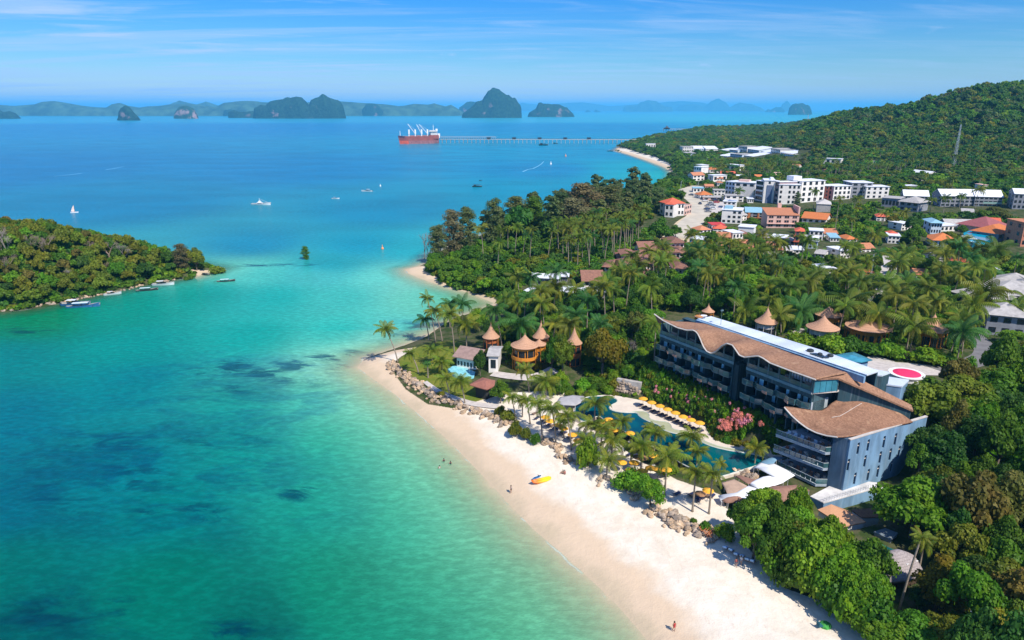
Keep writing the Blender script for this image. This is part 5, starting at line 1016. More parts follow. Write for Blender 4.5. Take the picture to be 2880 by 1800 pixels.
for L_, R_, yt, lb, rf_ in GP_[:1] + GP_[2:]:
    bld('grey_villa', lb, 'villa', 'w', (L_[0], L_[1] - 90), (R_[0], R_[1] - 90), yt - 100, 12, rf_, GW, GRYR, 1, 3, 'dark', over=1, clear=8)
bld('grey_villa', 'grey two-storey villa with a stone wall near the drive', 'villa', 'w', (2325, 790), (2419, 800), 720, 10, 'hip', GW, GRYR, 2, 3, 'dark', over=1, clear=10)
bld('grey_villa', 'broad grey-roofed villa right of the tall palm', 'villa', 'w', (2335, 735), (2450, 745), 668, 12, 'hip', GW, GRYR, 1, 4, 'dark', over=1.4, clear=8)
def strip(name, pts, fr, w0, w1, mat, dz=.06, label=None, cat=None, kind='structure', n=60, z=None):
    P = [GP(*fp(fr, *p)) if not isinstance(p, Vector) else p for p in pts]; Q = []
    for k_ in range(len(P) - 1):
        p0, p1, p2, p3 = P[max(k_ - 1, 0)], P[k_], P[k_ + 1], P[min(k_ + 2, len(P) - 1)]
        for j in range(10): t = j / 10; Q.append(0.5 * ((2 * p1) + (p2 - p0) * t + (2 * p0 - 5 * p1 + 4 * p2 - p3) * t * t + (3 * p1 - p0 - 3 * p2 + p3) * t ** 3))
    Q.append(P[-1]); m_ = MB(); V = []; nc = 5
    for i, p in enumerate(Q):
        d = Q[min(i + 1, len(Q) - 1)] - Q[max(i - 1, 0)]; s_ = Vector((-d.y, d.x, 0)).normalized(); w = w0 + (w1 - w0) * i / (len(Q) - 1)
        for c_ in range(nc): q = p + s_ * w * (c_ / (nc - 1) - .5); V.append((q.x, q.y, q.z))
    V = np.array(V); zz, _, _ = land(V[:, 0], V[:, 1]); V[:, 2] = zz + dz
    m_.add([tuple(v) for v in V], [(i * nc + c_, i * nc + c_ + 1, (i + 1) * nc + c_ + 1, (i + 1) * nc + c_) for i in range(len(Q) - 1) for c_ in range(nc - 1)])
    o = m_.obj(name, mat, smooth=True); tag(o, label, cat, None, kind)
    for i in range(0, len(Q) - 2, 3) if name != 'hotel_walk' else ():
        w = (w0 + (w1 - w0) * i / len(Q)) / 2 + 1.5; p, q = Q[i], Q[min(i + 4, len(Q) - 1)]; s_ = Vector((-(q - p).y, (q - p).x, 0)).normalized() * w; EXCL.append([(p + s_)[:2], (q + s_)[:2], (q - s_)[:2], (p - s_)[:2]])
    return Q
SANDROAD = M('sandy_road', (0.50, 0.45, 0.36), .95, .12, .15, stain=.4, stain_col=(.62, .50, .33)); ASPH = M('asphalt', (0.17, 0.165, 0.17), .9, .15, .5); PAVE = M('pale_paving', (0.52, 0.47, 0.43), .9, .12, 1.0); KERB = M('kerb_stone', (.55, .53, .5), .9, .1)
strip('road', [(120, 1060), (250, 920), (330, 830), (420, 740), (470, 650), (440, 560), (360, 490), (260, 430), (250, 400), (330, 360), (460, 320)], 'h', 13, 16, SANDROAD, .10)
strip('verge', [(60, 1110), (200, 960), (230, 850), (330, 760)], 'h', 16, 8, M('sandy_verge', (.55, .44, .28), .95, .15, .3), .06)
strip('car_park', [(560, 700), (640, 640), (700, 580), (760, 545)], 'h', 22, 22, PAVE, .07)
strip('hotel_drive', [(2690, 1085), (2645, 1060), (2600, 1042), (2530, 1028), (2480, 1012), (2420, 1000)], 'x', 5, 8, PAVE, .10) if False else None
FR['p'] = (0, 0, 1.0)
strip('road', [(2640, 1045), (2700, 1032), (2760, 1012), (2775, 990), (2755, 965), (2730, 940), (2720, 905), (2700, 880)], 'p', 5.5, 6.5, ASPH, .10)
strip('forecourt', [(2420, 1010), (2500, 1035), (2580, 1040), (2650, 1044)], 'p', 12, 7, PAVE, .07)
strip('path', [(2460, 860), (2480, 800), (2500, 760), (2490, 720)], 'p', 5, 6, PAVE, .08)
strip('garden_path', [(2205, 985), (2235, 940), (2262, 925)], 'p', 2, 2, PAVE, .08)
def car(px, py, ang, col, label, fr='h', group=None):
    P = GP(*fp(fr, px, py)); r = empty('parked_car' if 'park' in label else 'car', P + Vector((0, 0, .12)), ang, label, 'car', group)
    key = 'car_' + '_'.join(str(int(c * 100)) for c in col); cm = M(key, col, .3, .03, 1, spec=.7)
    if key not in WINC:
        m_ = MB().prism([(-2.2, -.85), (2.2, -.85), (2.2, .85), (-2.2, .85)], .35, [.95, .8, .8, .95]); m_.prism([(-2.15, -.8), (2.1, -.8), (2.1, .8), (-2.15, .8)], [.9] * 4, [1.0, .88, .88, 1.0]); a = m_.mesh('body', cm)
        c_ = MB().add([(-1.5, -.75, .95), (1.1, -.75, .9), (1.1, .75, .9), (-1.5, .75, .95), (-1.1, -.6, 1.45), (.4, -.6, 1.45), (.4, .6, 1.45), (-1.1, .6, 1.45)], [(0, 1, 5, 4), (1, 2, 6, 5), (2, 3, 7, 6), (3, 0, 4, 7)]);
        WINC[key] = (a, c_.mesh('windows', GLS), MB().box(-1.1, -.6, 1.45, .4, .6, 1.5).mesh('roof', cm), MB().tube([(0, -.1, 0), (0, .1, 0)], .33, 10).mesh('wheel', DRK))
    a, b_, c_, d_ = WINC[key]; inst('body', a, r); inst('glasshouse', b_, r); inst('roof', c_, r)
    for x in (-1.35, 1.35):
        for y in (-.8, .8): inst('wheel', d_, r, (x, y, .33))
WC, BC, RC, GC = (.7, .7, .7), (.03, .05, .12), (.45, .05, .04), (.25, .26, .28)
car(448, 578, 1.5, BC, 'dark blue car driving down the sandy road'); car(325, 455, 2.3, GC, 'grey car far up the sandy road'); car(680, 560, .1, RC, 'red car parked at the car park edge')
for i, (x, y, c_, lb) in enumerate([(548, 655, BC, 'dark blue parked car at the roadside'), (560, 690, GC, 'grey parked car nearest the road bend'), (560, 610, GC, 'grey car parked above the dark blue one'), (628, 650, WC, 'white car parked in the middle of the lot'), (620, 628, WC, 'white car parked one row behind'), (625, 605, GC, 'silver car parked near the top of the lot'), (520, 540, WC, 'white car parked beside the long shelter'), (600, 575, GC, 'grey car parked before the long shelter'), (660, 525, BC, 'dark car parked under the long shelter edge')]):
    car(x, y, 0.15, c_, lb, group='cars parked by the sandy road')
def lattice(name, label, cat, fr, x, yb, yt, w, mat):
    P = GP(*fp(fr, x, yb)); h = ZR(P.x, P.y, fp(fr, 0, yt)[1]) - P.z; r = empty(name, P, .3, label, cat); m_ = MB(); n = 12
    for sx, sy in ((1, 1), (1, -1), (-1, -1), (-1, 1)): m_.bar((sx * w, sy * w, 0), (sx * w * .25, sy * w * .25, h), w * .12)
    m_.obj('mast_leg', mat, r); b_ = MB()
    for i in range(n):
        a = w * (1 - .75 * i / n); c_ = w * (1 - .75 * (i + 1) / n); z0, z1 = h * i / n, h * (i + 1) / n
        for (p, q), (p2, q2) in ((((1, 1)), (1, -1)), (((1, -1)), (-1, -1)), (((-1, -1)), (-1, 1)), (((-1, 1)), (1, 1))): b_.bar((p * a, q * a, z0), (p2 * c_, q2 * c_, z1), w * .07).bar((p * c_, q * c_, z1), (p2 * c_, q2 * c_, z1), w * .07)
    b_.obj('bracing', mat, r); MB().bar((-w * .9, 0, h * .78), (w * .9, 0, h * .78), w * .5, w * .5).obj('antenna', mat, r); return P, h
STEEL = M('galvanised_steel', (.45, .5, .55), .5, .1)
lattice('radio_mast', 'tall steel lattice mast standing in the trees before the hill', 'radio mast', 'c', 1915, 690, 378, 1.2, STEEL)
lattice('radio_mast', 'thin faint mast on the far wooded point before the square islet', 'radio mast', 'c', 880, 400, 305, 1.6, STEEL)
lattice('floodlight_mast', 'slim steel floodlight pole between the palms', 'floodlight', 'k', 1368, 570, 375, .35, STEEL)
for fr, x, yb, yt, lb in (('c', 168, 665, 615, 'white pole standing near the far beach road'), ('h', 172, 390, 250, 'street lamp left of the curving road'), ('h', 420, 330, 255, 'street lamp at the top of the curving road')):
    P = GP(*fp(fr, x, yb)); h = ZR(P.x, P.y, fp(fr, 0, yt)[1]) - P.z; o = MB().tube([(0, 0, 0), (0, 0, h), (1.2, 0, h + .3)], .12, 5).obj('street_lamp', STEEL, loc=P); tag(o, lb, 'street lamp')
# ================================================================ resort: pool, terraces, villas, beach things
PAVS = M('pool_deck_sand', (0.66, 0.57, 0.47), .9, .08, .5); SHELF = M('pool_shelf', (0.38, 0.40, 0.26), .25, .08, .4, spec=.5); COPE = M('coping', (0.48, 0.50, 0.44), .7, .1, 1);
m_pw, g, b, o = newmat('pool_water'); v = g.node('ShaderNodeTexCoord').outputs['Object']
g.set(b.inputs['Base Color'], g.mix(g.mr(g.noise(v, .12, 4), .35, .65), (0.0, 0.055, 0.085), (0.0, 0.105, 0.125))); b.inputs['Roughness'].default_value = .12; b.inputs['Specular IOR Level'].default_value = .35; g.set(b.inputs['Normal'], g.bump(g.noise(v, 2.0, 4), .12, .1))
DZ = 3.25
def sp(P, k=1): return smooth_poly([tuple(p) for p in P], k)
def fpoly(fr, pts, z): return [tuple(W(*fp(fr, *p), z)[:2]) for p in pts]
deckP = fpoly('f', [(960, 332), (1060, 350), (1180, 372), (1250, 388), (1400, 445), (1560, 520), (1700, 582), (1765, 600), (1815, 695), (1950, 738), (2140, 772), (2330, 800), (2419, 850), (2419, 900), (2290, 935), (1990, 1012), (1860, 1048), (1700, 985), (1600, 950), (1500, 892), (1350, 802), (1200, 722), (1050, 642), (930, 577), (845, 515), (755, 585), (650, 530), (640, 430), (700, 362), (860, 337)], DZ)
waterP = sp(fpoly('f', [(652, 432), (700, 385), (760, 352), (860, 345), (960, 352), (1015, 372), (1018, 398), (970, 420), (945, 440), (960, 462), (1020, 480), (1110, 488), (1185, 484), (1205, 520), (1290, 565), (1375, 590), (1400, 628), (1480, 660), (1600, 675), (1670, 695), (1730, 735), (1830, 778), (2000, 815), (2150, 835), (2240, 858), (2300, 885), (2240, 925), (1985, 1006), (1862, 1040), (1700, 978), (1605, 942), (1500, 884), (1350, 794), (1200, 714), (1050, 634), (935, 570), (850, 505), (752, 577), (657, 522)], DZ), 1)
shelfP = sp(fpoly('f', [(1110, 484), (1180, 470), (1250, 474), (1292, 500), (1285, 535), (1350, 555), (1440, 562), (1475, 590), (1480, 622), (1560, 638), (1650, 670), (1720, 705), (1800, 745), (1900, 775), (2040, 798), (2180, 808), (2280, 832), (2318, 868), (2300, 900), (2200, 880), (1900, 830), (1700, 740), (1400, 640), (1200, 540)], DZ), 1)
dk = MB().prism(deckP, 1.0, DZ).obj('pool_deck', PAVS); tag(dk, None, None, None, 'structure'); EXCL.append(deckP)
pool = MB().prism(waterP, DZ + .012, DZ + .03).obj('swimming_pool', m_pw); tag(pool, 'long curving dark teal swimming pool below the hotel garden', 'swimming pool')
MB().prism(shelfP, DZ + .003, DZ + .010).obj('shallow_shelf', SHELF, pool)
n = len(waterP); MB().tube([(x, y, DZ + .03) for x, y in waterP + waterP[:1]], .14, 4, cap=False).obj('coping', COPE, pool)
MB().tube([(x, y, DZ + .02) for x, y in shelfP[:34]], .09, 4).obj('shelf_edge', COPE, pool)
inf = fpoly('f', [(1862, 1042), (1600, 948), (1350, 800), (1050, 640), (930, 575), (845, 512)], DZ)
for a, b_ in zip(inf, inf[1:]): MB().bar((a[0], a[1], 2.2), (b_[0], b_[1], 2.2), .25, 2.3).obj('overflow_wall', M('black_tiles', (.025, .03, .035), .4, .2, 2), pool)
def canopy(name, label, cat, pts, fr, mat, z=5.0, sag=.6, poles=True, zg=3.0, th=.08, group=None):
    """stretched cloth roof; pts carry their own height"""
    P = [W(*fp(fr, p[0], p[1]), p[2] if len(p) > 2 else z) for p in pts]; c_ = sum(P, Vector()) / len(P); r = empty(name, (c_.x, c_.y, zg), 0, label, cat, group); n = len(P)
    Q = [p - Vector((c_.x, c_.y, zg)) for p in P]; cc = Vector((0, 0, c_.z - zg + sag)); rings = 5; V = [];
    ar = sum(Q[i].x * Q[(i + 1) % n].y - Q[(i + 1) % n].x * Q[i].y for i in range(n))
    if ar < 0: Q = Q[::-1]
    for k_ in range(rings):
        t = k_ / rings
        for q in Q: w = q.lerp(cc, t); w.z = q.z + (cc.z - q.z) * math.sin(t * math.pi / 2); V.append(w)
    V.append(cc); m_ = MB(); F_ = []
    for k_ in range(rings - 1):
        for i in range(n): F_.append((k_ * n + i, k_ * n + (i + 1) % n, (k_ + 1) * n + (i + 1) % n, (k_ + 1) * n + i))
    for i in range(n): F_.append(((rings - 1) * n + i, (rings - 1) * n + (i + 1) % n, rings * n))
    L_ = len(V); m_.add(V + [v_ - Vector((0, 0, th)) for v_ in V], F_ + [tuple(x + L_ for x in f[::-1]) for f in F_] + [((i + 1) % n, i, i + L_, (i + 1) % n + L_) for i in range(n)]); m_.obj('cloth', mat, r, smooth=True)
    if poles:
        for q in Q[::max(1, n // 5)]: MB().tube([(q.x * .97, q.y * .97, -1.5), (q.x * .97, q.y * .97, q.z)], .06, 5).obj('pole', M('pole_paint', (.5, .5, .5), .5), r)
    return r
TENT = M('white_membrane', (0.80, 0.81, 0.83), .7, .03, .5); TENTB = M('blue_membrane', (0.16, 0.30, 0.42), .6, .08, .5); BTENT = M('brown_membrane', (0.27, 0.145, 0.105), .8, .15, 1.2); STENT = M('sand_membrane', (0.48, 0.33, 0.24), .85, .1, 1); GTENT = M('grey_terrace', (.36, .35, .36), .8, .1)
canopy('shade_sail', 'upper white tensile roof beside the lowest hotel balcony', 'shade sail', [(800, 480, 4.2), (890, 407, 4.6), (1010, 435, 5), (1100, 422, 5.2), (1250, 500, 5.4), (1392, 588, 5.2), (1300, 640, 4.8), (1220, 692, 4.4), (1120, 620, 4.8), (1000, 562, 4.8), (870, 490, 4.4)], 'j', TENT)
canopy('shade_sail', 'bluish membrane roof at the end of the pool', 'shade sail', [(870, 430, 4.2), (930, 380, 4.4), (1100, 315, 4.6), (1290, 335, 4.8), (1130, 372, 4.8), (1090, 420, 4.8), (980, 432, 4.6)], 'j', TENTB, sag=.4)
canopy('shade_sail', 'middle white tensile roof over the restaurant', 'shade sail', [(728, 712, 4.2), (830, 652, 4.8), (940, 605, 5.2), (1030, 592, 5.3), (1130, 622, 5.1), (1232, 692, 4.5), (1100, 735, 4.6), (1000, 765, 4.4), (930, 815, 4.1), (830, 755, 4.2)], 'j', TENT)
canopy('shade_sail', 'lowest white tensile roof sweeping down to the sand', 'shade sail', [(300, 875, 3.9), (430, 862, 4.1), (560, 830, 4.4), (740, 732, 4.4), (830, 765, 4.2), (935, 815, 4.1), (850, 890, 4.2), (740, 932, 4.4), (650, 910, 4.6), (580, 880, 4.7), (490, 885, 4.5), (345, 960, 3.8)], 'j', TENT, sag=.35)
canopy('shade_sail', 'sand-coloured flat sail behind the lowest white roof', 'shade sail', [(340, 690, 3.8), (530, 640, 4.2), (720, 742, 4.4), (620, 820, 4.2), (530, 842, 4.0), (430, 848, 3.8), (390, 760, 3.7)], 'j', STENT, sag=.1)
canopy('shade_sail', 'brown folded roof left of the planted island by the pool', 'shade sail', [(540, 600, 4.2), (600, 585, 4.4), (680, 615, 4.6), (850, 655, 4.6), (735, 712, 4.4)], 'j', BTENT, sag=.3)
canopy('shade_sail', 'large brown roof right of the middle white one', 'shade sail', [(850, 890, 4.6), (930, 815, 4.8), (1000, 762, 5.1), (1080, 735, 5.2), (1250, 735, 5.2), (1420, 720, 5.2), (1600, 800, 4.6), (1500, 870, 4.4), (1300, 930, 4.3), (1220, 965, 4.2), (1050, 905, 4.4)], 'j', BTENT, sag=.8)
canopy('shade_sail', 'small dark brown roof below the lowest white sail', 'shade sail', [(345, 945, 3.9), (430, 900, 4.5), (530, 882, 4.8), (620, 890, 4.7), (700, 935, 4.2), (560, 965, 4.0), (440, 985, 3.8)], 'j', BTENT, sag=.4)
canopy('shade_sail', 'grey shade cloth at the head of the pool with two pale birds painted', 'shade sail', [(495, 400, 4.6), (530, 352, 4.9), (640, 335, 5.0), (735, 345, 4.8), (740, 385, 4.6), (660, 425, 4.4), (560, 420, 4.5)], 'f', GTENT, sag=.2)
YEL = M('umbrella_yellow', (0.74, 0.37, 0.03), .8, .05, 2, objvar=.06); BRU = M('umbrella_brown', (0.32, 0.17, 0.08), .8, .15, 2); NAVY = M('navy_cushion', (0.025, 0.035, 0.10), .85, .15, 3); LWOOD = M('lounger_wood', (0.22, 0.15, 0.11), .7, .2, 3)
UMC = {}
def umbrella(px, py, label, fr='f', mat=YEL, z=None, s=1.0, group='yellow umbrellas of the hotel'):
    zt = 2.45 * s; g0 = GP(*fp(fr, px, py + 80)).z if z is None else z; P = W(*fp(fr, px, py), g0 + zt); k_ = mat.name
    if k_ not in UMC:
        c_ = MB().lathe([(1.1, 2.1), (.75, 2.3), (.4, 2.42), (.02, 2.55)], 8, cap=False).lathe([(1.08, 2.07), (.7, 2.27), (.02, 2.5)], 8, cap=False)
        UMC[k_] = (c_.mesh('canopy', mat), MB().tube([(0, 0, 0), (0, 0, 2.6)], .035, 6).mesh('pole', LWOOD), MB().box(-.3, -.3, 0, .3, .3, .1).mesh('base', CONC), MB().lathe([(.06, 2.5), (.03, 2.68)], 6).mesh('finial', LWOOD))
    r = empty('beach_umbrella', (P.x, P.y, g0), random.uniform(0, 1), label, 'umbrella', group); r.scale = (s, s, s)
    for nm, me in zip(('canopy', 'pole', 'base', 'finial'), UMC[k_]): inst(nm, me, r)
    return r
lf = MB().box(-.32, -.95, .22, .32, .45, .28)
for x in (-.28, .28):
    for y in (-.85, .4): lf.box(x - .03, y - .03, 0, x + .03, y + .03, .22)
LGM = (lf.mesh('frame', LWOOD), MB().box(-.29, -.93, .283, .29, .42, .38).mesh('cushion', NAVY), MB().prism([(-.29, .43), (.29, .43), (.29, 1.0), (-.29, 1.0)], [.28, .28, .62, .62], [.38, .38, .72, .72]).mesh('backrest', NAVY))
LGW = tuple(x if i == 0 else None for i, x in enumerate(LGM))
def lounger(P, rz, label, group=None, mat=None):
    r = empty('sun_lounger', P, rz, label, 'sun lounger', group); inst('frame', LGM[0], r)
    for nm, me in (('cushion', LGM[1]), ('backrest', LGM[2])):
        o = inst(nm, me, r)
        if mat:
            if (nm, mat.name) not in UMC: m2 = me.copy(); m2.materials[0] = mat; UMC[(nm, mat.name)] = m2
            o.data = UMC[(nm, mat.name)]
    return r
random.seed(3)
poolu = [(1238, 355), (1310, 388), (1380, 417), (1446, 446), (1512, 475), (1578, 508), (1645, 535), (1720, 560)]; ordn = ['first', 'second', 'third', 'fourth', 'fifth', 'sixth', 'seventh', 'last']
for i, (x, y) in enumerate(poolu):
    umbrella(x, y, f'{ordn[i]} yellow umbrella of the garden-edge row, counted from the far end', z=DZ)
    for j in (-1, 1):
        a = W(*fp('f', x - 12 + j * 15, y + 84 + j * 8), DZ); lounger(a, 2.25 + random.uniform(-.1, .1), f'{"left" if j < 0 else "right"} navy lounger under the {ordn[i]} umbrella of the garden-edge row', 'navy loungers along the garden edge')
        a = W(*fp('f', x - 45 + j * 14, y + 96 + j * 7), DZ)
bu = [(405, 512, 'far'), (448, 545, ''), (512, 580, ''), (560, 608, ''), (636, 660, ''), (682, 712, '')]
places = ['at the far end of the sand row', 'second of the sand row by two thin palms', 'third of the sand row, left of the deck edge', 'fourth of the sand row, half under palm fronds', 'fifth of the sand row beside a tall palm', 'sixth of the sand row above the round bush']
for i, (x, y, _) in enumerate(bu): umbrella(x, y, 'yellow umbrella ' + places[i])
for x, y, lb in [(945, 532, 'yellow umbrella on the narrow terrace inside the pool bend'), (872, 552, 'yellow umbrella left of the one in the pool bend'), (970, 572, 'yellow umbrella just below the one in the pool bend'), (988, 620, 'yellow umbrella between two palms near the pool edge'), (1128, 648, 'bright yellow umbrella alone at the pool edge'), (1055, 895, 'wide yellow umbrella left of a pair behind the bushes'), (1162, 897, 'right one of the umbrella pair behind the bushes'), (1330, 838, 'yellow umbrella behind the biggest beach palm'), (1300, 945, 'yellow umbrella low behind the bright round tree'), (1365, 960, 'yellow umbrella under the trunk of the biggest beach palm'), (1435, 955, 'yellow umbrella right of the biggest beach palm'), (1130, 962, 'yellow umbrella seen through the low bushes'), (1232, 968, 'yellow umbrella beside the slanting palm trunk'), (1790, 1135, 'small yellow umbrella between the last two beach palms')]:
    umbrella(x, y, lb)
for x, y, lb in [(1235, 856, 'brown umbrella beside the poolside palms'), (1190, 850, 'second brown umbrella half hidden by palm fronds'), (1725, 1160, 'brown umbrella left of the last two beach palms')]: umbrella(x, y, lb, mat=BRU, group='brown umbrellas')
k_ = 0
for x, y in [(380, 560), (410, 572), (430, 597), (460, 605), (480, 622), (505, 630), (540, 660), (560, 668), (605, 700), (625, 706), (655, 760), (330, 540), (310, 500), (1115, 850), (1180, 855), (1270, 880), (1300, 885), (1640, 1190), (1670, 1200), (1700, 1225), (1710, 1240), (1780, 1200), (1820, 1205), (1520, 1185), (1390, 1245), (1100, 700), (1140, 705), (920, 610), (900, 630)]:
    p = GP(*fp('f', x, y));
    where = ['near the far end of the sand', 'by the two thin palms', 'below the deck edge', 'near the round bush', 'under the poolside palms', 'by the last two beach palms', 'beside the restaurant sails', 'at the pool edge'][min(k_ // 4, 7)]; nth = ['first', 'second', 'third', 'fourth'][k_ % 4]
    lounger(p + Vector((0, 0, .02)), 2.3 + random.uniform(-.3, .3), f'{nth} dark lounger on the sand {where}', 'dark loungers on the sand', NAVY if k_ % 3 else LWOOD); k_ += 1
BLC = M('blue_white_canvas', (0.30, 0.50, 0.78), .85, .3, 3)
for i, (x, y) in enumerate([(1712, 1302), (1726, 1308), (1738, 1318), (1752, 1322), (1764, 1330), (1776, 1334)]):
    p = GD(x, y); r = lounger(p, 2.6, ['first', 'second', 'third', 'fourth', 'fifth', 'sixth'][i] + ' blue-white canvas chair of the row under the beach trees, from the left', 'blue-white canvas chairs', BLC); r.rotation_euler.x = .35; r.location.z += .35
ORW = M('orange_wood2', (.42, .15, .06), .7, .2, 3)
for i, (x, y) in enumerate([(1672, 1262), (1682, 1270), (1694, 1276)]):
    p = GD(x, y); r = empty('wooden_rack', p, .8, ['left', 'middle', 'right'][i] + ' orange wooden frame leaning by the rocks', 'wooden frame'); a_ = MB()
    for q in range(6): MB().bar((-.8, q * .25, .2 + q * .18), (.8, q * .25, .2 + q * .18), .1).obj('slat', ORW, r)
    MB().bar((-.8, 0, .1), (-.8, 1.3, 1.2), .1).bar((.8, 0, .1), (.8, 1.3, 1.2), .1).obj('frame', ORW, r)
RK = M('rock_tan', (0.46, 0.33, 0.215), .9, .3, 1.2, bump=.6, objvar=.3, stain=.4, stain_col=(.19, .12, .08)); RKG = M('rock_grey', (0.33, 0.26, 0.20), .9, .3, 1.5, bump=.6, objvar=.35, stain=.4)
ROCK = []
for s_ in range(8):
    rr = random.Random(s_ + 40); m_ = MB(); nl, nk = 5, 8; V = [(0, 0, -.6)]
    for i in range(1, nl):
        th = math.pi * i / nl
        for k_ in range(nk):
            ph = 2 * math.pi * k_ / nk + .3 * i; q = 1 + rr.uniform(-.28, .22); V.append((math.sin(th) * math.cos(ph) * q, math.sin(th) * math.sin(ph) * q * .8, -math.cos(th) * q * .62))
    V.append((0, 0, .6)); F_ = [(0, 1 + (k_ + 1) % nk, 1 + k_) for k_ in range(nk)] + [(1 + i * nk + k_, 1 + i * nk + (k_ + 1) % nk, 1 + (i + 1) * nk + (k_ + 1) % nk, 1 + (i + 1) * nk + k_) for i in range(nl - 2) for k_ in range(nk)]
    L_ = len(V) - 1; F_ += [(L_, 1 + (nl - 2) * nk + k_, 1 + (nl - 2) * nk + (k_ + 1) % nk) for k_ in range(nk)]; m_.add(V, F_); ROCK.append(m_.mesh('rock', RK if s_ < 5 else RKG))
def rockline(label, pts, fr, n, wid, smin, smax, cat='rock wall', stack=1.0):
    P = [GP(*fp(fr, *p)) for p in pts]; L_ = [0]
    for a, b_ in zip(P, P[1:]): L_.append(L_[-1] + (b_ - a).length)
    r = empty('rock_revetment', P[0], 0, label, cat)
    for i in range(n):
        t = random.uniform(0, L_[-1]); k_ = max(j for j in range(len(L_) - 1) if L_[j] <= t); p = P[k_].lerp(P[k_ + 1], (t - L_[k_]) / (L_[k_ + 1] - L_[k_])); d = (P[k_ + 1] - P[k_]).normalized(); s_ = Vector((-d.y, d.x, 0)); u = random.gauss(0, .4); q = p + s_ * wid * u; q.z = GZ(q.x, q.y)
        sc_ = .72 * random.uniform(smin, smax) * (1.25 if random.random() < .15 else 1); inst('rock', random.choice(ROCK), r, q - P[0] + Vector((0, 0, sc_ * .25 + stack * random.random() * max(0, 1 - abs(u) * 1.6) * .7)), (random.uniform(-.4, .4), random.uniform(-.4, .4), random.uniform(0, 6.3)), sc_)
    return r
rockline('rugged boulder wall along the lawn above the beach', [(350, 545), (385, 600), (430, 640), (520, 705), (600, 765), (660, 800), (740, 828), (800, 848), (880, 885), (960, 912), (1040, 935), (1120, 965), (1190, 1000)], 'd', 300, 2.0, .45, 1.1)
rockline('boulder heap between the shrubs and the thin palms', [(380, 715), (430, 760), (500, 790), (545, 800)], 'f', 36, 1.6, .5, 1.0, 'boulder heap')
rockline('small tan boulder heap beside the round bush', [(505, 850), (560, 875), (625, 905)], 'f', 26, 1.4, .4, .85, 'boulder heap')
rockline('dark boulders in the shade below the low bushes', [(640, 910), (760, 940)], 'f', 18, 1.2, .4, .8, 'boulder heap'); rockline('boulders at the foot of the bright round tree', [(860, 1040), (1000, 1100), (1140, 1170), (1200, 1220)], 'f', 44, 2.0, .4, .9, 'boulder heap')
rockline('long bank of pale boulders leading to the big beach trees', [(1290, 1300), (1400, 1370), (1500, 1400), (1600, 1460), (1720, 1500), (1850, 1550)], 'f', 110, 3.0, .5, 1.15, 'boulder bank')
rockline('rocks set along the water under the wooded island', [(0, 690), (200, 672), (400, 640), (620, 595), (780, 570), (900, 540), (1050, 500), (1200, 475), (1330, 450)], 'n', 110, 1.2, .5, 1.0, 'shore rocks', 0)
rockline('brown rocks round the planted island at the pool end', [(1990, 1010), (2060, 990), (2130, 1010), (2200, 1050)], 'f', 40, 1.8, .4, .9, 'boulder heap')
P0 = GP(*fp('f', 1000, 300)); Q0 = GP(*fp('f', 1205, 345)); r = empty('stone_wall', P0, math.atan2((Q0 - P0).y, (Q0 - P0).x), 'pale stone grotto wall with a dark cave mouth at the head of the pool', 'stone wall'); L0 = (Q0 - P0).length
for i in range(9):
    for j in range(5):
        if i in (3, 4) and j in (1, 2): continue
        hh = 1 - abs(i - 2) * .1
        if j > 4 * hh: continue
        inst('stone', ROCK[5 + (i + j) % 3], r, (L0 * (i + .5 + .3 * (j % 2)) / 9, .2 * j, .3 + j * .62), (random.random(), random.random(), random.random()), (L0 / 12, .6, .55))
MB().box(0, .6, -1, L0, 1.6, 3.0).obj('backing', M('grotto_stone', (.4, .38, .35), .9, .2, 1, bump=.5), r)
def wallline(name, label, pts, fr, w, h, mat, z=None, cat='wall'):
    P = [GP(*fp(fr, *p)) if z is None else W(*fp(fr, *p), z) for p in pts]; r = empty(name, P[0], 0, label, cat)
    for a, b_ in zip(P, P[1:]):
        zz = min(a.z, b_.z) if z is None else z; MB().bar(Vector((a.x, a.y, zz + h / 2 - .4)) - Vector((P[0].x, P[0].y, P[0].z)), Vector((b_.x, b_.y, zz + h / 2 - .4)) - Vector((P[0].x, P[0].y, P[0].z)), w, h + .8).obj('wall_section', mat, r)
    return r
STW = M('garden_stone', (0.42, 0.36, 0.29), .9, .25, 1.5, bump=.4);
wallline('retaining_wall', 'low curved stone wall between the pool deck and the flower garden', [(1760, 580), (1785, 620), (1815, 690), (1860, 715), (1950, 728), (2060, 745), (2150, 758)], 'f', .35, .8, STW)
wallline('retaining_wall', 'pale edge wall of the walk under the hotel balconies', [(1880, 385), (1980, 440), (2080, 490), (2180, 545), (2300, 610), (2400, 660)], 'f', .3, .6, TRIM, 7.6)
FR['p'] = (0, 0, 1.0)
strip('sea_wall_path', [(1195, 1075), (1230, 1100), (1280, 1122), (1330, 1137), (1400, 1145)], 'p', 1.2, 2.4, PAVE, .25)
strip('villa_path', [(1385, 1052), (1440, 1060), (1500, 1062), (1560, 1040)], 'p', 3, 4, PAVE, .22)
strip('hotel_walk', [W(x, y, 8.75) for x, y in [(1885, 1062), (1960, 1102), (2040, 1142), (2085, 1168)]], 'p', 1.2, 1.2, M('grey_walk', (.36, .33, .31), .9, .15, 1), .15)
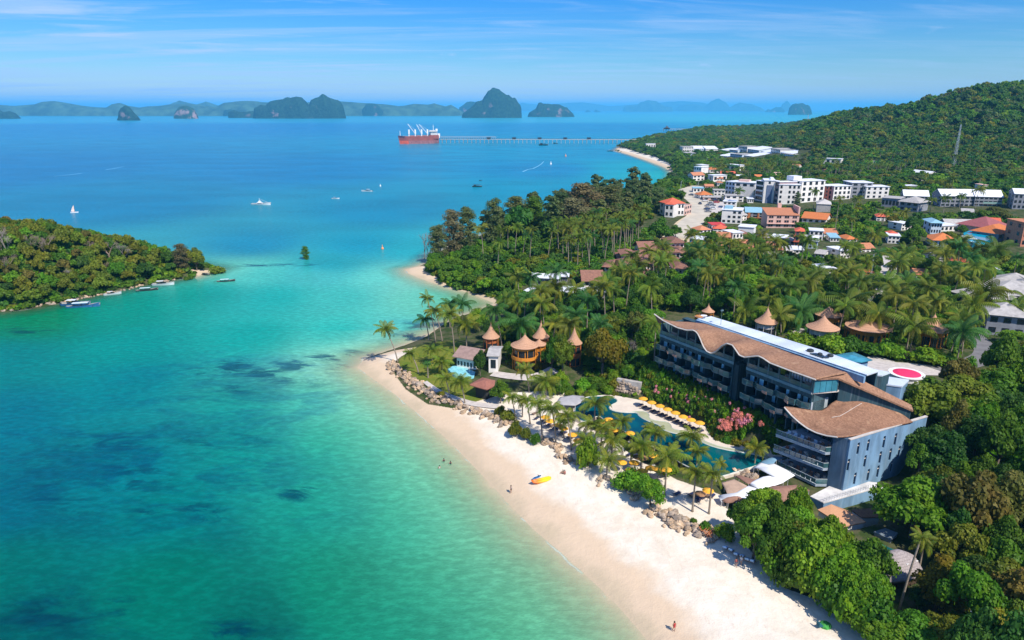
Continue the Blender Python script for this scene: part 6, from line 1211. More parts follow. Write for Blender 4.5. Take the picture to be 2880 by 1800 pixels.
def thatchmat(name, c1, c2):
    m, g, b, o = newmat(name); v = g.node('ShaderNodeTexCoord').outputs['Object']
    n1 = g.noise(g.node('ShaderNodeMapping', {'Vector': v, 'Scale': (1, 1, .15)}).outputs[0], 6, 5, .7); n0 = g.noise(v, .5, 5, .6)
    ww = g.node('ShaderNodeTexWave', {'Vector': v, 'Scale': 1.1, 'Distortion': 1.2}, bands_direction='Z').outputs[1]
    c_ = g.mix(g.mr(n1, .3, .7), c1, c2); c_ = g.mix(g.mr(ww, .75, 1.0, 0, .35), c_, tuple(x * .45 for x in c1)); c_ = g.mix(g.mr(n0, .5, .75, 0, .4), c_, tuple(x * .6 for x in c1))
    g.set(b.inputs['Base Color'], c_); b.inputs['Roughness'].default_value = .95; b.inputs['Specular IOR Level'].default_value = .05; g.set(b.inputs['Normal'], g.bump(n1, .8, .1)); return m
THT = thatchmat('cedar_shingle', (0.44, 0.235, 0.145), (0.60, 0.36, 0.23)); THG = thatchmat('grey_thatch', (0.27, 0.23, 0.23), (0.42, 0.37, 0.36))
OW = M('orange_plaster', (0.62, 0.235, 0.025), .8, .12, 1.5, stretch=(3, 3, .3)); OWD = M('deep_orange_plaster', (0.42, 0.12, 0.03), .8, .15, 1)
def villa(label, fr, tip, eaveY, ground, hw, storeys=1, wall=OW, clear=8):
    """pointed round villa; tip, eave row, ground row and half width of the eaves in pixels"""
    P = GP(*fp(fr, tip[0], ground)); dist = math.hypot(P.x, P.y); rr = hw / FR[fr][2] * math.sqrt(dist ** 2 + (CAMH - P.z) ** 2) / F * 1.0
    ex, ey = fp(fr, tip[0], eaveY); _, ty = fp(fr, *tip); fy = P.y - rr * .9
    ze = max(ZR(P.x, P.y - rr, ey) - P.z, 2.4); zt = ZR(P.x, P.y, ty) - P.z
    r = empty('thatched_villa', P, 0, label, 'villa'); wr = rr * .74
    prof = [(rr, ze), (rr * .8, ze + (zt - ze) * .12), (rr * .55, ze + (zt - ze) * .3), (rr * .33, ze + (zt - ze) * .52), (rr * .16, ze + (zt - ze) * .76), (rr * .02, zt)]
    rf_ = MB().lathe(prof, 28, cap=False).lathe([(rr * .98, ze - .15), (wr * .5, ze + .3)], 28, cap=False).lathe([(rr, ze), (rr * .98, ze - .15)][::-1], 28, cap=False).obj('roof', THT, r, smooth=True); MB().lathe([(.12, zt - .1), (.02, zt + .6)], 6).obj('finial', THT, rf_)
    MB().lathe([(wr, -2), (wr, ze + .2)], 12).obj('wall', wall, r)
    for st in range(storeys):
        z0 = .3 + st * ze * .5
        for a in (-2.6, -2.2, -1.8, -1.3, -.9, -.4, 0.0):
            w_o = winmesh(1.1, ze / storeys * .6, 'dark'); o = inst('window' if abs(a + 1.3) > .1 or st else 'door', w_o, r, (math.cos(a) * wr * .985, math.sin(a) * wr * .985, z0), (0, 0, a + math.pi / 2))
        if st: MB().lathe([(wr * 1.28, z0 - .5), (wr * 1.28, z0 + .35), (wr * 1.22, z0 + .35), (wr * 1.22, z0 - .3), (wr, z0 - .3)], 24, cap=False).obj('balcony', wall, r)
    for a in range(8): q = a * math.pi / 4 + .2; MB().tube([(math.cos(q) * rr * .86, math.sin(q) * rr * .86, -.5), (math.cos(q) * rr * .86, math.sin(q) * rr * .86, ze)], .1, 5).obj('post', wall, r)
    footprint_excl([(P.x + rr * math.cos(a), P.y + rr * math.sin(a)) for a in np.arange(0, 6.3, .7)], clear); return r
villa('two-storey orange villa under a pointed shingle roof, nearest the white cottage', 'd', (1300, 355), 462, 590, 100, 2, OW, 12)
villa('pointed villa roof half hidden by palms at the left of the group', 'd', (1062, 275), 390, 480, 62, 1, OWD); villa('pointed villa roof behind the two-storey orange villa', 'd', (1413, 265), 388, 500, 60, 1, OWD)
villa('orange villa with a balcony between the round tree and the golden tree', 'd', (1645, 305), 432, 570, 58, 2, OWD); villa('side wing of the two-storey orange villa with a flatter roof', 'd', (1400, 385), 440, 545, 55, 1, OW, 3)
villa('round orange villa with the steepest roof, left behind the hotel', 'k', (655, 740), 857, 945, 72, 1, M('pale_plaster', (.55, .5, .46), .8)); villa('large villa with a double pointed roof behind the hotel', 'k', (1035, 792), 905, 985, 98, 1, M('pale_plaster', (.55, .5, .46), .8), 6)
villa('villa roof directly behind the double pointed one', 'k', (1075, 730), 810, 900, 85, 1, OW, 3); villa('wide low villa with glass doors and orange walls behind the hotel', 'k', (1345, 830), 912, 975, 130, 1, OW); villa('orange villa with a tall cone roof right of the lobby road', 'k', (1775, 785), 916, 1000, 88, 1, OW)
villa('villa roof peeping out among palms left behind the hotel', 'k', (265, 720), 775, 830, 42, 1, OW, 3); villa('faint villa roof above the metal roof end', 'k', (205, 790), 815, 850, 30, 1, OW, 2); villa('second roof right of the wide low villa', 'k', (1245, 850), 890, 950, 50, 1, OW, 3)
bld('white_cottage', 'white cottage with a shallow brown roof on the lawn', 'cottage', 'd', (820, 590), (955, 605), 468, 7, 'gable', WW, M('weathered_brown_roof', (.30, .2, .17), .9, .15, 1), 1, 6, 'dark', over=.9, clear=9, ww=.55, wh=.35)
bld('white_cottage', 'grey gabled annexe right of the white cottage', 'cottage', 'd', (1045, 625), (1110, 622), 488, 7, 'gable', WW, GRYR, 1, 1, 'dark', over=.5)
o = slabpoly([(750, 600), (790, 578), (850, 575), (950, 620), (940, 655), (880, 665), (800, 640)], 'd', 3.0, 1.2, M('cottage_pool_water', (.25, .62, .68), .15, .2, 1, spec=.5), 'plunge_pool', 'pale blue plunge pool beside the white cottage', 'swimming pool')
r = roofed('open_pavilion', 'open pavilion under a flat brown hipped roof beside the sea-wall path', 'pavilion', [(905, 710), (1000, 658), (1090, 680), (1085, 720), (1030, 745)], 'd', 5.6, 2.8, M('pavilion_shingle', (.30, .12, .085), .9, .15, 2), M('painted_shade', (.03, .03, .03), .9), .2, .6, .9)  # no real walls: near-black block paints the shade under the open roof
EXCL.append(fpoly('d', [(880, 700), (1000, 640), (1120, 680), (1090, 790), (950, 800)], 2.8))
EXCL.append(fpoly('j', [(1560, 860), (1800, 1080), (2460, 960), (2700, 860), (2600, 640), (2080, 620)], 3.0))
def flatroof_quad(name, label, cat, quad, fr, zs, mroof, wallm, zg):
    P = [W(*fp(fr, *p), z) for p, z in zip(quad, zs)]; c_ = sum(P, Vector()) / len(P); r = empty(name, (c_.x, c_.y, zg), 0, label, cat); Q = [p - r.location for p in P]; n = len(Q)
    ar = sum(Q[i].x * Q[(i + 1) % n].y - Q[(i + 1) % n].x * Q[i].y for i in range(n));
    if ar < 0: Q = Q[::-1]
    MB().add(Q + [q - Vector((0, 0, .22)) for q in Q], [tuple(range(n)), tuple(range(2 * n - 1, n - 1, -1))] + [((i + 1) % n, i, i + n, (i + 1) % n + n) for i in range(n)]).obj('roof', mroof, r)
    MB().prism([(q.x * .93, q.y * .93) for q in Q], -1, [q.z - .24 for q in Q]).obj('wall', wallm, r); footprint_excl([(p.x, p.y) for p in P], 10, 2.5); return r
ORH = M('new_orange_shingle', (.62, .33, .18), .9, .1, 2.5, stretch=(1, 6, 1))
flatroof_quad('orange_roofed_house', 'house with a wide fresh orange shingle roof and white gable, under the annexe', 'house', [(1710, 1075), (1905, 998), (2150, 1090), (2395, 1248), (2080, 1312), (1880, 1180)], 'j', [3.4, 4.6, 4.6, 4.0, 3.2, 3.2], ORH, WW, .8)
flatroof_quad('brown_roofed_wing', 'brown-roofed wing right of the fresh orange roof', 'house', [(2190, 1078), (2600, 1040), (2600, 1180), (2340, 1185)], 'j', [3.8, 3.8, 3.0, 3.0], SHIND, WW, .8)
flatroof_quad('green_tarp_shed', 'small shed under a green tarpaulin beside the grey thatched hut', 'shed', [(1215, 700), (1310, 740), (1300, 770), (1225, 775)], 'g', [4.2, 4.2, 4, 4], M('green_tarp', (.02, .22, .17), .7, .1), WOODD, 1.5)
flatroof_quad('grey_service_roof', 'flat grey service roof in the shade below the white gable', 'shed', [(1140, 590), (1240, 560), (1350, 600), (1290, 660)], 'g', [4, 4, 4, 4], M('shade_grey_roof', (.18, .22, .25), .8, .1), GW, 1.5)
P = GP(*fp('g', 1340, 1040)); r = empty('thatched_hut', P + Vector((0, 1.5, 0)), .3, 'hut with a shaggy grey thatched roof among the palms', 'hut'); hm = MB()
def hutfn(a, b_):
    x = (a - .5) * 2; y = (b_ - .5) * 2; rr_ = min(1, (abs(x) ** 2.2 + abs(y) ** 2.2)) ; z = 4.8 - 2.8 * (max(abs(x), abs(y)) ** 1.5) * .6 - 1.2 * abs(y) ** 1.2
    return (x * 3.6 * (1 - .12 * abs(y)), y * 3.0 * (1 - .15 * abs(x)), z)
hm.grid(hutfn, 20, 20, .35).obj('roof', THG, r, smooth=True); MB().box(-2.8, -2.2, -1, 2.8, 2.2, 2.2).obj('wall', WOODD, r); MB().bar((.3, -1.7, 3.5), (3.2, -1, 3.0), .15).obj('ridge_strip', WHT, r); footprint_excl([(P.x - 5, P.y - 4), (P.x + 5, P.y - 4), (P.x + 5, P.y + 4), (P.x - 5, P.y + 4)], 11)
p = GP(*fp('g', 2040, 1350)); r = empty('tarpaulined_cart', p, .4, 'cart under a pale blue tarpaulin at the edge of the wood', 'cart'); MB().box(-1.1, -.6, .35, 1.1, .6, 1.0).prism([(-1.2, -.7), (1.2, -.7), (1.2, .7), (-1.2, .7)], 1.0, [1.3, 1.1, 1.2, 1.4]).obj('tarpaulin', M('blue_tarp', (.42, .55, .78), .6, .15, 2), r)
for y in (-.65, .65): MB().tube([(0, y - .05, .35), (0, y + .05, .35)], .35, 10).obj('wheel', DRK, r)
m, g, b, o = newmat('inflatable_paint'); v = g.node('ShaderNodeSeparateXYZ', {0: g.node('ShaderNodeTexCoord').outputs['Object']}).outputs[0]
g.set(b.inputs['Base Color'], g.mix(g.mr(v, -1.6, .8), (.80, .16, .01), (.85, .55, .01))); b.inputs['Roughness'].default_value = .35
def banana(px, py, s, label, rz):
    P = GP(*fp('f', px, py)); r = empty('inflatable_boat', P + Vector((0, 0, .3)), rz, label, 'inflatable boat'); r.scale = (s, s, s)
    for y in (-.32, .32): MB().tube([(-2.1, y * .2, .35), (-1.8, y * .7, .18), (-1, y, 0), (1, y, 0), (1.8, y * .7, .1), (2.1, y * .2, .2)], [.04, .2, .28, .28, .2, .05], 10).obj('float', m, r, smooth=True)
    MB().tube([(-2.2, 0, .5), (-1.6, 0, .25), (1.6, 0, .25), (2.0, 0, .35)], [.05, .3, .3, .06], 10).obj('seat_tube', m, r, smooth=True)
banana(370, 1072, 1.0, 'yellow and orange inflatable banana boat lying on the beach', .42)
r = empty('jet_ski', GP(*fp('f', 335, 1050)), .6, 'small blue and white jet ski behind the banana boat', 'jet ski'); inst('hull', hullmesh(1.9, .8, .35, HW, .3, HB), r, (0, 0, .1)); MB().box(-.5, -.16, .3, .2, .16, .6).obj('seat', HB, r); MB().bar((.3, -.3, .8), (.3, .3, .8), .05).bar((.3, 0, .4), (.3, 0, .8), .08).obj('handlebar', DRK, r)
r = empty('beach_equipment', GD(1944, 1480), .3, 'green net bundle with blue chairs under the tree shadow', 'bundle'); MB().lathe([(.8, 0), (.75, .3), (.4, .5), (.02, .55)], 9, (.4, 0, 0)).obj('net_bundle', M('green_net', (.05, .28, .05), .9, .3, 4), r); MB().prism([(-.9, -.3), (-.2, -.3), (-.2, .3), (-.9, .3)], [.3] * 4, [.4] * 4).prism([(-.9, -.3), (-.8, -.3), (-.8, .3), (-.9, .3)], [.4] * 4, [1.0] * 4).obj('chair', M('dark_teal_cloth', (.02, .12, .16), .8), r)
SKIN = M('skin', (0.42, 0.24, 0.16), .6, .05, 5)
def person(P, rz, label, pose='stand', top=(.03, .03, .04), bottom=(.03, .03, .05), s=1.0):
    if pose == 'stand': J = {'pel': (0, 0, .95), 'ch': (0, .02, 1.28), 'nk': (0, .01, 1.47), 'hd': (0, 0, 1.60), 'ht': (0, 0, 1.70), 'sl': (.19, 0, 1.40), 'el': (.26, .02, 1.12), 'hl': (.27, -.06, .88), 'fl_': (.27, -.08, .79), 'sr': (-.19, 0, 1.40), 'er': (-.25, .03, 1.12), 'hr': (-.24, -.08, .90), 'fr_': (-.24, -.11, .81), 'pl': (.10, 0, .90), 'kl': (.11, -.06, .50), 'al': (.12, .05, .09), 'tl': (.13, -.10, .04), 'pr': (-.10, 0, .90), 'kr': (-.12, .06, .50), 'ar': (-.12, .16, .10), 'tr': (-.12, .03, .04)}
    else: J = {'pel': (0, 0, .18), 'ch': (0, .03, .52), 'nk': (0, -.02, .71), 'hd': (0, -.05, .83), 'ht': (0, -.05, .93), 'sl': (.19, 0, .64), 'el': (.27, -.15, .42), 'hl': (.16, -.36, .42), 'fl_': (.12, -.42, .40), 'sr': (-.19, 0, .64), 'er': (-.27, -.15, .42), 'hr': (-.16, -.36, .42), 'fr_': (-.12, -.42, .40), 'pl': (.10, -.03, .15), 'kl': (.15, -.40, .42), 'al': (.14, -.62, .08), 'tl': (.14, -.76, .04), 'pr': (-.10, -.03, .15), 'kr': (-.15, -.40, .42), 'ar': (-.14, -.62, .08), 'tr': (-.14, -.76, .04)}
    R_ = dict(pel=.14, ch=.15, nk=.055, hd=.10, ht=.07, sl=.065, el=.045, hl=.032, fl_=.03, sr=.065, er=.045, hr=.032, fr_=.03, pl=.10, kl=.06, al=.04, tl=.035, pr=.10, kr=.06, ar=.04, tr=.035)
    E_ = [('pel', 'ch'), ('ch', 'nk'), ('nk', 'hd'), ('hd', 'ht'), ('ch', 'sl'), ('sl', 'el'), ('el', 'hl'), ('hl', 'fl_'), ('ch', 'sr'), ('sr', 'er'), ('er', 'hr'), ('hr', 'fr_'), ('pel', 'pl'), ('pl', 'kl'), ('kl', 'al'), ('al', 'tl'), ('pel', 'pr'), ('pr', 'kr'), ('kr', 'ar'), ('ar', 'tr')]
    ks = list(J); r = empty('person', P, rz, label, 'person'); r.scale = (s, s, s)
    me = bpy.data.meshes.new('body'); me.from_pydata([J[k] for k in ks], [(ks.index(a), ks.index(b_)) for a, b_ in E_], []); me.materials.append(SKIN); o = inst('body', me, r)
    md = o.modifiers.new('skin', 'SKIN');
    for i, k in enumerate(ks): me.skin_vertices[0].data[i].radius = (R_[k], R_[k] * (.7 if k in ('ch', 'pel') else 1)); me.skin_vertices[0].data[i].use_root = (k == 'pel')
    o.modifiers.new('sub', 'SUBSURF').render_levels = 2; o.modifiers['sub'].levels = 1
    tc_ = M('cloth_%d_%d' % (top[0] * 100, top[2] * 100), top, .9); bc_ = M('cloth_%d_%d' % (bottom[0] * 100, bottom[2] * 100), bottom, .9)
    z = J['hd'][2]; MB().lathe([(.10, -.02), (.115, .05), (.09, .13), (.02, .16)], 8, (0, J['hd'][1] + .015, z - .02)).obj('hair', M('black_hair', (.02, .015, .012), .6), r)
    zb = J['pel'][2]; MB().lathe([(.175, -.16), (.17, .08)], 10, (0, 0, zb), cap=False).obj('shorts', bc_, r)
    if top != (0, 0, 0): MB().lathe([(.165, .1), (.185, .38), (.12, .50)], 10, (0, .01, zb), cap=False).obj('top', tc_, r)
person(GP(*fp('f', 113, 1168)), 1.2, 'person in dark shorts walking on the damp sand below the banana boat', 'stand', (.35, .3, .28), (.03, .03, .04))
person(GP(*fp('f', 570, 1008)), -2.0, 'person sitting on the sand near the tan boulders', 'sit', (.35, .08, .08), (.1, .05, .05)); person(GP(*fp('f', 556, 1002)), -1.6, 'second person sitting beside the one near the tan boulders', 'sit', (.05, .05, .06), (.05, .04, .04), .9)
person(GD(1592, 1491), .4, 'person in red swimwear standing at the bottom edge of the beach', 'stand', (.5, .05, .05), (.5, .05, .05)); person(GD(1738, 1340), -.5, 'person standing beside the blue-white canvas chairs', 'stand', (.5, .12, .1), (.1, .1, .12)); person(GD(1750, 1334), 2.4, 'person in white behind the canvas chairs', 'stand', (.7, .7, .7), (.3, .3, .35))
for (x, y), lb in zip([(728, 1285), (775, 1303), (697, 1335)], ['swimmer farthest out in the shallow water', 'swimmer to the right in the shallow water', 'pale swimmer nearest the deep green water']):
    p = W(*fp('d', x, y), -1.05); person(p, .5, lb, 'stand', (.5, .5, .45) if 'pale' in lb else (.04, .04, .05), (.03, .03, .03), 1.0)
# ================================================================ trees and plants
R_ = np.random.RandomState(11)
def leafmat(name, c1, c2, c3=None, trans=.48, objvar=.22):
    m, g, b, o = newmat(name); v = g.node('ShaderNodeTexCoord').outputs['Object']; t = g.node('ShaderNodeAttribute', attribute_name='tint').outputs['Fac']
    oi = g.node('ShaderNodeObjectInfo').outputs['Random']
    c_ = g.mix(g.mr(t, .1, .9, smooth=False), c1, c2)
    n = g.noise(v, 2.2, 3); c_ = g.mix(g.mr(n, .45, .7, 0, .55), c_, c3 or c2)
    r = g.mr(oi, 0, 1, 1 - objvar, 1 + objvar, False); r2 = g.mr(g.math('FRACT', g.math('MULTIPLY', oi, 7.31)), 0, 1, .80, 1.25, False)
    c_ = g.mix(1.0, c_, g.node('ShaderNodeCombineXYZ', {0: g.math('MULTIPLY', r, r2), 1: r, 2: r}).outputs[0], 'MULTIPLY')
    g.set(b.inputs['Base Color'], c_); b.inputs['Roughness'].default_value = .55; b.inputs['Specular IOR Level'].default_value = .25
    tl = g.node('ShaderNodeBsdfTranslucent'); g.set(tl.inputs['Color'], c_); mx = g.node('ShaderNodeMixShader', {0: trans}); g.l.new(b.outputs[0], mx.inputs[1]); g.l.new(tl.outputs[0], mx.inputs[2]); g.l.new(mx.outputs[0], o.inputs[0]); return m
LM = {'fresh': leafmat('leaf_fresh', (0.086, 0.224, 0.011), (0.182, 0.368, 0.017), (0.325, 0.448, 0.022)), 'mid': leafmat('leaf_mid', (0.050, 0.143, 0.011), (0.119, 0.260, 0.015), (0.163, 0.278, 0.022)), 'dark': leafmat('leaf_dark', (0.035, 0.117, 0.017), (0.085, 0.204, 0.023), (0.125, 0.233, 0.026)),
      'olive': leafmat('leaf_olive', (0.105, 0.152, 0.013), (0.230, 0.278, 0.020), (0.288, 0.269, 0.028)), 'gold': leafmat('leaf_gold', (0.085, 0.115, 0.007), (0.21, 0.21, 0.014), (0.25, 0.19, 0.02)), 'brown': leafmat('leaf_brown', (0.105, 0.12, 0.02), (0.23, 0.215, 0.04), (0.30, 0.21, 0.05)),
      'casua': leafmat('leaf_casuarina', (0.08, 0.135, 0.035), (0.18, 0.235, 0.07), (0.21, 0.22, 0.09)), 'greyb': leafmat('leaf_grey_brown', (0.12, 0.13, 0.055), (0.22, 0.215, 0.095), (0.23, 0.20, 0.10)), 'palm': leafmat('frond_green', (0.065, 0.135, 0.009), (0.22, 0.27, 0.018), (0.24, 0.25, 0.03), .3), 'palmdark': leafmat('frond_dark', (0.028, 0.117, 0.020), (0.068, 0.207, 0.033), (0.096, 0.216, 0.033), .3), 'palmyel': leafmat('frond_yellow', (0.10, 0.155, .010), (0.235, 0.27, .020), (0.25, 0.23, .03), .3)}
BARK = M('bark', (0.17, 0.13, 0.10), .95, .3, 3); BARKP = M('pale_bark', (0.36, 0.32, 0.28), .95, .2, 3); PTR = M('palm_trunk', (0.27, 0.22, 0.17), .95, .25, 4, stretch=(.3, .3, 3)); TWIG = M('dead_twigs', (0.24, 0.18, 0.14), .95, .25, 2, objvar=.2); TWIGP = M('pale_twigs', (0.28, 0.24, 0.21), .95, .2, 2, objvar=.2)
PINKF = M('pink_blossom', (0.72, 0.24, 0.30), .8, .2, 3); REDF = M('salmon_blossom', (0.66, 0.20, 0.15), .8, .2, 3)
def cards(C_, N_, size, mats, name, tint=None, core=None, aspect=1.0):
    """leaf cards: centres, normals -> one mesh"""
    n = len(C_); N_ = N_ / (np.linalg.norm(N_, axis=1, keepdims=True) + 1e-9); up = R_.normal(size=(n, 3)); A = np.cross(N_, up); A /= np.linalg.norm(A, axis=1, keepdims=True) + 1e-9; B = np.cross(N_, A); s_ = size * R_.uniform(.6, 1.3, (n, 1))
    V = np.stack([C_ - A * s_ - B * s_ * aspect * .45, C_ + A * s_ * .3 - B * s_ * aspect, C_ + A * s_ + B * s_ * .4 * aspect, C_ - A * s_ * .25 + B * s_ * aspect], 1).reshape(-1, 3); Q = np.arange(n * 4).reshape(n, 4)
    t = np.repeat(R_.uniform(0, 1, n) if tint is None else tint, 4)
    if core is not None: Vc, Qc = core; Q = np.concatenate([Q, Qc + len(V)]); V = np.concatenate([V, Vc]); t = np.concatenate([t, np.full(len(Vc), .3)])
    me = np_mesh(name, V, Q); fattr(me, 'tint', t); me.materials.append(mats); return me
def sphere_quads(c_, r, nu=8, nv=5):
    V = [];
    for j in range(nv + 1):
        th = math.pi * j / nv
        for i in range(nu): ph = 2 * math.pi * i / nu; V.append((c_[0] + r[0] * math.sin(th) * math.cos(ph), c_[1] + r[1] * math.sin(th) * math.sin(ph), c_[2] - r[2] * math.cos(th)))
    Q = [(j * nu + i, j * nu + (i + 1) % nu, (j + 1) * nu + (i + 1) % nu, (j + 1) * nu + i) for j in range(nv) for i in range(nu)]; return V, Q
def crown(name, mat, nl, nc, size, hz=.75, z0=.48, spread=.72, lob=(.18, .37), shape='round', corek=.66):
    """leafy crown of unit radius, base of the crown near z0"""
    L_ = []
    for i in range(nl):
        a = i * 2.399 + R_.uniform(-.3, .3); q = math.sqrt((i + .5) / nl)
        if shape == 'tall': zz = (i + .5) / nl; rr = (.30 + .55 * math.sin(math.pi * min(1, zz * .9 + .12))) * .62 * R_.uniform(.4, 1); c_ = (rr * math.cos(a), rr * math.sin(a), z0 + zz * hz * 2.2)
        elif shape == 'cone': zz = (i + .5) / nl; rr = (1 - zz) * .7 * R_.uniform(.5, 1); c_ = (rr * math.cos(a), rr * math.sin(a), z0 + zz * hz * 2.0)
        else: rr = spread * q * R_.uniform(.7, 1.3); c_ = (rr * math.cos(a), rr * math.sin(a), z0 + hz * (.25 + .75 * (1 - q * q) * R_.uniform(.55, 1.1) + R_.uniform(-.12, .12)))
        L_.append((np.array(c_), R_.uniform(*lob) * (1 - .45 * zz if shape == 'cone' else 1)))
    P, Nn, T = [], [], []; per = nc // nl; Vc, Qc = [], []
    for c_, r in L_:
        d = R_.normal(size=(per, 3)); d /= np.linalg.norm(d, axis=1, keepdims=True); d[:, 2] = np.where(d[:, 2] < -.35, -d[:, 2], d[:, 2]); rad_ = r * R_.uniform(.62, 1.18, (per, 1))
        P.append(c_ + d * rad_ * np.array([1, 1, .82])); Nn.append(d + R_.normal(size=(per, 3)) * .55 + np.array([0, 0, .35])); T.append(np.clip(R_.uniform(0, 1) * .65 + R_.uniform(-.1, .45, per), 0, 1))
        if corek: v, q = sphere_quads(c_, (r * corek, r * corek, r * corek * .8), 7, 4); Qc += [tuple(x + len(Vc) for x in f) for f in q]; Vc += v
    core = (np.array(Vc), np.array(Qc)) if corek else None
    return cards(np.concatenate(P), np.concatenate(Nn), size, mat, name, np.concatenate(T), core), L_
def trunk(name, mat, L_, z0, lean=0.0, k=6, r=.055):
    m_ = MB(); top = Vector((lean, 0, z0 * .8)); m_.tube([(0, 0, -.3), (lean * .3, .02, z0 * .4), top], [r * 1.4, r, r * .8], 6)
    for c_, rr in L_[::max(1, len(L_) // k)]: c_ = Vector(c_); mid = top.lerp(c_, .5) + Vector((0, 0, -.06)); m_.tube([top, mid, c_], [r * .7, r * .45, r * .15], 4)
    return m_.mesh(name, mat, True)
TREES = {}
def mk(kind, tone, nl=17, nc=4900, size=.045, bark=None, n=2, **k):
    for i in range(n):
        cr_, L_ = crown('crown', LM[tone], nl, nc, size, **k); TREES.setdefault(kind + '_' + tone, []).append((cr_, trunk('trunk', bark or BARK, L_, k.get('z0', .55))))
for t in ('fresh', 'mid', 'dark', 'olive', 'gold', 'brown'): mk('round', t, n=2)
mk('cone', 'mid', 16, 5200, .045, n=1, hz=.8, shape='cone', lob=(.34, .5)); mk('cone', 'gold', 16, 5200, .045, n=1, hz=.8, shape='cone', lob=(.34, .5))
for t in ('casua', 'mid', 'greyb'): mk('tall', t, 16, 4200, .04, n=2, hz=1.3, z0=.35, shape='tall', lob=(.28, .46), corek=.5, bark=BARK)
mk('bush', 'fresh', 8, 1500, .07, n=2, hz=.45, z0=.15, spread=.6, lob=(.34, .5)); mk('bush', 'mid', 8, 1500, .07, n=2, hz=.45, z0=.15, spread=.6, lob=(.34, .5)); mk('bush', 'olive', 8, 1500, .07, n=1, hz=.45, z0=.15, spread=.6, lob=(.34, .5)); mk('bush', 'gold', 8, 1500, .07, n=1, hz=.45, z0=.15, spread=.6, lob=(.34, .5))
def baretree(name, mat, seed, dens=260):
    rr = random.Random(seed); m_ = MB(); tips = []
    def br(p, d, L_, r, k):
        q = p + d * L_; m_.tube([p, q], [r, r * .65], 4, False);
        if k == 0: tips.append(q); return
        for _ in range(3 if k > 1 else 4): e_ = (d + Vector((rr.uniform(-.75, .75), rr.uniform(-.75, .75), rr.uniform(-.15, .6)))).normalized(); br(q, e_, L_ * rr.uniform(.6, .8), r * .6, k - 1)
    br(Vector((0, 0, -.2)), Vector((0, 0, 1)), .75, .05, 4)
    me = m_.mesh(name + '_branches', mat); T = np.array([tuple(t) for t in tips]); idx = R_.randint(0, len(T), dens * 2); C_ = T[idx] + R_.normal(size=(len(idx), 3)) * .07
    tw = cards(C_, R_.normal(size=(len(idx), 3)), .05, mat, 'twigs', aspect=.1); return me, tw
BARE = [baretree('bare', TWIG, 1), baretree('bare', TWIGP, 2), baretree('bare', TWIG, 3)]
def frond(droop, mat, twist, L_=1.0, nl=14):
    m_ = MB(); pts = []; n = 8; el = .95 - droop * .9; p = Vector((0, 0, 0))
    for i in range(n + 1):
        pts.append(p.copy()); t = i / n; a = el - (.65 + droop * .9) * t ** 1.1 * 1.4; p = p + Vector((math.cos(a), 0, math.sin(a))) * (L_ / n)
    m_.tube(pts, [.014 * (1 - i / n * .8) for i in range(n + 1)], 3, False)
    for i in range(nl):
        t = .12 + .86 * i / (nl - 1); k_ = min(int(t * n), n - 1); q = pts[k_].lerp(pts[k_ + 1], t * n - k_); d = (pts[k_ + 1] - pts[k_]).normalized(); ll = .275 * math.sin(math.pi * (.12 + .80 * t)) ** .7 * L_ + .03
        for s_ in (-1, 1):
            side = Vector((0, s_, 0)); dn = Vector((0, 0, -1)); dir_ = (side * .82 + d * .5 + dn * (.25 + .35 * droop + .15 * twist)).normalized(); w = d * .023; e1 = q + dir_ * ll * .55; e2 = q + (dir_ + dn * .45).normalized() * ll
            m_.add([q - w, q + w, e1 + w * .9, e1 - w * .9, e2 + w * .2, e2 - w * .2], [(0, 1, 2, 3), (3, 2, 4, 5)])
    me = m_.mesh('frond', mat); fattr(me, 'tint', R_.uniform(0, 1, len(me.vertices))); return me
FRD = {t: [frond(d, LM[t], i) for i, d in enumerate((0.0, .25, .5, .8, 1.1))] for t in ('palm', 'palmdark', 'palmyel')}
for t in ('palm', 'palmdark'): FRD[t][4] = frond(1.1, LM['palmyel'] if t == 'palm' else LM['palm'], 1)
def frond_set(seed, n=20):
    rr = random.Random(seed); out = []
    for i in range(n):
        k_ = min(4, int(i / n * 5)); out.append((k_, i * 2.399 + rr.uniform(-.45, .45), rr.uniform(.75, 1.15) * (.85 if k_ == 0 else 1), rr.uniform(-.3, .3)))
    return out
def crownmesh(t, seed, n=20):
    Vs, Fs, Ts, Ms = [], [], [], []; off = 0
    me = bpy.data.meshes.new('crown'); faces = []; verts = []; tint = []
    for k_, a, s_, tl in frond_set(seed, n):
        f = FRD[t][k_]; M4 = Matrix.Rotation(a, 4, 'Z') @ Matrix.Rotation(tl, 4, 'Y') @ Matrix.Scale(s_, 4); vs = [M4 @ v.co for v in f.vertices]; verts += [tuple(v) for v in vs]; faces += [tuple(i + off for i in p.vertices) for p in f.polygons]; tv = R_.uniform(0, .5) + (.45 if k_ > 2 else 0); tint += [tv + R_.uniform(0, .1)] * len(vs); off += len(vs)
    m_ = MB().lathe([(.05, -.12), (.09, 0), (.03, .12)], 6); verts += m_.v; faces += [tuple(i + off for i in q) for q in m_.f]; tint += [1.0] * len(m_.v)
    me.from_pydata(verts, [], faces); me.materials.append(LM[t]); fattr(me, 'tint', np.array(tint)); return me
PCR = {t: [crownmesh(t, s_, (20, 16, 22, 18, 14)[s_]) for s_ in range(5)] for t in ('palm', 'palmdark', 'palmyel')}
def ptrunk(h, dx, dy, r=.17):
    key = ('pt', round(h), round(dx), round(dy))
    if key not in UMC:
        m_ = MB(); pts = [(dx * (t ** 1.6), dy * (t ** 1.6), -.4 + (h + .4) * t) for t in (0, .12, .3, .5, .7, .86, 1)]; UMC[key] = m_.tube(pts, [r * 1.7, r * 1.1, r, r * .9, r * .8, r * .75, r * .7], 7).mesh('trunk', PTR, True)
    return UMC[key]
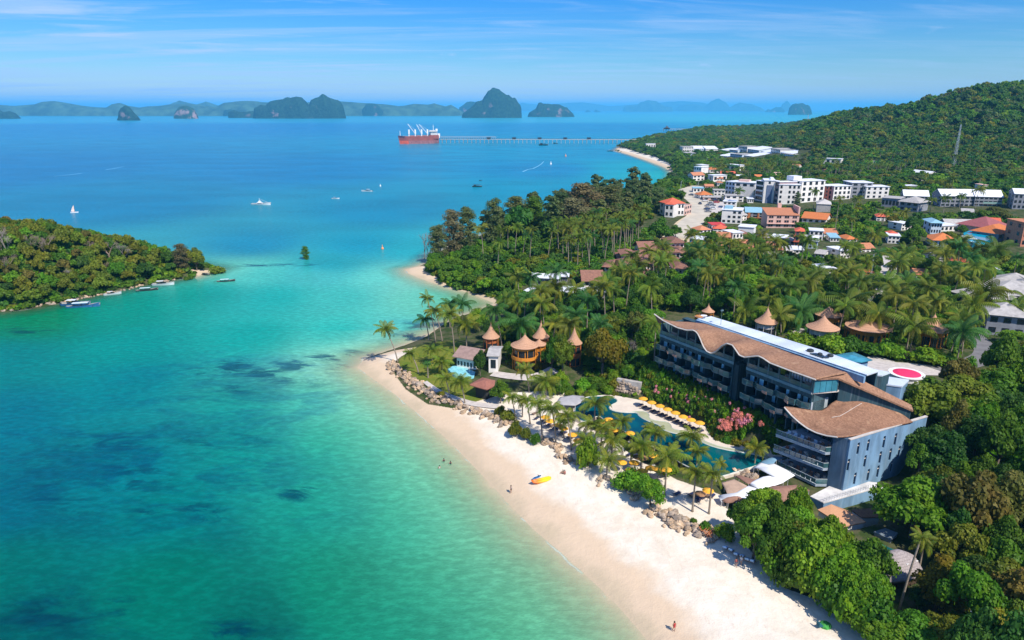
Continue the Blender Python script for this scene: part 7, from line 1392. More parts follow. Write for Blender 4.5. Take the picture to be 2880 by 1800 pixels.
NUTS = MB()
for i in range(5): NUTS.lathe([(.02, -.12), (.11, 0), (.02, .13)], 6, (math.cos(i * 1.3) * .2, math.sin(i * 1.3) * .2, -.18))
NUTS = NUTS.mesh('coconuts', M('coconut', (.35, .25, .05), .6, .2, 4))
def palm(P, h, R0, label, tone='palm', dx=0., dy=0., detail=False, group=None, seed=0, nf=20):
    r = empty('coconut_palm', P, 0, label, 'palm tree', group); h = round(h * 2) / 2
    rr = random.Random(seed * 7 + 3); me = ptrunk(round(h), round(dx), round(dy)); inst('trunk', me, r); top = (round(dx), round(dy), round(h) - .1); sp_a = rr.uniform(0, 6.3)
    if detail:
        for k_, a, s_, tl in frond_set(seed, nf):
            o = inst('frond', FRD[tone][k_], r, top, (0, 0, 0), R0 * s_); o.rotation_euler = (0, tl, a + sp_a)
        inst('coconuts', NUTS, r, top)
    else: inst('crown', PCR[tone][seed % 5], r, top, (rr.uniform(-.22, .22), rr.uniform(-.22, .22), sp_a), (R0, R0 * rr.uniform(.85, 1.1), R0 * rr.uniform(.8, 1.25)))
    return r
TREECOUNT = 0
def tree(P, h, R0, kind, label, group=None, rz=None, seed=0, name=None, sz=None):
    L_ = TREES[kind]; cr_, tk = L_[seed % len(L_)]
    nm = name or ('bush' if 'bush' in kind else 'broadleaf_tree' if 'round' in kind or 'cone' in kind else 'casuarina_tree')
    r = empty(nm, P, random.uniform(0, 6.28) if rz is None else rz, label, 'shrub' if 'bush' in kind else 'tree', group)
    zmax = {'round': 1.66, 'cone': 2.25, 'tall': 3.4, 'bush': .98}[kind.split('_')[0]]; szz = h / zmax
    for n_, me in (('trunk', tk), ('crown', cr_)): inst(n_, me, r, (0, 0, 0), (0, 0, 0), (R0, R0, szz))
    return r
def ptop(fr, base, top):
    """ground point and height of something whose foot and top are read off the photograph"""
    P = GP(*fp(fr, *base)); return P, ZR(P.x, P.y, fp(fr, 0, top)[1]) - P.z
def pr(fr, P, px): return px / FR[fr][2] * math.sqrt(P.x ** 2 + P.y ** 2 + (CAMH - P.z) ** 2) / F * .97
PLACED = []
TONE = dict(fresh='bright green', mid='mid-green', dark='dark green', olive='olive-green', gold='golden-green', brown='rusty brown-green', casua='grey-green wispy', greyb='grey-brown wispy')
HP = [('d', (400, 552), (310, 318), 80, 'palm', 'lone leaning palm at the very tip of the sand spit'), ('d', (548, 630), (488, 480), 62, 'palm', 'short slanting palm on the lawn right of the spit'), ('d', (668, 405), (630, 110), 60, 'palm', 'tallest slim palm at the head of the lawn'),
      ('d', (622, 392), (605, 245), 75, 'palmdark', 'dark palm at the water behind the tallest slim palm'), ('d', (715, 400), (672, 190), 66, 'palm', 'curved palm just right of the tallest slim palm'), ('d', (802, 490), (785, 225), 95, 'palm', 'tall palm at the back edge of the lawn'), ('d', (888, 460), (895, 270), 110, 'palm', 'broad palm left of the pointed villas'),
      ('d', (860, 300), (860, 135), 80, 'palmdark', 'dark palm top behind the lawn palms'), ('d', (770, 300), (775, 150), 75, 'palmdark', 'dark palm left of the dark palm top'), ('d', (1270, 470), (1268, 275), 150, 'palmdark', 'largest dark palm in front of the pointed villas'), ('d', (1440, 380), (1425, 130), 115, 'palm', 'palm rising behind the villa roofs'), ('d', (1655, 400), (1645, 210), 115, 'palmdark', 'dark palm right of the villa roofs'), ('d', (1250, 300), (1240, 130), 85, 'palm', 'palm with fine fronds behind the largest dark palm'), ('d', (1740, 330), (1730, 120), 90, 'palmdark', 'dark palm at the right behind the villas'), ('d', (1000, 300), (1010, 200), 65, 'palmyel', 'greyish thin palm between lawn and villas'),
      ('d', (645, 560), (640, 490), 72, 'palm', 'low palm in the middle of the lawn'), ('d', (715, 640), (705, 555), 88, 'palm', 'bushy palm left of the white cottage'), ('d', (768, 790), (745, 655), 80, 'palm', 'palm before the plunge pool'), ('d', (876, 845), (858, 690), 88, 'palm', 'palm at the boulder wall below the plunge pool'), ('d', (615, 660), (610, 620), 40, 'palmdark', 'young dark palm beside the sea-wall path'),
      ('f', (268, 312), (248, 115), 88, 'palmyel', 'yellowish palm in front of the two-storey villa'), ('f', (410, 345), (408, 225), 125, 'palm', 'full palm in front of the golden tree'), ('f', (152, 552), (118, 335), 70, 'palm', 'first thin palm of the beach grove from the left'), ('f', (276, 580), (248, 350), 72, 'palm', 'second thin palm of the beach grove'), ('f', (378, 692), (342, 395), 92, 'palm', 'third palm of the beach grove'), ('f', (494, 745), (455, 430), 95, 'palm', 'fourth palm of the beach grove'), ('f', (624, 800), (590, 505), 105, 'palm', 'fifth palm of the beach grove, before the pool'),
      ('f', (822, 570), (815, 395), 125, 'palm', 'palm standing at the near end of the pool lobe'), ('f', (790, 720), (785, 590), 110, 'palm', 'palm below the one at the pool lobe'), ('f', (1048, 700), (1042, 560), 95, 'palm', 'palm beside the yellow umbrellas in the pool bend'), ('f', (968, 870), (955, 715), 130, 'palm', 'thick palm right of the round bush'), ('f', (1215, 1000), (1212, 755), 120, 'palm', 'palm in the middle of the grove by the pool'), ('f', (1325, 880), (1325, 665), 95, 'palm', 'palm leaning over the dark pool water'),
      ('f', (1418, 1185), (1395, 825), 140, 'palm', 'biggest palm on the beach side of the pool'), ('f', (1640, 830), (1632, 665), 105, 'palm', 'palm standing before the pool, right of the grove'), ('f', (1688, 960), (1695, 820), 90, 'palm', 'palm just below the right of the grove'), ('f', (1655, 1325), (1642, 1010), 95, 'palm', 'left one of the last two beach palms'), ('f', (1795, 1345), (1790, 1000), 98, 'palm', 'right one of the last two beach palms'), ('f', (2182, 935), (2188, 760), 92, 'palmyel', 'single palm at the far end of the dark pool'), ('f', (740, 860), (725, 700), 85, 'palm', 'palm with half-hidden trunk behind the round bush'), ('f', (880, 760), (868, 640), 90, 'palm', 'palm between the pool-bend umbrellas and the thick palm'), ('f', (1130, 930), (1120, 800), 85, 'palm', 'slim palm above the wide umbrella pair'), ('f', (1290, 760), (1290, 640), 85, 'palm', 'palm at the dark pool edge, left of the leaning one'), ('f', (1480, 960), (1470, 800), 80, 'palmyel', 'yellow-tinted palm right of the biggest beach palm'), ('f', (210, 520), (195, 380), 60, 'palm', 'small palm between the first two thin ones'), ('f', (560, 700), (540, 540), 70, 'palm', 'palm squeezed between the fourth and fifth of the grove'),
      ('f', (925, 1040), (905, 890), 110, 'palm', 'bushy palm at the edge of the open beach'), ('f', (1880, 1075), (1895, 1040), 55, 'palmyel', 'young yellow palm by the sand-coloured sail'),
      ('k', (1197, 900), (1192, 690), 150, 'palm', 'big shaggy palm between the pointed villas behind the hotel'), ('k', (885, 900), (885, 770), 135, 'palmdark', 'palm left of the double pointed villa'), ('k', (765, 930), (745, 785), 120, 'palmyel', 'yellow-green palm beside the steep villa roof'), ('k', (505, 870), (500, 765), 115, 'palm', 'bright palm behind the metal roof'), ('k', (1395, 975), (1392, 770), 120, 'palm', 'palm in front of the wide low villa'), ('k', (1635, 1075), (1632, 865), 130, 'palm', 'palm left of the tall cone roof'), ('k', (1955, 1140), (1965, 900), 125, 'palmdark', 'dark green palm next to the curving drive'), ('k', (2115, 820), (2115, 660), 140, 'palm', 'broad palm before the grey villas'), ('k', (1865, 870), (1855, 710), 105, 'palm', 'palm right of the shaggy one, above the cone roof'),
      ('k', (1560, 760), (1565, 620), 120, 'palm', 'palm beside the paved lane'), ('k', (1545, 620), (1545, 430), 105, 'palm', 'drooping palm above the paved lane'), ('k', (1825, 480), (1822, 350), 100, 'palm', 'palm before the orange-roofed villas'), ('k', (1960, 430), (1962, 285), 80, 'palm', 'palm touching the turquoise pool'), ('k', (2205, 470), (2208, 330), 100, 'palm', 'palm right of the turquoise pool'), ('k', (2080, 450), (2085, 345), 85, 'palm', 'palm between two others below the turquoise pool'), ('k', (2110, 600), (2070, 480), 110, 'palmdark', 'bluish dark palm above the grey villas'), ('k', (1845, 650), (1845, 500), 110, 'palm', 'yellowish tall palm right of the lane'), ('k', (1315, 760), (1318, 610), 95, 'palm', 'palm left of the floodlight pole'), ('k', (2340, 900), (2345, 740), 110, 'palm', 'palm at the right border beside the grey villa'),
      ('k', (1212, 480), (1210, 320), 75, 'palm', 'palm left of the floodlight, in the green'), ('k', (1390, 330), (1385, 235), 65, 'palm', 'palm in front of the round red kiosk'), ('g', (1360, 1255), (1415, 640), 75, 'palmyel', 'tall bare-stemmed palm with upright fronds by the grey hut'), ('g', (1520, 930), (1545, 690), 85, 'palm', 'fan palm behind the grey hut'), ('g', (2255, 870), (2262, 620), 72, 'palmyel', 'palm with upright fronds in the right wood'),
      ('h', (2050, 660), (2050, 400), 62, 'palm', 'tall palm in front of the white apartment row'), ('h', (2360, 950), (2355, 500), 75, 'palm', 'very tall palm at the right of the orange shed'), ('h', (905, 1340), (905, 1180), 50, 'palm', 'palm against the long terracotta roof'), ('h', (1370, 1390), (1365, 1190), 85, 'palm', 'palm before the terracotta villa'), ('i', (1080, 600), (1085, 420), 75, 'palm', 'palm left of the long grey complex'), ('i', (1268, 620), (1275, 380), 72, 'palm', 'slender palm before the long grey complex'), ('i', (1500, 540), (1495, 350), 55, 'palm', 'palm against the middle of the grey complex'), ('i', (1725, 540), (1730, 260), 82, 'palm', 'tallest palm against the grey complex'), ('i', (415, 760), (415, 590), 80, 'palm', 'palm in the dark green left of the yellow tree'), ('i', (688, 800), (685, 600), 85, 'palmyel', 'yellowish palm beside the pale grey hall')]
HP.sort(key=lambda e: GP(*fp(e[0], *e[1])).length)
for i, (fr, b_, t_, rr, tone, lb) in enumerate(HP):
    P, h = ptop(fr, b_, t_[1]); dx = (t_[0] - b_[0]) / FR[fr][2] / F * P.length * 1.02; R0 = pr(fr, P, rr) * (1.38 if fr == 'f' else 1.22)
    palm(P, max(3.5, h), R0, lb, tone, dx, 0, i < 46, None, i, 22 if i < 46 else 20); PLACED.append((P.x, P.y, R0 * .8))
HT = [('d', (1850, 655), 270, 158, 'round_gold', 'huge golden-green tree above the pool head'), ('d', (1565, 640), 330, 95, 'round_olive', 'white-stemmed tree left of the golden-green one'), ('d', (1492, 640), 340, 70, 'round_mid', 'slim tree beside the white-stemmed one'), ('d', (985, 650), 450, 55, 'round_dark', 'dark tree in front of the white cottage'), ('d', (1065, 560), 420, 70, 'round_brown', 'reddish-leaved tree right of the white cottage'), ('d', (975, 330), 150, 85, 'round_fresh', 'bright green tree between the lawn palms and the villas'),
      ('d', (2080, 420), 150, 85, 'round_brown', 'pale dry-leaved tree left of the hotel'), ('d', (1520, 330), 190, 90, 'round_fresh', 'bright tree right behind the villa roofs'), ('d', (2170, 480), 230, 90, 'round_mid', 'tree close to the left end of the hotel roof'), ('d', (1130, 840), 675, 80, 'round_mid', 'low tree beside the brown pavilion'), ('d', (1140, 800), 735, 50, 'round_brown', 'small pinkish shrub tree beside the brown pavilion'), ('d', (1740, 1290), 1100, 92, 'bush_fresh', 'round glossy bush on the beach beside the boulders'), ('d', (1395, 610), 535, 30, 'bush_gold', 'clipped yellow bush at the villa door'),
      ('f', (1290, 1290), 985, 140, 'round_fresh', 'bright green round tree in the middle of the beach'), ('f', (1120, 1130), 965, 130, 'bush_fresh', 'spreading bright bush left of the round beach tree'), ('f', (150, 690), 550, 68, 'bush_gold', 'yellowish shrub at the left of the sand row'), ('f', (240, 715), 610, 50, 'bush_olive', 'shrub right of the yellowish one'), ('f', (320, 750), 655, 55, 'bush_mid', 'third shrub before the boulder heap'), ('f', (20, 520), 425, 55, 'bush_gold', 'yellow-green shrub on the boulder wall'), ('d', (1180, 960), 890, 60, 'bush_brown' if 0 else 'bush_olive', 'brownish shrub at the end of the boulder wall'), ('f', (1760, 1490), 1400, 60, 'bush_mid', 'shrub among the pale boulders'), ('f', (1665, 1440), 1380, 35, 'bush_mid', 'small shrub on the pale boulder bank'), ('f', (510, 330), 190, 85, 'bush_mid', 'bush right of the full palm'), ('d', (710, 790), 755, 32, 'bush_olive', 'tiny shrub growing out of the boulder wall'),
      ('g', (1450, 640), 100, 275, 'round_fresh', 'large vivid green tree right of the annexe'), ('g', (1660, 1260), 810, 205, 'cone_gold', 'dense rounded olive-gold conifer right of the grey hut'), ('g', (1510, 1260), 1040, 80, 'round_dark', 'small dark tree at the foot of the rounded conifer'),
      ('g', (110, 830), 350, 190, 'round_mid', 'first beach tree from the left, beside the canvas chairs'), ('g', (330, 900), 320, 200, 'round_mid', 'second beach tree, behind the canvas chairs'), ('g', (560, 1040), 420, 230, 'round_fresh', 'third beach tree, over the deep sand shadow'), ('g', (480, 560), 165, 110, 'round_fresh', 'slender light tree rising above the brown sail'), ('g', (790, 1170), 640, 190, 'round_fresh', 'fourth beach tree, left of the grey hut'), ('g', (1050, 1060), 590, 190, 'round_mid', 'fifth beach tree, against the grey hut'), ('g', (1080, 1280), 830, 170, 'round_fresh', 'sixth beach tree, overhanging the white beds'), ('g', (260, 640), 220, 110, 'round_mid', 'tree poking above the beach trees near the brown roof'), ('g', (430, 930), 480, 170, 'round_olive', 'yellowish tree at the sand edge between the second and third'), ('g', (880, 1240), 800, 170, 'round_fresh', 'beach tree whose branches reach the net bundle'), ('g', (180, 600), 380, 120, 'round_mid', 'inner tree next to the small dark brown sail'),
      ('w', (1832, 1350), 1275, 44, 'bush_fresh', 'low beach tree trailing on the sand, after the chairs'), ('w', (1872, 1384), 1300, 50, 'bush_mid', 'broad low crown touching the sand, mid clump'), ('w', (1922, 1412), 1320, 50, 'bush_fresh', 'bright low crown reaching farthest onto the sand'), ('w', (1968, 1442), 1350, 48, 'bush_mid', 'low crown before the grey hut, at the sand edge'), ('w', (2010, 1476), 1380, 46, 'bush_fresh', 'low crown beside the net bundle'), ('w', (2062, 1502), 1410, 46, 'bush_mid', 'low crown at the very corner of the sand'), ('w', (1712, 1272), 1235, 22, 'bush_fresh', 'small low crown left of the canvas chairs'),
      ('g', (1180, 1560), 1260, 210, 'round_fresh', 'tree at the bottom edge left of the lawn'), ('g', (1480, 1600), 1280, 220, 'round_mid', 'tree at the bottom edge below the conifer'), ('g', (1780, 1620), 1340, 200, 'round_olive', 'tree at the bottom edge before the tarpaulined cart'), ('g', (1900, 720), -40, 240, 'round_brown', 'big tree with rusty yellow leaves above the right wood'), ('g', (2160, 720), 60, 230, 'round_brown', 'rusty-leaved tree right of the biggest one'), ('g', (1870, 980), 500, 190, 'round_olive', 'yellow-green tree behind the conifer'), ('g', (2000, 1150), 780, 170, 'round_dark', 'dark blue-green tree in the right wood'), ('g', (2230, 1250), 820, 230, 'round_gold', 'golden-brown tree at the lower right'), ('g', (2330, 1350), 900, 220, 'round_brown', 'brown tree touching the right border'), ('g', (2010, 620), 250, 190, 'round_olive', 'olive tree below the rusty-leaved ones'), ('g', (1650, 420), 0, 160, 'round_olive', 'yellow-tipped tree at the shaded end of the gable wall'), ('g', (1780, 560), 120, 180, 'round_dark', 'dark tree in the gap behind the vivid green one'),
      ('e', (2440, 1400), 1060, 170, 'round_dark', 'dark tree close against the far end of the gable wall'), ('e', (2360, 1530), 1200, 120, 'round_mid', 'green tree at the foot of the shaded gable end'), ('e', (2560, 1500), 1100, 200, 'round_dark', 'dark tree filling the gap behind the gable wall'), ('e', (2440, 1150), 650, 250, 'round_olive', 'large airy tree above the right end of the hotel roof'), ('k', (1760, 1480), 1210, 150, 'round_mid', 'airy tree overlapping the roof tail'), ('k', (1990, 1480), 1180, 190, 'round_olive', 'spreading tree at the drive bend'), ('k', (2200, 1420), 1150, 170, 'round_mid', 'tree on the bank right of the drive'), ('k', (2120, 1560), 1290, 180, 'round_mid', 'tree right of the airy ones'), ('k', (1920, 1610), 1400, 160, 'round_dark', 'dark tree at the back corner of the front block'), ('k', (2330, 1560), 1300, 190, 'round_dark', 'dark tree at the right border by the bank'),
      ('k', (570, 660), 470, 150, 'round_fresh', 'big bright dome tree in the middle of the palms'), ('k', (900, 1000), 905, 105, 'bush_fresh', 'round bush in front of the pointed villa'), ('k', (1110, 1040), 930, 110, 'bush_fresh', 'bright bush before the double pointed villa'), ('k', (1230, 1040), 920, 100, 'bush_mid', 'bush left of the wide low villa'), ('k', (1380, 1060), 980, 120, 'bush_mid', 'low bush under the palm of the wide villa'), ('k', (1500, 1080), 960, 90, 'bush_fresh', 'leafy bush right of the wide villa'), ('k', (1760, 1120), 1010, 110, 'bush_fresh', 'bush under the cone-roofed villa'), ('k', (1900, 1140), 1060, 80, 'bush_mid', 'round hedge bush by the drive'), ('k', (2335, 990), 870, 85, 'round_fresh', 'round garden tree right of the grey stone villa'),
      ('h', (615, 1200), 925, 100, 'round_mid', 'round tree with a white stem by the blue house'), ('h', (95, 1050), 860, 110, 'round_mid', 'dark round tree left of the road end'), ('h', (340, 1030), 910, 85, 'round_mid', 'round tree standing in the road end'), ('h', (1180, 900), 760, 130, 'round_mid', 'tree between the white house and the pink guesthouse'), ('h', (550, 860), 740, 60, 'round_mid', 'tree at the bottom of the car park'), ('h', (880, 1000), 870, 90, 'round_fresh', 'tree right of the red-awning shop'), ('h', (1815, 620), 410, 60, 'tall_casua', 'dark slim tree before the widest white block'), ('h', (1245, 480), 360, 50, 'tall_greyb', 'reddish tree before the tall narrow block'), ('i', (1520, 920), 750, 75, 'round_mid', 'tree before the turquoise pool'), ('i', (2010, 680), 510, 190, 'round_brown', 'wide brownish tree behind the maroon roofs'), ('i', (820, 900), 620, 110, 'round_dark', 'dark tree left of the pool complex'), ('i', (850, 1050), 760, 120, 'round_mid', 'tree below the dark one, left of the pool complex'), ('i', (540, 800), 600, 90, 'round_gold', 'pale yellow-green tree in the middle right'),
      ('b', (690, 1350), 1090, 80, 'tall_casua', 'wispy tree just behind the leafless ones on the headland'), ('b', (790, 1310), 985, 95, 'tall_greyb', 'brownish feathery tree at the left of the headland wood'), ('b', (890, 1290), 965, 90, 'tall_casua', 'feathery tree with a double top left in the headland wood'), ('b', (1080, 1250), 905, 85, 'tall_casua', 'tall open tree standing free above the headland palms'), ('b', (1240, 1180), 885, 110, 'tall_casua', 'broad feathery tree above the headland palms'), ('b', (1370, 1180), 900, 95, 'tall_mid', 'greener feathery tree above the headland palms'), ('b', (1560, 1150), 860, 120, 'tall_casua', 'feathery tree at the left of the tall middle mass'), ('b', (1700, 1150), 795, 150, 'tall_greyb', 'tallest brownish tree mass of the headland'), ('b', (1880, 1130), 810, 140, 'tall_casua', 'tall grey-green tree right of the tallest mass'), ('b', (1640, 1200), 900, 130, 'tall_greyb', 'brown-green tree in front of the tallest mass'), ('b', (930, 1380), 1230, 90, 'round_mid', 'round tree on the lower slope of the headland'),
      ('b', (2090, 1180), 905, 70, 'round_gold', 'yellow-green tree on the headland near the steep orange roof'), ('b', (2250, 1240), 1030, 100, 'round_mid', 'round dark green tree by the road head'), ('b', (2240, 1000), 820, 70, 'tall_casua', 'dark tall tree left of the steep orange roof'),
      ('n', (1395, 405), 230, 60, 'round_olive', 'rounded tree at the tip of the wooded island'), ('n', (1300, 410), 215, 60, 'tall_greyb', 'wispy tree at the tip of the wooded island'), ('n', (1540, 430), 372, 55, 'bush_olive', 'lone mangrove bush on the tiny sand spit'), ('n', (1335, 472), 440, 38, 'bush_mid', 'low mangrove bush left of the sand spit')]
for i, (fr, b_, t_, rr, kd, lb) in enumerate(HT):
    P, h = ptop(fr, b_, t_); R0 = pr(fr, P, rr) * (1.3 if 'tall' in kd else 1.0); tree(P, max(h, 1.2) * 1.02, R0, kd, lb, None, None, i); PLACED.append((P.x, P.y, R0 * .85))
def bare(P, h, R0, label, k_=0, group=None):
    br, tw = BARE[k_ % 3]; r = empty('bare_tree', P, random.uniform(0, 6.3), label, 'tree', group)
    for n_, me in (('branches', br), ('twigs', tw)): inst(n_, me, r, (0, 0, 0), (0, 0, 0), (R0 / 1.25, R0 / 1.25, h / 2.75))
for i, (fr, b_, t_, rr, lb) in enumerate([('b', (590, 1330), 1060, 75, 'leafless tree at the seaward end of the headland wood'), ('b', (660, 1330), 1040, 90, 'second leafless tree on the headland shore'), ('b', (730, 1320), 1010, 85, 'brownish leafless tree behind the first two'), ('b', (620, 1350), 1120, 60, 'small leafless tree over the headland sand'), ('d', (2040, 560), 330, 70, 'grey leafless tree left of the hotel'), ('d', (2060, 400), 140, 60, 'thin leafless tree above the grey one'), ('n', (20, 300), 0, 90, 'grey leafless tree at the left border of the island'), ('n', (60, 330), 30, 90, 'second grey leafless tree near the left border'), ('n', (330, 330), 110, 95, 'pale leafless tree on the island crest'), ('n', (780, 340), 150, 110, 'pinkish leafless tree on the right of the island'), ('n', (880, 320), 175, 90, 'pinkish leafless tree beside it, farther right'), ('n', (650, 320), 170, 80, 'leafless tree in the middle of the island crest'), ('n', (760, 430), 310, 60, 'small leafless tree lower on the island slope'), ('n', (515, 520), 350, 50, 'white-stemmed dead tree on the island slope'), ('n', (60, 420), 250, 80, 'dead tree low on the left of the island'), ('n', (240, 290), 80, 60, 'leafless tree behind the island crest')]):
    P, h = ptop(fr, b_, t_); bare(P, h, pr(fr, P, rr) * (1.5 if fr == 'b' else 1.15), lb, i)
P, h = ptop('n', (2172, 372), 262); P.z = -.6; r = tree(P, h * .8 + .6, pr('n', P, 42), 'tall_mid', 'lone tree standing in the open water between island and headland')
def zone(pts, z=5.0): return DP(pts, z)
MARKS = []
MARKS = [(o, Vector(o.location[:2])) for o in COL.objects if o.get('category') in ('villa', 'hotel building', 'house', 'apartment block', 'bungalow', 'hall', 'boat', 'hut', 'cottage', 'swimming pool', 'floodlight', 'canopy', 'radio mast', 'building') and o.get('label')]
SPN = {}
def spot(x, y):
    p = Vector((x, y)); o, q = min(MARKS, key=lambda t: (t[1] - p).length_squared); d = p - q; side = ('left of' if d.x < 0 else 'right of') if abs(d.x) > abs(d.y) else ('before' if d.y < 0 else 'behind')
    if d.length > 60: return ''
    w = SHORT.get(o['label']);
    if w is None:
        t = o['label'].split(); w = []
        for q_ in t:
            if q_ in ('with', 'under', 'behind', 'beside', 'in', 'of', 'at', 'right', 'left', 'among', 'on', 'near', 'above', 'between', 'before', 'and', 'whose', 'by', 'touching', 'showing', 'half', 'tucked', 'moored', 'lying', 'deep', 'just', 'over', 'to', 'below', 'aground', 'off', 'alone', 'standing', 'along', 'beached', 'drawn'): break
            w.append(q_)
        w = ' '.join(w[:4]); SHORT[o['label']] = w
    return f', {side} the {w}'
SHORT = {}
rnd = random.Random(77)
BL = ['reddish-brown roof above the white awning roofs', 'second reddish-brown roof, right of the pair by the awnings', 'reddish roof at the far side of the brown cluster', 'brown hipped roof in the middle of the cluster', 'brown roof near the top of the bungalow cluster', 'brown roof at the right of the bungalow cluster', 'farthest left roof of the bungalow cluster', 'small reddish roof nearest the sandy road, in trees', 'lone brown roof left in the wood by the awnings', 'low reddish roof between bungalows and palms', 'brown roof just below the sandy road end']
SEEN = set()
def HL_(t):
    for a in ('', 'bright ', 'plain ', 'low ', 'narrow ', 'broad '):
        if a + t not in SEEN and len((a + t).split()) < 17: SEEN.add(a + t); return a + t
    return t
FH = [(1700, 430), (1738, 452), (1668, 470), (1722, 492), (1752, 522), (1700, 548), (1742, 566), (1962, 560), (2012, 572), (1882, 606), (1935, 612), (2085, 522), (2140, 545), (2050, 596), (1655, 592), (1995, 612), (1820, 612), (1780, 598), (2110, 575), (1650, 428), (1690, 408), (1730, 402), (2230, 620), (2290, 632), (2350, 652), (2180, 660), (2060, 655), (1960, 655)]
for i, (x, y) in enumerate(FH):
    rm, rn = [(WR, 'white'), (OR2, 'terracotta'), (OR1, 'orange'), (WR, 'white'), (GRYR, 'grey'), (RED, 'red')][i % 6]; hw = rnd.uniform(11, 17); ht = rnd.uniform(13, 20)
    p = GD(x, y); bld('small_house', HL_(f'small {rn}-roofed white house in the town{spot(p.x, p.y)}'), 'house', 'w', (x - hw, y), (x + hw, y + rnd.uniform(-2, 2)), y - ht, 9, 'flat' if i % 3 == 0 else 'gable' if i % 3 == 1 else 'hip', WW, rm, 2 if ht > 16 else 1, 3, 'dark', side=1)
for i, (x, y) in enumerate([(1445, 632), (1475, 640), (1500, 622), (1530, 632), (1560, 612), (1590, 622), (1480, 612), (1545, 595), (1400, 668), (1515, 655), (1610, 600)]):
    p = GD(x, y); bld('bungalow', BL[i], 'bungalow', 'w', (x - 17, y + 8), (x + 17, y + 8), y - 12, 11, 'hip', WW, BRN, 1, 3, 'dark', over=1.2, clear=9)
Z_SAND = [sandP, sandP2, sandP3, sandP4, lawnP, lawnP2, lawnP3]
ALLBAD = [(P, (min(p[0] for p in P), max(p[0] for p in P), min(p[1] for p in P), max(p[1] for p in P))) for P in EXCL + Z_SAND]
def ok(x, y, marg=0.0):
    for P, (x0, x1, y0, y1) in ALLBAD:
        if x0 < x < x1 and y0 < y < y1 and pip(P, x, y): return False
    return True
CELL = {}
def free(x, y, r):
    cx, cy = int(x // 8), int(y // 8)
    for a in (-1, 0, 1):
        for b_ in (-1, 0, 1):
            for q in CELL.get((cx + a, cy + b_), ()):
                if (q[0] - x) ** 2 + (q[1] - y) ** 2 < (r + q[2]) ** 2: return False
    return True
def occupy(x, y, r): CELL.setdefault((int(x // 8), int(y // 8)), []).append((x, y, r))
for x, y, r in PLACED: occupy(x, y, r * .62)
def scatter(poly, n, rmin, rmax, rnd, packing=.62):
    x0 = min(p[0] for p in poly); x1 = max(p[0] for p in poly); y0 = min(p[1] for p in poly); y1 = max(p[1] for p in poly); out = []; miss = 0
    while len(out) < n and miss < 2500:
        x = rnd.uniform(x0, x1); y = rnd.uniform(y0, y1); r = rnd.uniform(rmin, rmax)
        if abs(x) > y * .86 + 8 or not pip(poly, x, y) or not ok(x, y) or not free(x, y, r * packing): miss += 1; continue
        occupy(x, y, r * packing); out.append((x, y, r)); miss = 0
    return out
rnd = random.Random(77)
def pick(w):
    t = rnd.uniform(0, sum(w.values()))
    for k, v in w.items():
        t -= v
        if t <= 0: return k
    return k
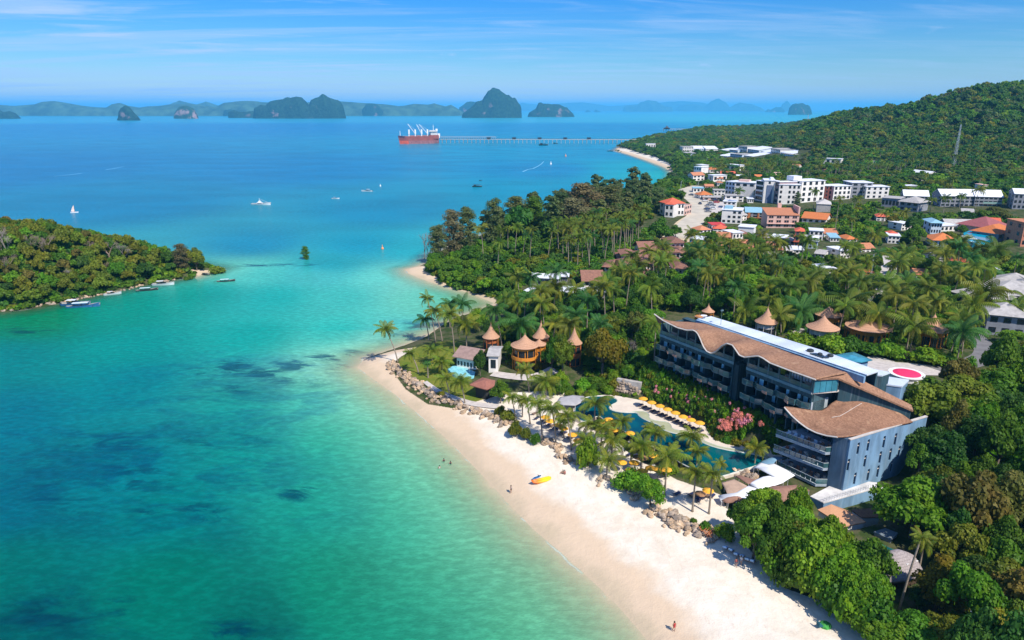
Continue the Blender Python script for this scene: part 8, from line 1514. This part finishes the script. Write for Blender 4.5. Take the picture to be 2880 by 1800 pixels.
ZONES = [ # name for labels, polygon, count, radii, height factor, mix
 ('island', 'on the wooded island', [(-60, 735), (0, 732), (120, 712), (260, 683), (390, 655), (450, 643), (470, 632), (440, 624), (330, 606), (200, 592), (0, 580), (-60, 580)], 1.0, 260, (2.6, 4.2), (7, 10), dict(round_olive=6, round_mid=4, round_gold=2, round_brown=1.6, round_dark=1.6, round_fresh=1.6)),
 ('tip', 'at the shore of the headland', [(1008, 655), (1050, 668), (1110, 680), (1165, 698), (1200, 690), (1330, 660), (1300, 600), (1080, 590), (1012, 632)], 1.5, 90, (3, 4.6), (6, 9), dict(round_mid=5, round_fresh=3, round_dark=3, round_olive=1.5)),
 ('casuarinas', 'in the headland stand', [(1090, 590), (1180, 558), (1330, 520), (1470, 480), (1530, 470), (1540, 525), (1450, 565), (1250, 595), (1110, 610)], 4, 75, (5.5, 8.5), (17, 24), dict(tall_casua=7, tall_greyb=1.2, tall_mid=2, round_dark=1)),
 ('shorewood', 'on the bay shore', [(1480, 470), (1550, 452), (1590, 425), (1600, 400), (1560, 378), (1500, 362), (1470, 352), (1500, 345), (1640, 400), (1640, 470), (1560, 500)], 4, 70, (6, 9), (9, 13), dict(round_mid=5, round_dark=4, tall_casua=1)),
 ('belt', 'in the palm belt', [(1200, 760), (1180, 735), (1240, 700), (1400, 690), (1560, 610), (1620, 590), (1900, 625), (2200, 640), (2460, 650), (2520, 800), (2360, 790), (2280, 900), (2150, 850), (1900, 830), (1690, 745), (1560, 730), (1540, 800), (1400, 790), (1280, 770)], 7, 240, (2.8, 4.4), (6.5, 10.5), dict(round_mid=5, round_fresh=4, round_dark=2.4, round_olive=1.6)),
 ('rightwood', 'in the dark wood', [(2170, 1000), (2280, 960), (2480, 900), (2700, 1100), (2800, 1700), (2150, 1640), (2080, 1500), (2200, 1440), (2230, 1300), (2190, 1250), (2160, 1180), (2250, 1100)], 5, 110, (3.0, 4.6), (10, 14), dict(round_dark=3.5, round_mid=6, round_olive=3, round_brown=.8, round_gold=1, round_fresh=2)),
 ('beachwood', 'in the beach clump', [(1730, 1270), (1800, 1300), (1900, 1380), (2000, 1440), (2050, 1500), (2160, 1600), (2300, 1600), (2160, 1450), (2060, 1420), (2040, 1330), (1960, 1290), (1860, 1230), (1800, 1210)], 3, 26, (2.6, 3.6), (7, 9.5), dict(round_mid=5, round_fresh=5, round_olive=1)),
 ('villawood', 'around the pointed villas', [(1150, 790), (1250, 770), (1500, 790), (1560, 850), (1540, 900), (1480, 900), (1300, 880), (1200, 860)], 5, 60, (1.5, 3.0), (4, 7.5), dict(round_mid=5, round_dark=4, round_fresh=1)),
 ('town', 'in the town', [(1620, 600), (1600, 560), (1620, 460), (1700, 400), (1900, 400), (2460, 420), (2480, 640), (2200, 640), (1900, 620)], 7, 190, (3.4, 5.2), (5.5, 8.5), dict(round_mid=5, round_fresh=2.4, round_dark=4, round_olive=2)),
]
cand = []
for zn, where, pts, z, n, rr, hh, mix in ZONES:
    for x, y, r in scatter(zone(pts, z), n, *rr, rnd): cand.append((math.hypot(x, y), x, y, r, rnd.uniform(*hh) * (.8 + .25 * (r - rr[0]) / (rr[1] - rr[0])), pick(mix), zn, where))
PZ = [('belt', 'in the palm belt', ZONES[4][2], 7, 125), ('headpalms', 'in the headland grove', [(1090, 655), (1110, 610), (1250, 595), (1440, 570), (1520, 560), (1500, 610), (1400, 640), (1250, 650)], 3, 62), ('town', 'in the town', ZONES[8][2], 7, 40), ('villawood', 'around the pointed villas', ZONES[7][2], 5, 8)]
BZ = [('between the beach and the pool', [(430, 690), (640, 760), (830, 790), (1000, 870), (1260, 950), (1500, 990), (1500, 1170), (1150, 1140), (900, 1060), (690, 930), (420, 770)], 3, 46, (.9, 1.9)), ('along the boulder wall', [(-160, 360), (60, 420), (160, 560), (380, 700), (300, 770), (60, 640), (-200, 440)], 3, 14, (.8, 1.5)), ('on the slope left of the pool head', [(430, 150), (620, 160), (900, 190), (1100, 160), (1180, 250), (1000, 310), (640, 320), (420, 300)], 4, 26, (1.0, 2.2)), ('under the hotel and the sails', [(1880, 640), (2400, 760), (2350, 800), (2150, 770), (1950, 730)], 5, 16, (1.0, 1.8))]
for where, pts, z, n, rr in BZ:
    for k_, (x, y, r) in enumerate(scatter(fpoly('f', pts, z), n, *rr, rnd, .5)):
        tn = pick(dict(fresh=5, mid=4, olive=1.5, gold=1)); lb = f'{"low" if r < 1.3 else "tall"} {TONE[tn]} leafy shrub {where}'
        tree(Vector((x, y, GZ(x, y))), r * rnd.uniform(1.1, 1.7), r, 'bush_' + tn, lb, f'{tn} shrubs {where}', None, k_)
pc = []
for zn, where, pts, z, n in PZ:
    for x, y, r in scatter(zone(pts, z), n, 1.6, 2.3, rnd, .95): pc.append((math.hypot(x, y), x, y, rnd.uniform(4.0, 5.6) if zn == 'belt' else rnd.uniform(3.3, 4.4), rnd.uniform(8, 12.5) if zn != 'headpalms' else rnd.uniform(11, 16), zn, where))
SF = {'round': 'spreading', 'tall': 'tall', 'cone': 'cone-shaped'}
cand.sort(); pc.sort(); NT = 300 - len(HT) - 17; n_in = 0; rest_t = [];
for i, (d, x, y, r, h, kd, zn, where) in enumerate(cand):
    if n_in < NT + 60 and (zn != 'x'):
        shp, tn = kd.split('_'); szw = 'small' if r < 3.2 else 'large' if r > 4.2 else 'medium'
        lb = f'{szw} {TONE[tn]} {SF[shp]} tree {where}'; lb = lb + spot(x, y) if len((lb + spot(x, y)).split()) < 17 else lb; tree(Vector((x, y, GZ(x, y))), h, r, kd, lb, f'{szw} {TONE[tn]} trees {where}', None, i); n_in += 1
    else: rest_t.append((x, y, r, h, kd))
rest_p = []
for i, (d, x, y, r, h, zn, where) in enumerate(pc):
    tn = pick(dict(palm=7, palmdark=1.6, palmyel=1.1)); ln = rnd.uniform(-1.6, 1.6)
    if i < 300 - len(HP): palm(Vector((x, y, GZ(x, y))), h, r, f'{dict(palm="green", palmdark="dark green", palmyel="yellowish")[tn]} {"tall" if h > 10.5 else "short"} coconut palm {where}{spot(x, y)}', tn, ln, rnd.uniform(-1, 1), False, f'coconut palms {where}', i)
    else: rest_p.append((x, y, r, h, tn))
def joined(parts, name):
    """join (mesh, scale) parts into one light mesh object kept out of the scene"""
    bm_v, bm_f, mats, mi, tint = [], [], [], [], []
    for me, sc_ in parts:
        off = len(bm_v); bm_v += [(v.co.x * sc_[0], v.co.y * sc_[1], v.co.z * sc_[2]) for v in me.vertices]; bm_f += [tuple(i + off for i in p.vertices) for p in me.polygons]; mats.append(me.materials[0]); mi += [len(mats) - 1] * len(me.polygons)
        a = me.attributes.get('tint'); tint += [d.value for d in a.data] if a else [.5] * len(me.vertices)
    me = bpy.data.meshes.new(name); me.from_pydata(bm_v, [], bm_f)
    for m_ in mats: me.materials.append(m_)
    me.polygons.foreach_set('material_index', mi); fattr(me, 'tint', np.array(tint)); return bpy.data.objects.new(name, me)
def scatter_nodes(name, pts, sources):
    """pts: (x, y, z, scale_xy, scale_z, rot, index)"""
    A = np.array(pts, float); me = bpy.data.meshes.new(name); me.vertices.add(len(A)); me.vertices.foreach_set('co', A[:, :3].astype(np.float32).ravel())
    for k_, nm in ((3, 'sxy'), (4, 'sz'), (5, 'rot')): fattr(me, nm, A[:, k_])
    a = me.attributes.new('idx', 'INT', 'POINT'); a.data.foreach_set('value', A[:, 6].astype(np.int32)); me.update()
    col = bpy.data.collections.new(name + '_sources')
    for k_, s_ in enumerate(sources): s_.name = '%s_%02d' % (name, k_); col.objects.link(s_)
    ng = bpy.data.node_groups.new(name, 'GeometryNodeTree'); ng.interface.new_socket('Geometry', in_out='INPUT', socket_type='NodeSocketGeometry'); ng.interface.new_socket('Geometry', in_out='OUTPUT', socket_type='NodeSocketGeometry')
    n = ng.nodes; l = ng.links; gi = n.new('NodeGroupInput'); go = n.new('NodeGroupOutput'); ci = n.new('GeometryNodeCollectionInfo'); ci.inputs['Collection'].default_value = col; ci.inputs['Separate Children'].default_value = True; ci.inputs['Reset Children'].default_value = True
    ip = n.new('GeometryNodeInstanceOnPoints'); ip.inputs['Pick Instance'].default_value = True
    def na(nm, t='FLOAT'): q = n.new('GeometryNodeInputNamedAttribute'); q.data_type = t; q.inputs['Name'].default_value = nm; return q.outputs['Attribute']
    c1_ = n.new('ShaderNodeCombineXYZ'); l.new(na('rot'), c1_.inputs[2]); c2_ = n.new('ShaderNodeCombineXYZ'); sx = na('sxy'); l.new(sx, c2_.inputs[0]); l.new(sx, c2_.inputs[1]); l.new(na('sz'), c2_.inputs[2])
    l.new(gi.outputs[0], ip.inputs['Points']); l.new(ci.outputs[0], ip.inputs['Instance']); l.new(na('idx', 'INT'), ip.inputs['Instance Index']); l.new(c1_.outputs[0], ip.inputs['Rotation']); l.new(c2_.outputs[0], ip.inputs['Scale']); l.new(ip.outputs[0], go.inputs[0])
    o = inst(name, me); md = o.modifiers.new('scatter', 'NODES'); md.node_group = ng; o['kind'] = 'stuff'; return o
def lite(tone, n=2, nl=8, nc=420, size=.12, **k):
    out = []
    for _ in range(n): cr_, L_ = crown('crown', LM[tone], nl, nc, size, **k); out.append(joined([(cr_, (1, 1, 1))], 'lite'))
    return out
SRC = lite('mid', 3) + lite('dark', 3) + lite('olive', 2) + lite('casua', 2) + lite('brown', 1) + lite('fresh', 1); NS = [3, 3, 2, 2, 1, 1]
wts = [6, 6, 3, 2.6, .35, 1.8]
def sidx(w=wts):
    k_ = pick({i: v for i, v in enumerate(w)}); return sum(NS[:k_]) + rnd.randrange(NS[k_])
pts = []; az0, az1 = math.atan2(.02, 1), rad(47)
ring = 380.0
while ring < 2600:
    rr_ = 3.6 + ring * .0035; step = rr_ * 1.45; na_ = int((az1 - az0) * ring / step)
    for i in range(na_):
        a = az0 + (az1 - az0) * (i + rnd.uniform(-.45, .45)) / na_; q = ring + rnd.uniform(-.45, .45) * step; pts.append((q * math.sin(a), q * math.cos(a), rr_ * rnd.uniform(.75, 1.25)))
    ring += step
A = np.array(pts); zz, ds, dmn = land(A[:, 0], A[:, 1]); far_zone = DP([(1470, 352), (1500, 336), (1560, 322), (1640, 308), (1760, 298), (1900, 292), (2600, 330), (2700, 380), (2700, 420), (1900, 398), (1690, 402), (1600, 440), (1600, 392), (1560, 372), (1510, 360)], 4)
fz = poly_sdf(far_zone, A[:, 0], A[:, 1]); R2 = np.hypot(A[:, 0], A[:, 1]); out = []
for (x, y, r), z, d1, f, rr2 in zip(pts, zz, dmn, fz, R2):
    if d1 < 3: continue
    if rr2 < 640 and f < 0: continue
    if rr2 > 1700 and z < 5 and x > 900: continue
    if not ok(x, y): continue
    if rr2 < 800 and not free(x, y, r * .5): continue
    s_ = r * rnd.uniform(.9, 1.15); out.append((x, y, z - 1.5, s_, s_ * rnd.uniform(.9, 1.3) * (.6 if z < 12 else .6 + .4 * min(1, (z - 12) / 25)), rnd.uniform(0, 6.3), sidx()))
scatter_nodes('hillside_forest', out, SRC)
print('forest', len(out))
if len(rest_t) > 0:
    KI = {'greyb': 3, 'mid': 0, 'dark': 1, 'olive': 2, 'casua': 3, 'brown': 4, 'fresh': 5, 'gold': 2}; out = []
    SRC2 = lite('mid', 2, 9, 900, .09) + lite('dark', 2, 9, 900, .09) + lite('olive', 2, 9, 900, .09) + lite('casua', 1, 12, 900, .08, hz=1.15, z0=.7, shape='tall', lob=(.26, .42)) + lite('brown', 1, 9, 900, .09) + lite('fresh', 1, 9, 900, .09); st = [0, 2, 4, 6, 7, 8]; nn = [2, 2, 2, 1, 1, 1]
    for x, y, r, h, kd in rest_t: k_ = KI[kd.split('_')[1]]; out.append((x, y, GZ(x, y), r, h / (3.4 if 'tall' in kd else 1.66), rnd.uniform(0, 6), st[k_] + rnd.randrange(nn[k_])))
    scatter_nodes('distant_wood', out, SRC2)
PS = [joined([(PCR[t][0], (1, 1, 1)), (MB().tube([(0, 0, -3.2), (0, 0, 0)], .05, 5).mesh('t', PTR), (1, 1, 1))], 'p') for t in ('palm', 'palmdark', 'palmyel')]
out = []
for x, y, r, h, tn in rest_p: out.append((x, y, GZ(x, y) + h, r, h / 3.2, rnd.uniform(0, 6), ('palm', 'palmdark', 'palmyel').index(tn)))
for poly, n, hh in ((DP([(1650, 400), (1850, 396), (2050, 400), (2419, 395), (2419, 425), (1950, 430), (1700, 425)], 8), 260, (8, 12)), (DP([(2050, 360), (2250, 365), (2250, 395), (2050, 390)], 12), 60, (9, 13))):
    for x, y, r in scatter(poly, n, 1.5, 2.5, rnd, .9): h = rnd.uniform(*hh); out.append((x, y, GZ(x, y) + h, rnd.uniform(3.2, 4.2), h / 3.2, rnd.uniform(0, 6), pick({0: 6, 1: 3, 2: .6})))
scatter_nodes('distant_palms', out, PS)
UG = lite('mid', 2, 4, 190, .17, hz=.35, z0=.1, spread=.6, lob=(.35, .5)) + lite('fresh', 2, 4, 190, .17, hz=.35, z0=.1, spread=.6, lob=(.35, .5)) + lite('dark', 2, 4, 190, .17, hz=.35, z0=.1, spread=.6, lob=(.35, .5)) + lite('olive', 1, 4, 190, .17, hz=.35, z0=.1, spread=.6, lob=(.35, .5))
out = []
GARD = fpoly('f', [(1130, 90), (1260, 60), (1330, 85), (1500, 165), (1700, 270), (1880, 365), (2080, 465), (2250, 550), (2400, 640)], 8.2) + fpoly('f', [(2400, 780), (2150, 752), (1950, 722), (1860, 705), (1800, 640), (1765, 580), (1560, 500), (1400, 430), (1260, 375), (1200, 320), (1215, 250), (1180, 190)], 3.2)
def inroad(x, y): return any(x0 < x < x1 and y0 < y < y1 and pip(P, x, y) for P, (x0, x1, y0, y1) in ALLBAD)
def carpet(poly, step, smin, smax, w, jit=.5, hz=(.8, 1.3)):
    x0 = min(p[0] for p in poly); x1 = max(p[0] for p in poly); y0 = min(p[1] for p in poly); y1 = max(p[1] for p in poly); L_ = []; y = y0
    while y < y1:
        x = x0
        while x < x1:
            a = x + rnd.uniform(-jit, jit) * step; b_ = y + rnd.uniform(-jit, jit) * step
            if abs(a) < b_ * .84 + 6 and pip(poly, a, b_) and not inroad(a, b_): L_.append((a, b_))
            x += step
        y += step
    if not L_: return
    B = np.array(L_); z, d1, dmn2 = land(B[:, 0], B[:, 1])
    for (a, b_), zz_, dd in zip(L_, z, d1):
        if dd < .4: continue
        k_ = pick(w); s_ = rnd.uniform(smin, smax); out.append((a, b_, zz_ - .15, s_, s_ * rnd.uniform(*hz), rnd.uniform(0, 6.3), [0, 2, 4, 6][k_] + (rnd.randrange(2) if k_ < 3 else 0)))
for zi, step, a_, b_ in ((0, 3.2, 1.5, 2.6), (1, 3, 1.5, 2.8), (2, 5, 2.5, 4), (4, 3.0, 1.2, 2.4), (5, 2.6, 1.4, 2.6), (6, 2.6, .8, 1.5), (7, 2.4, .9, 1.6), (8, 6, 2, 4), (3, 7, 4, 6)):
    carpet(zone(ZONES[zi][2], ZONES[zi][3]), step, a_, b_, {0: 4, 1: 2.6, 2: 2.5, 3: 1.6})
carpet(zone([(1165, 760), (1560, 730), (1560, 900), (1500, 950), (1380, 900), (1200, 860)], 5), 2.6, .8, 1.5, {0: 4, 1: 2, 2: 3, 3: 2})
carpet(zone([(1012, 640), (1170, 700), (1180, 735), (1240, 700), (1560, 610), (1600, 560), (1300, 520), (1080, 590)], 4), 3.6, 1.8, 3.0, {0: 4, 1: 2.4, 2: 2.5, 3: 1.2})
carpet(ISL, 3.2, 1.6, 2.9, {0: 3, 1: 1.5, 2: 3, 3: 3})
scatter_nodes('undergrowth', out, UG); print('undergrowth', len(out)); out = []
carpet(GARD, .62, .6, 1.05, {0: 3, 1: 5, 2: 1, 3: 2.4}, hz=(1.3, 2.4)); GL = [(1130, 230), (1200, 325), (1260, 372), (1400, 428), (1560, 498), (1765, 575), (1820, 690), (1950, 722), (2150, 752), (2400, 780)]; GU = [(1130, 90), (1260, 62), (1330, 88), (1500, 168), (1700, 273), (1880, 370), (2000, 430), (2080, 470), (2250, 555), (2400, 640)]
lo = [W(*fp('f', *q), 3.1) for q in GL]; up = [W(*fp('f', *q), 8.5) for q in GU]
for _ in range(1500):
    u = rnd.uniform(0, len(lo) - 1.001); k_ = int(u); f_ = u - k_; t = rnd.uniform(.02, 1) ; p = lo[k_].lerp(lo[k_ + 1], f_).lerp(up[k_].lerp(up[k_ + 1], f_), t); s_ = rnd.uniform(.45, .9)
    out.append((p.x, p.y, max(p.z - .9 * s_, GZ(p.x, p.y) - .1), s_, s_ * rnd.uniform(1.4, 2.2), rnd.uniform(0, 6.3), pick({0: 3, 2: 6, 4: 1, 6: 2}) ))
def gz(x, y): yl = np.interp(x, [q[0] for q in GL], [q[1] for q in GL]); yu = np.interp(x, [q[0] for q in GU], [q[1] for q in GU]); return 3.1 + 5.4 * min(1, max(0, (yl - y) / (yl - yu))) + .7
scatter_nodes('garden_shrubbery', out, [joined([(s_.data, (1, 1, 1))], 'g') for s_ in UG])
def blossom(mat):
    d = R_.normal(size=(70, 3)); d /= np.linalg.norm(d, axis=1, keepdims=True); d[:, 2] = abs(d[:, 2]); return joined([(cards(d * .8 + np.array([0, 0, .2]), d + R_.normal(size=d.shape) * .3, .13, mat, 'b'), (1, 1, 1))], 'b')
bp = []
for x, y, r, n, k_ in [(1935, 600, 55, 26, 1), (2060, 530, 60, 16, 1), (2100, 560, 40, 14, 0), (2030, 590, 50, 10, 1), (1445, 228, 20, 6, 0), (1520, 235, 40, 9, 0), (1370, 240, 30, 3, 0), (1560, 300, 20, 3, 0), (1345, 310, 25, 4, 0), (2230, 590, 25, 7, 1), (1480, 290, 90, 7, 0), (1750, 400, 160, 12, 0), (2000, 500, 120, 12, 0), (1640, 350, 100, 8, 0)]:
    for _ in range(n):
        a_ = x + rnd.gauss(0, r * .5); b_ = y + rnd.gauss(0, r * .45); p = W(*fp('f', a_, b_), gz(a_, b_) + .4); bp.append((p.x, p.y, p.z, rnd.uniform(.5, .9) if n > 13 else rnd.uniform(.3, .55), rnd.uniform(.5, .8), rnd.uniform(0, 6), k_))
scatter_nodes('blossoms', bp, [blossom(PINKF), blossom(REDF)])
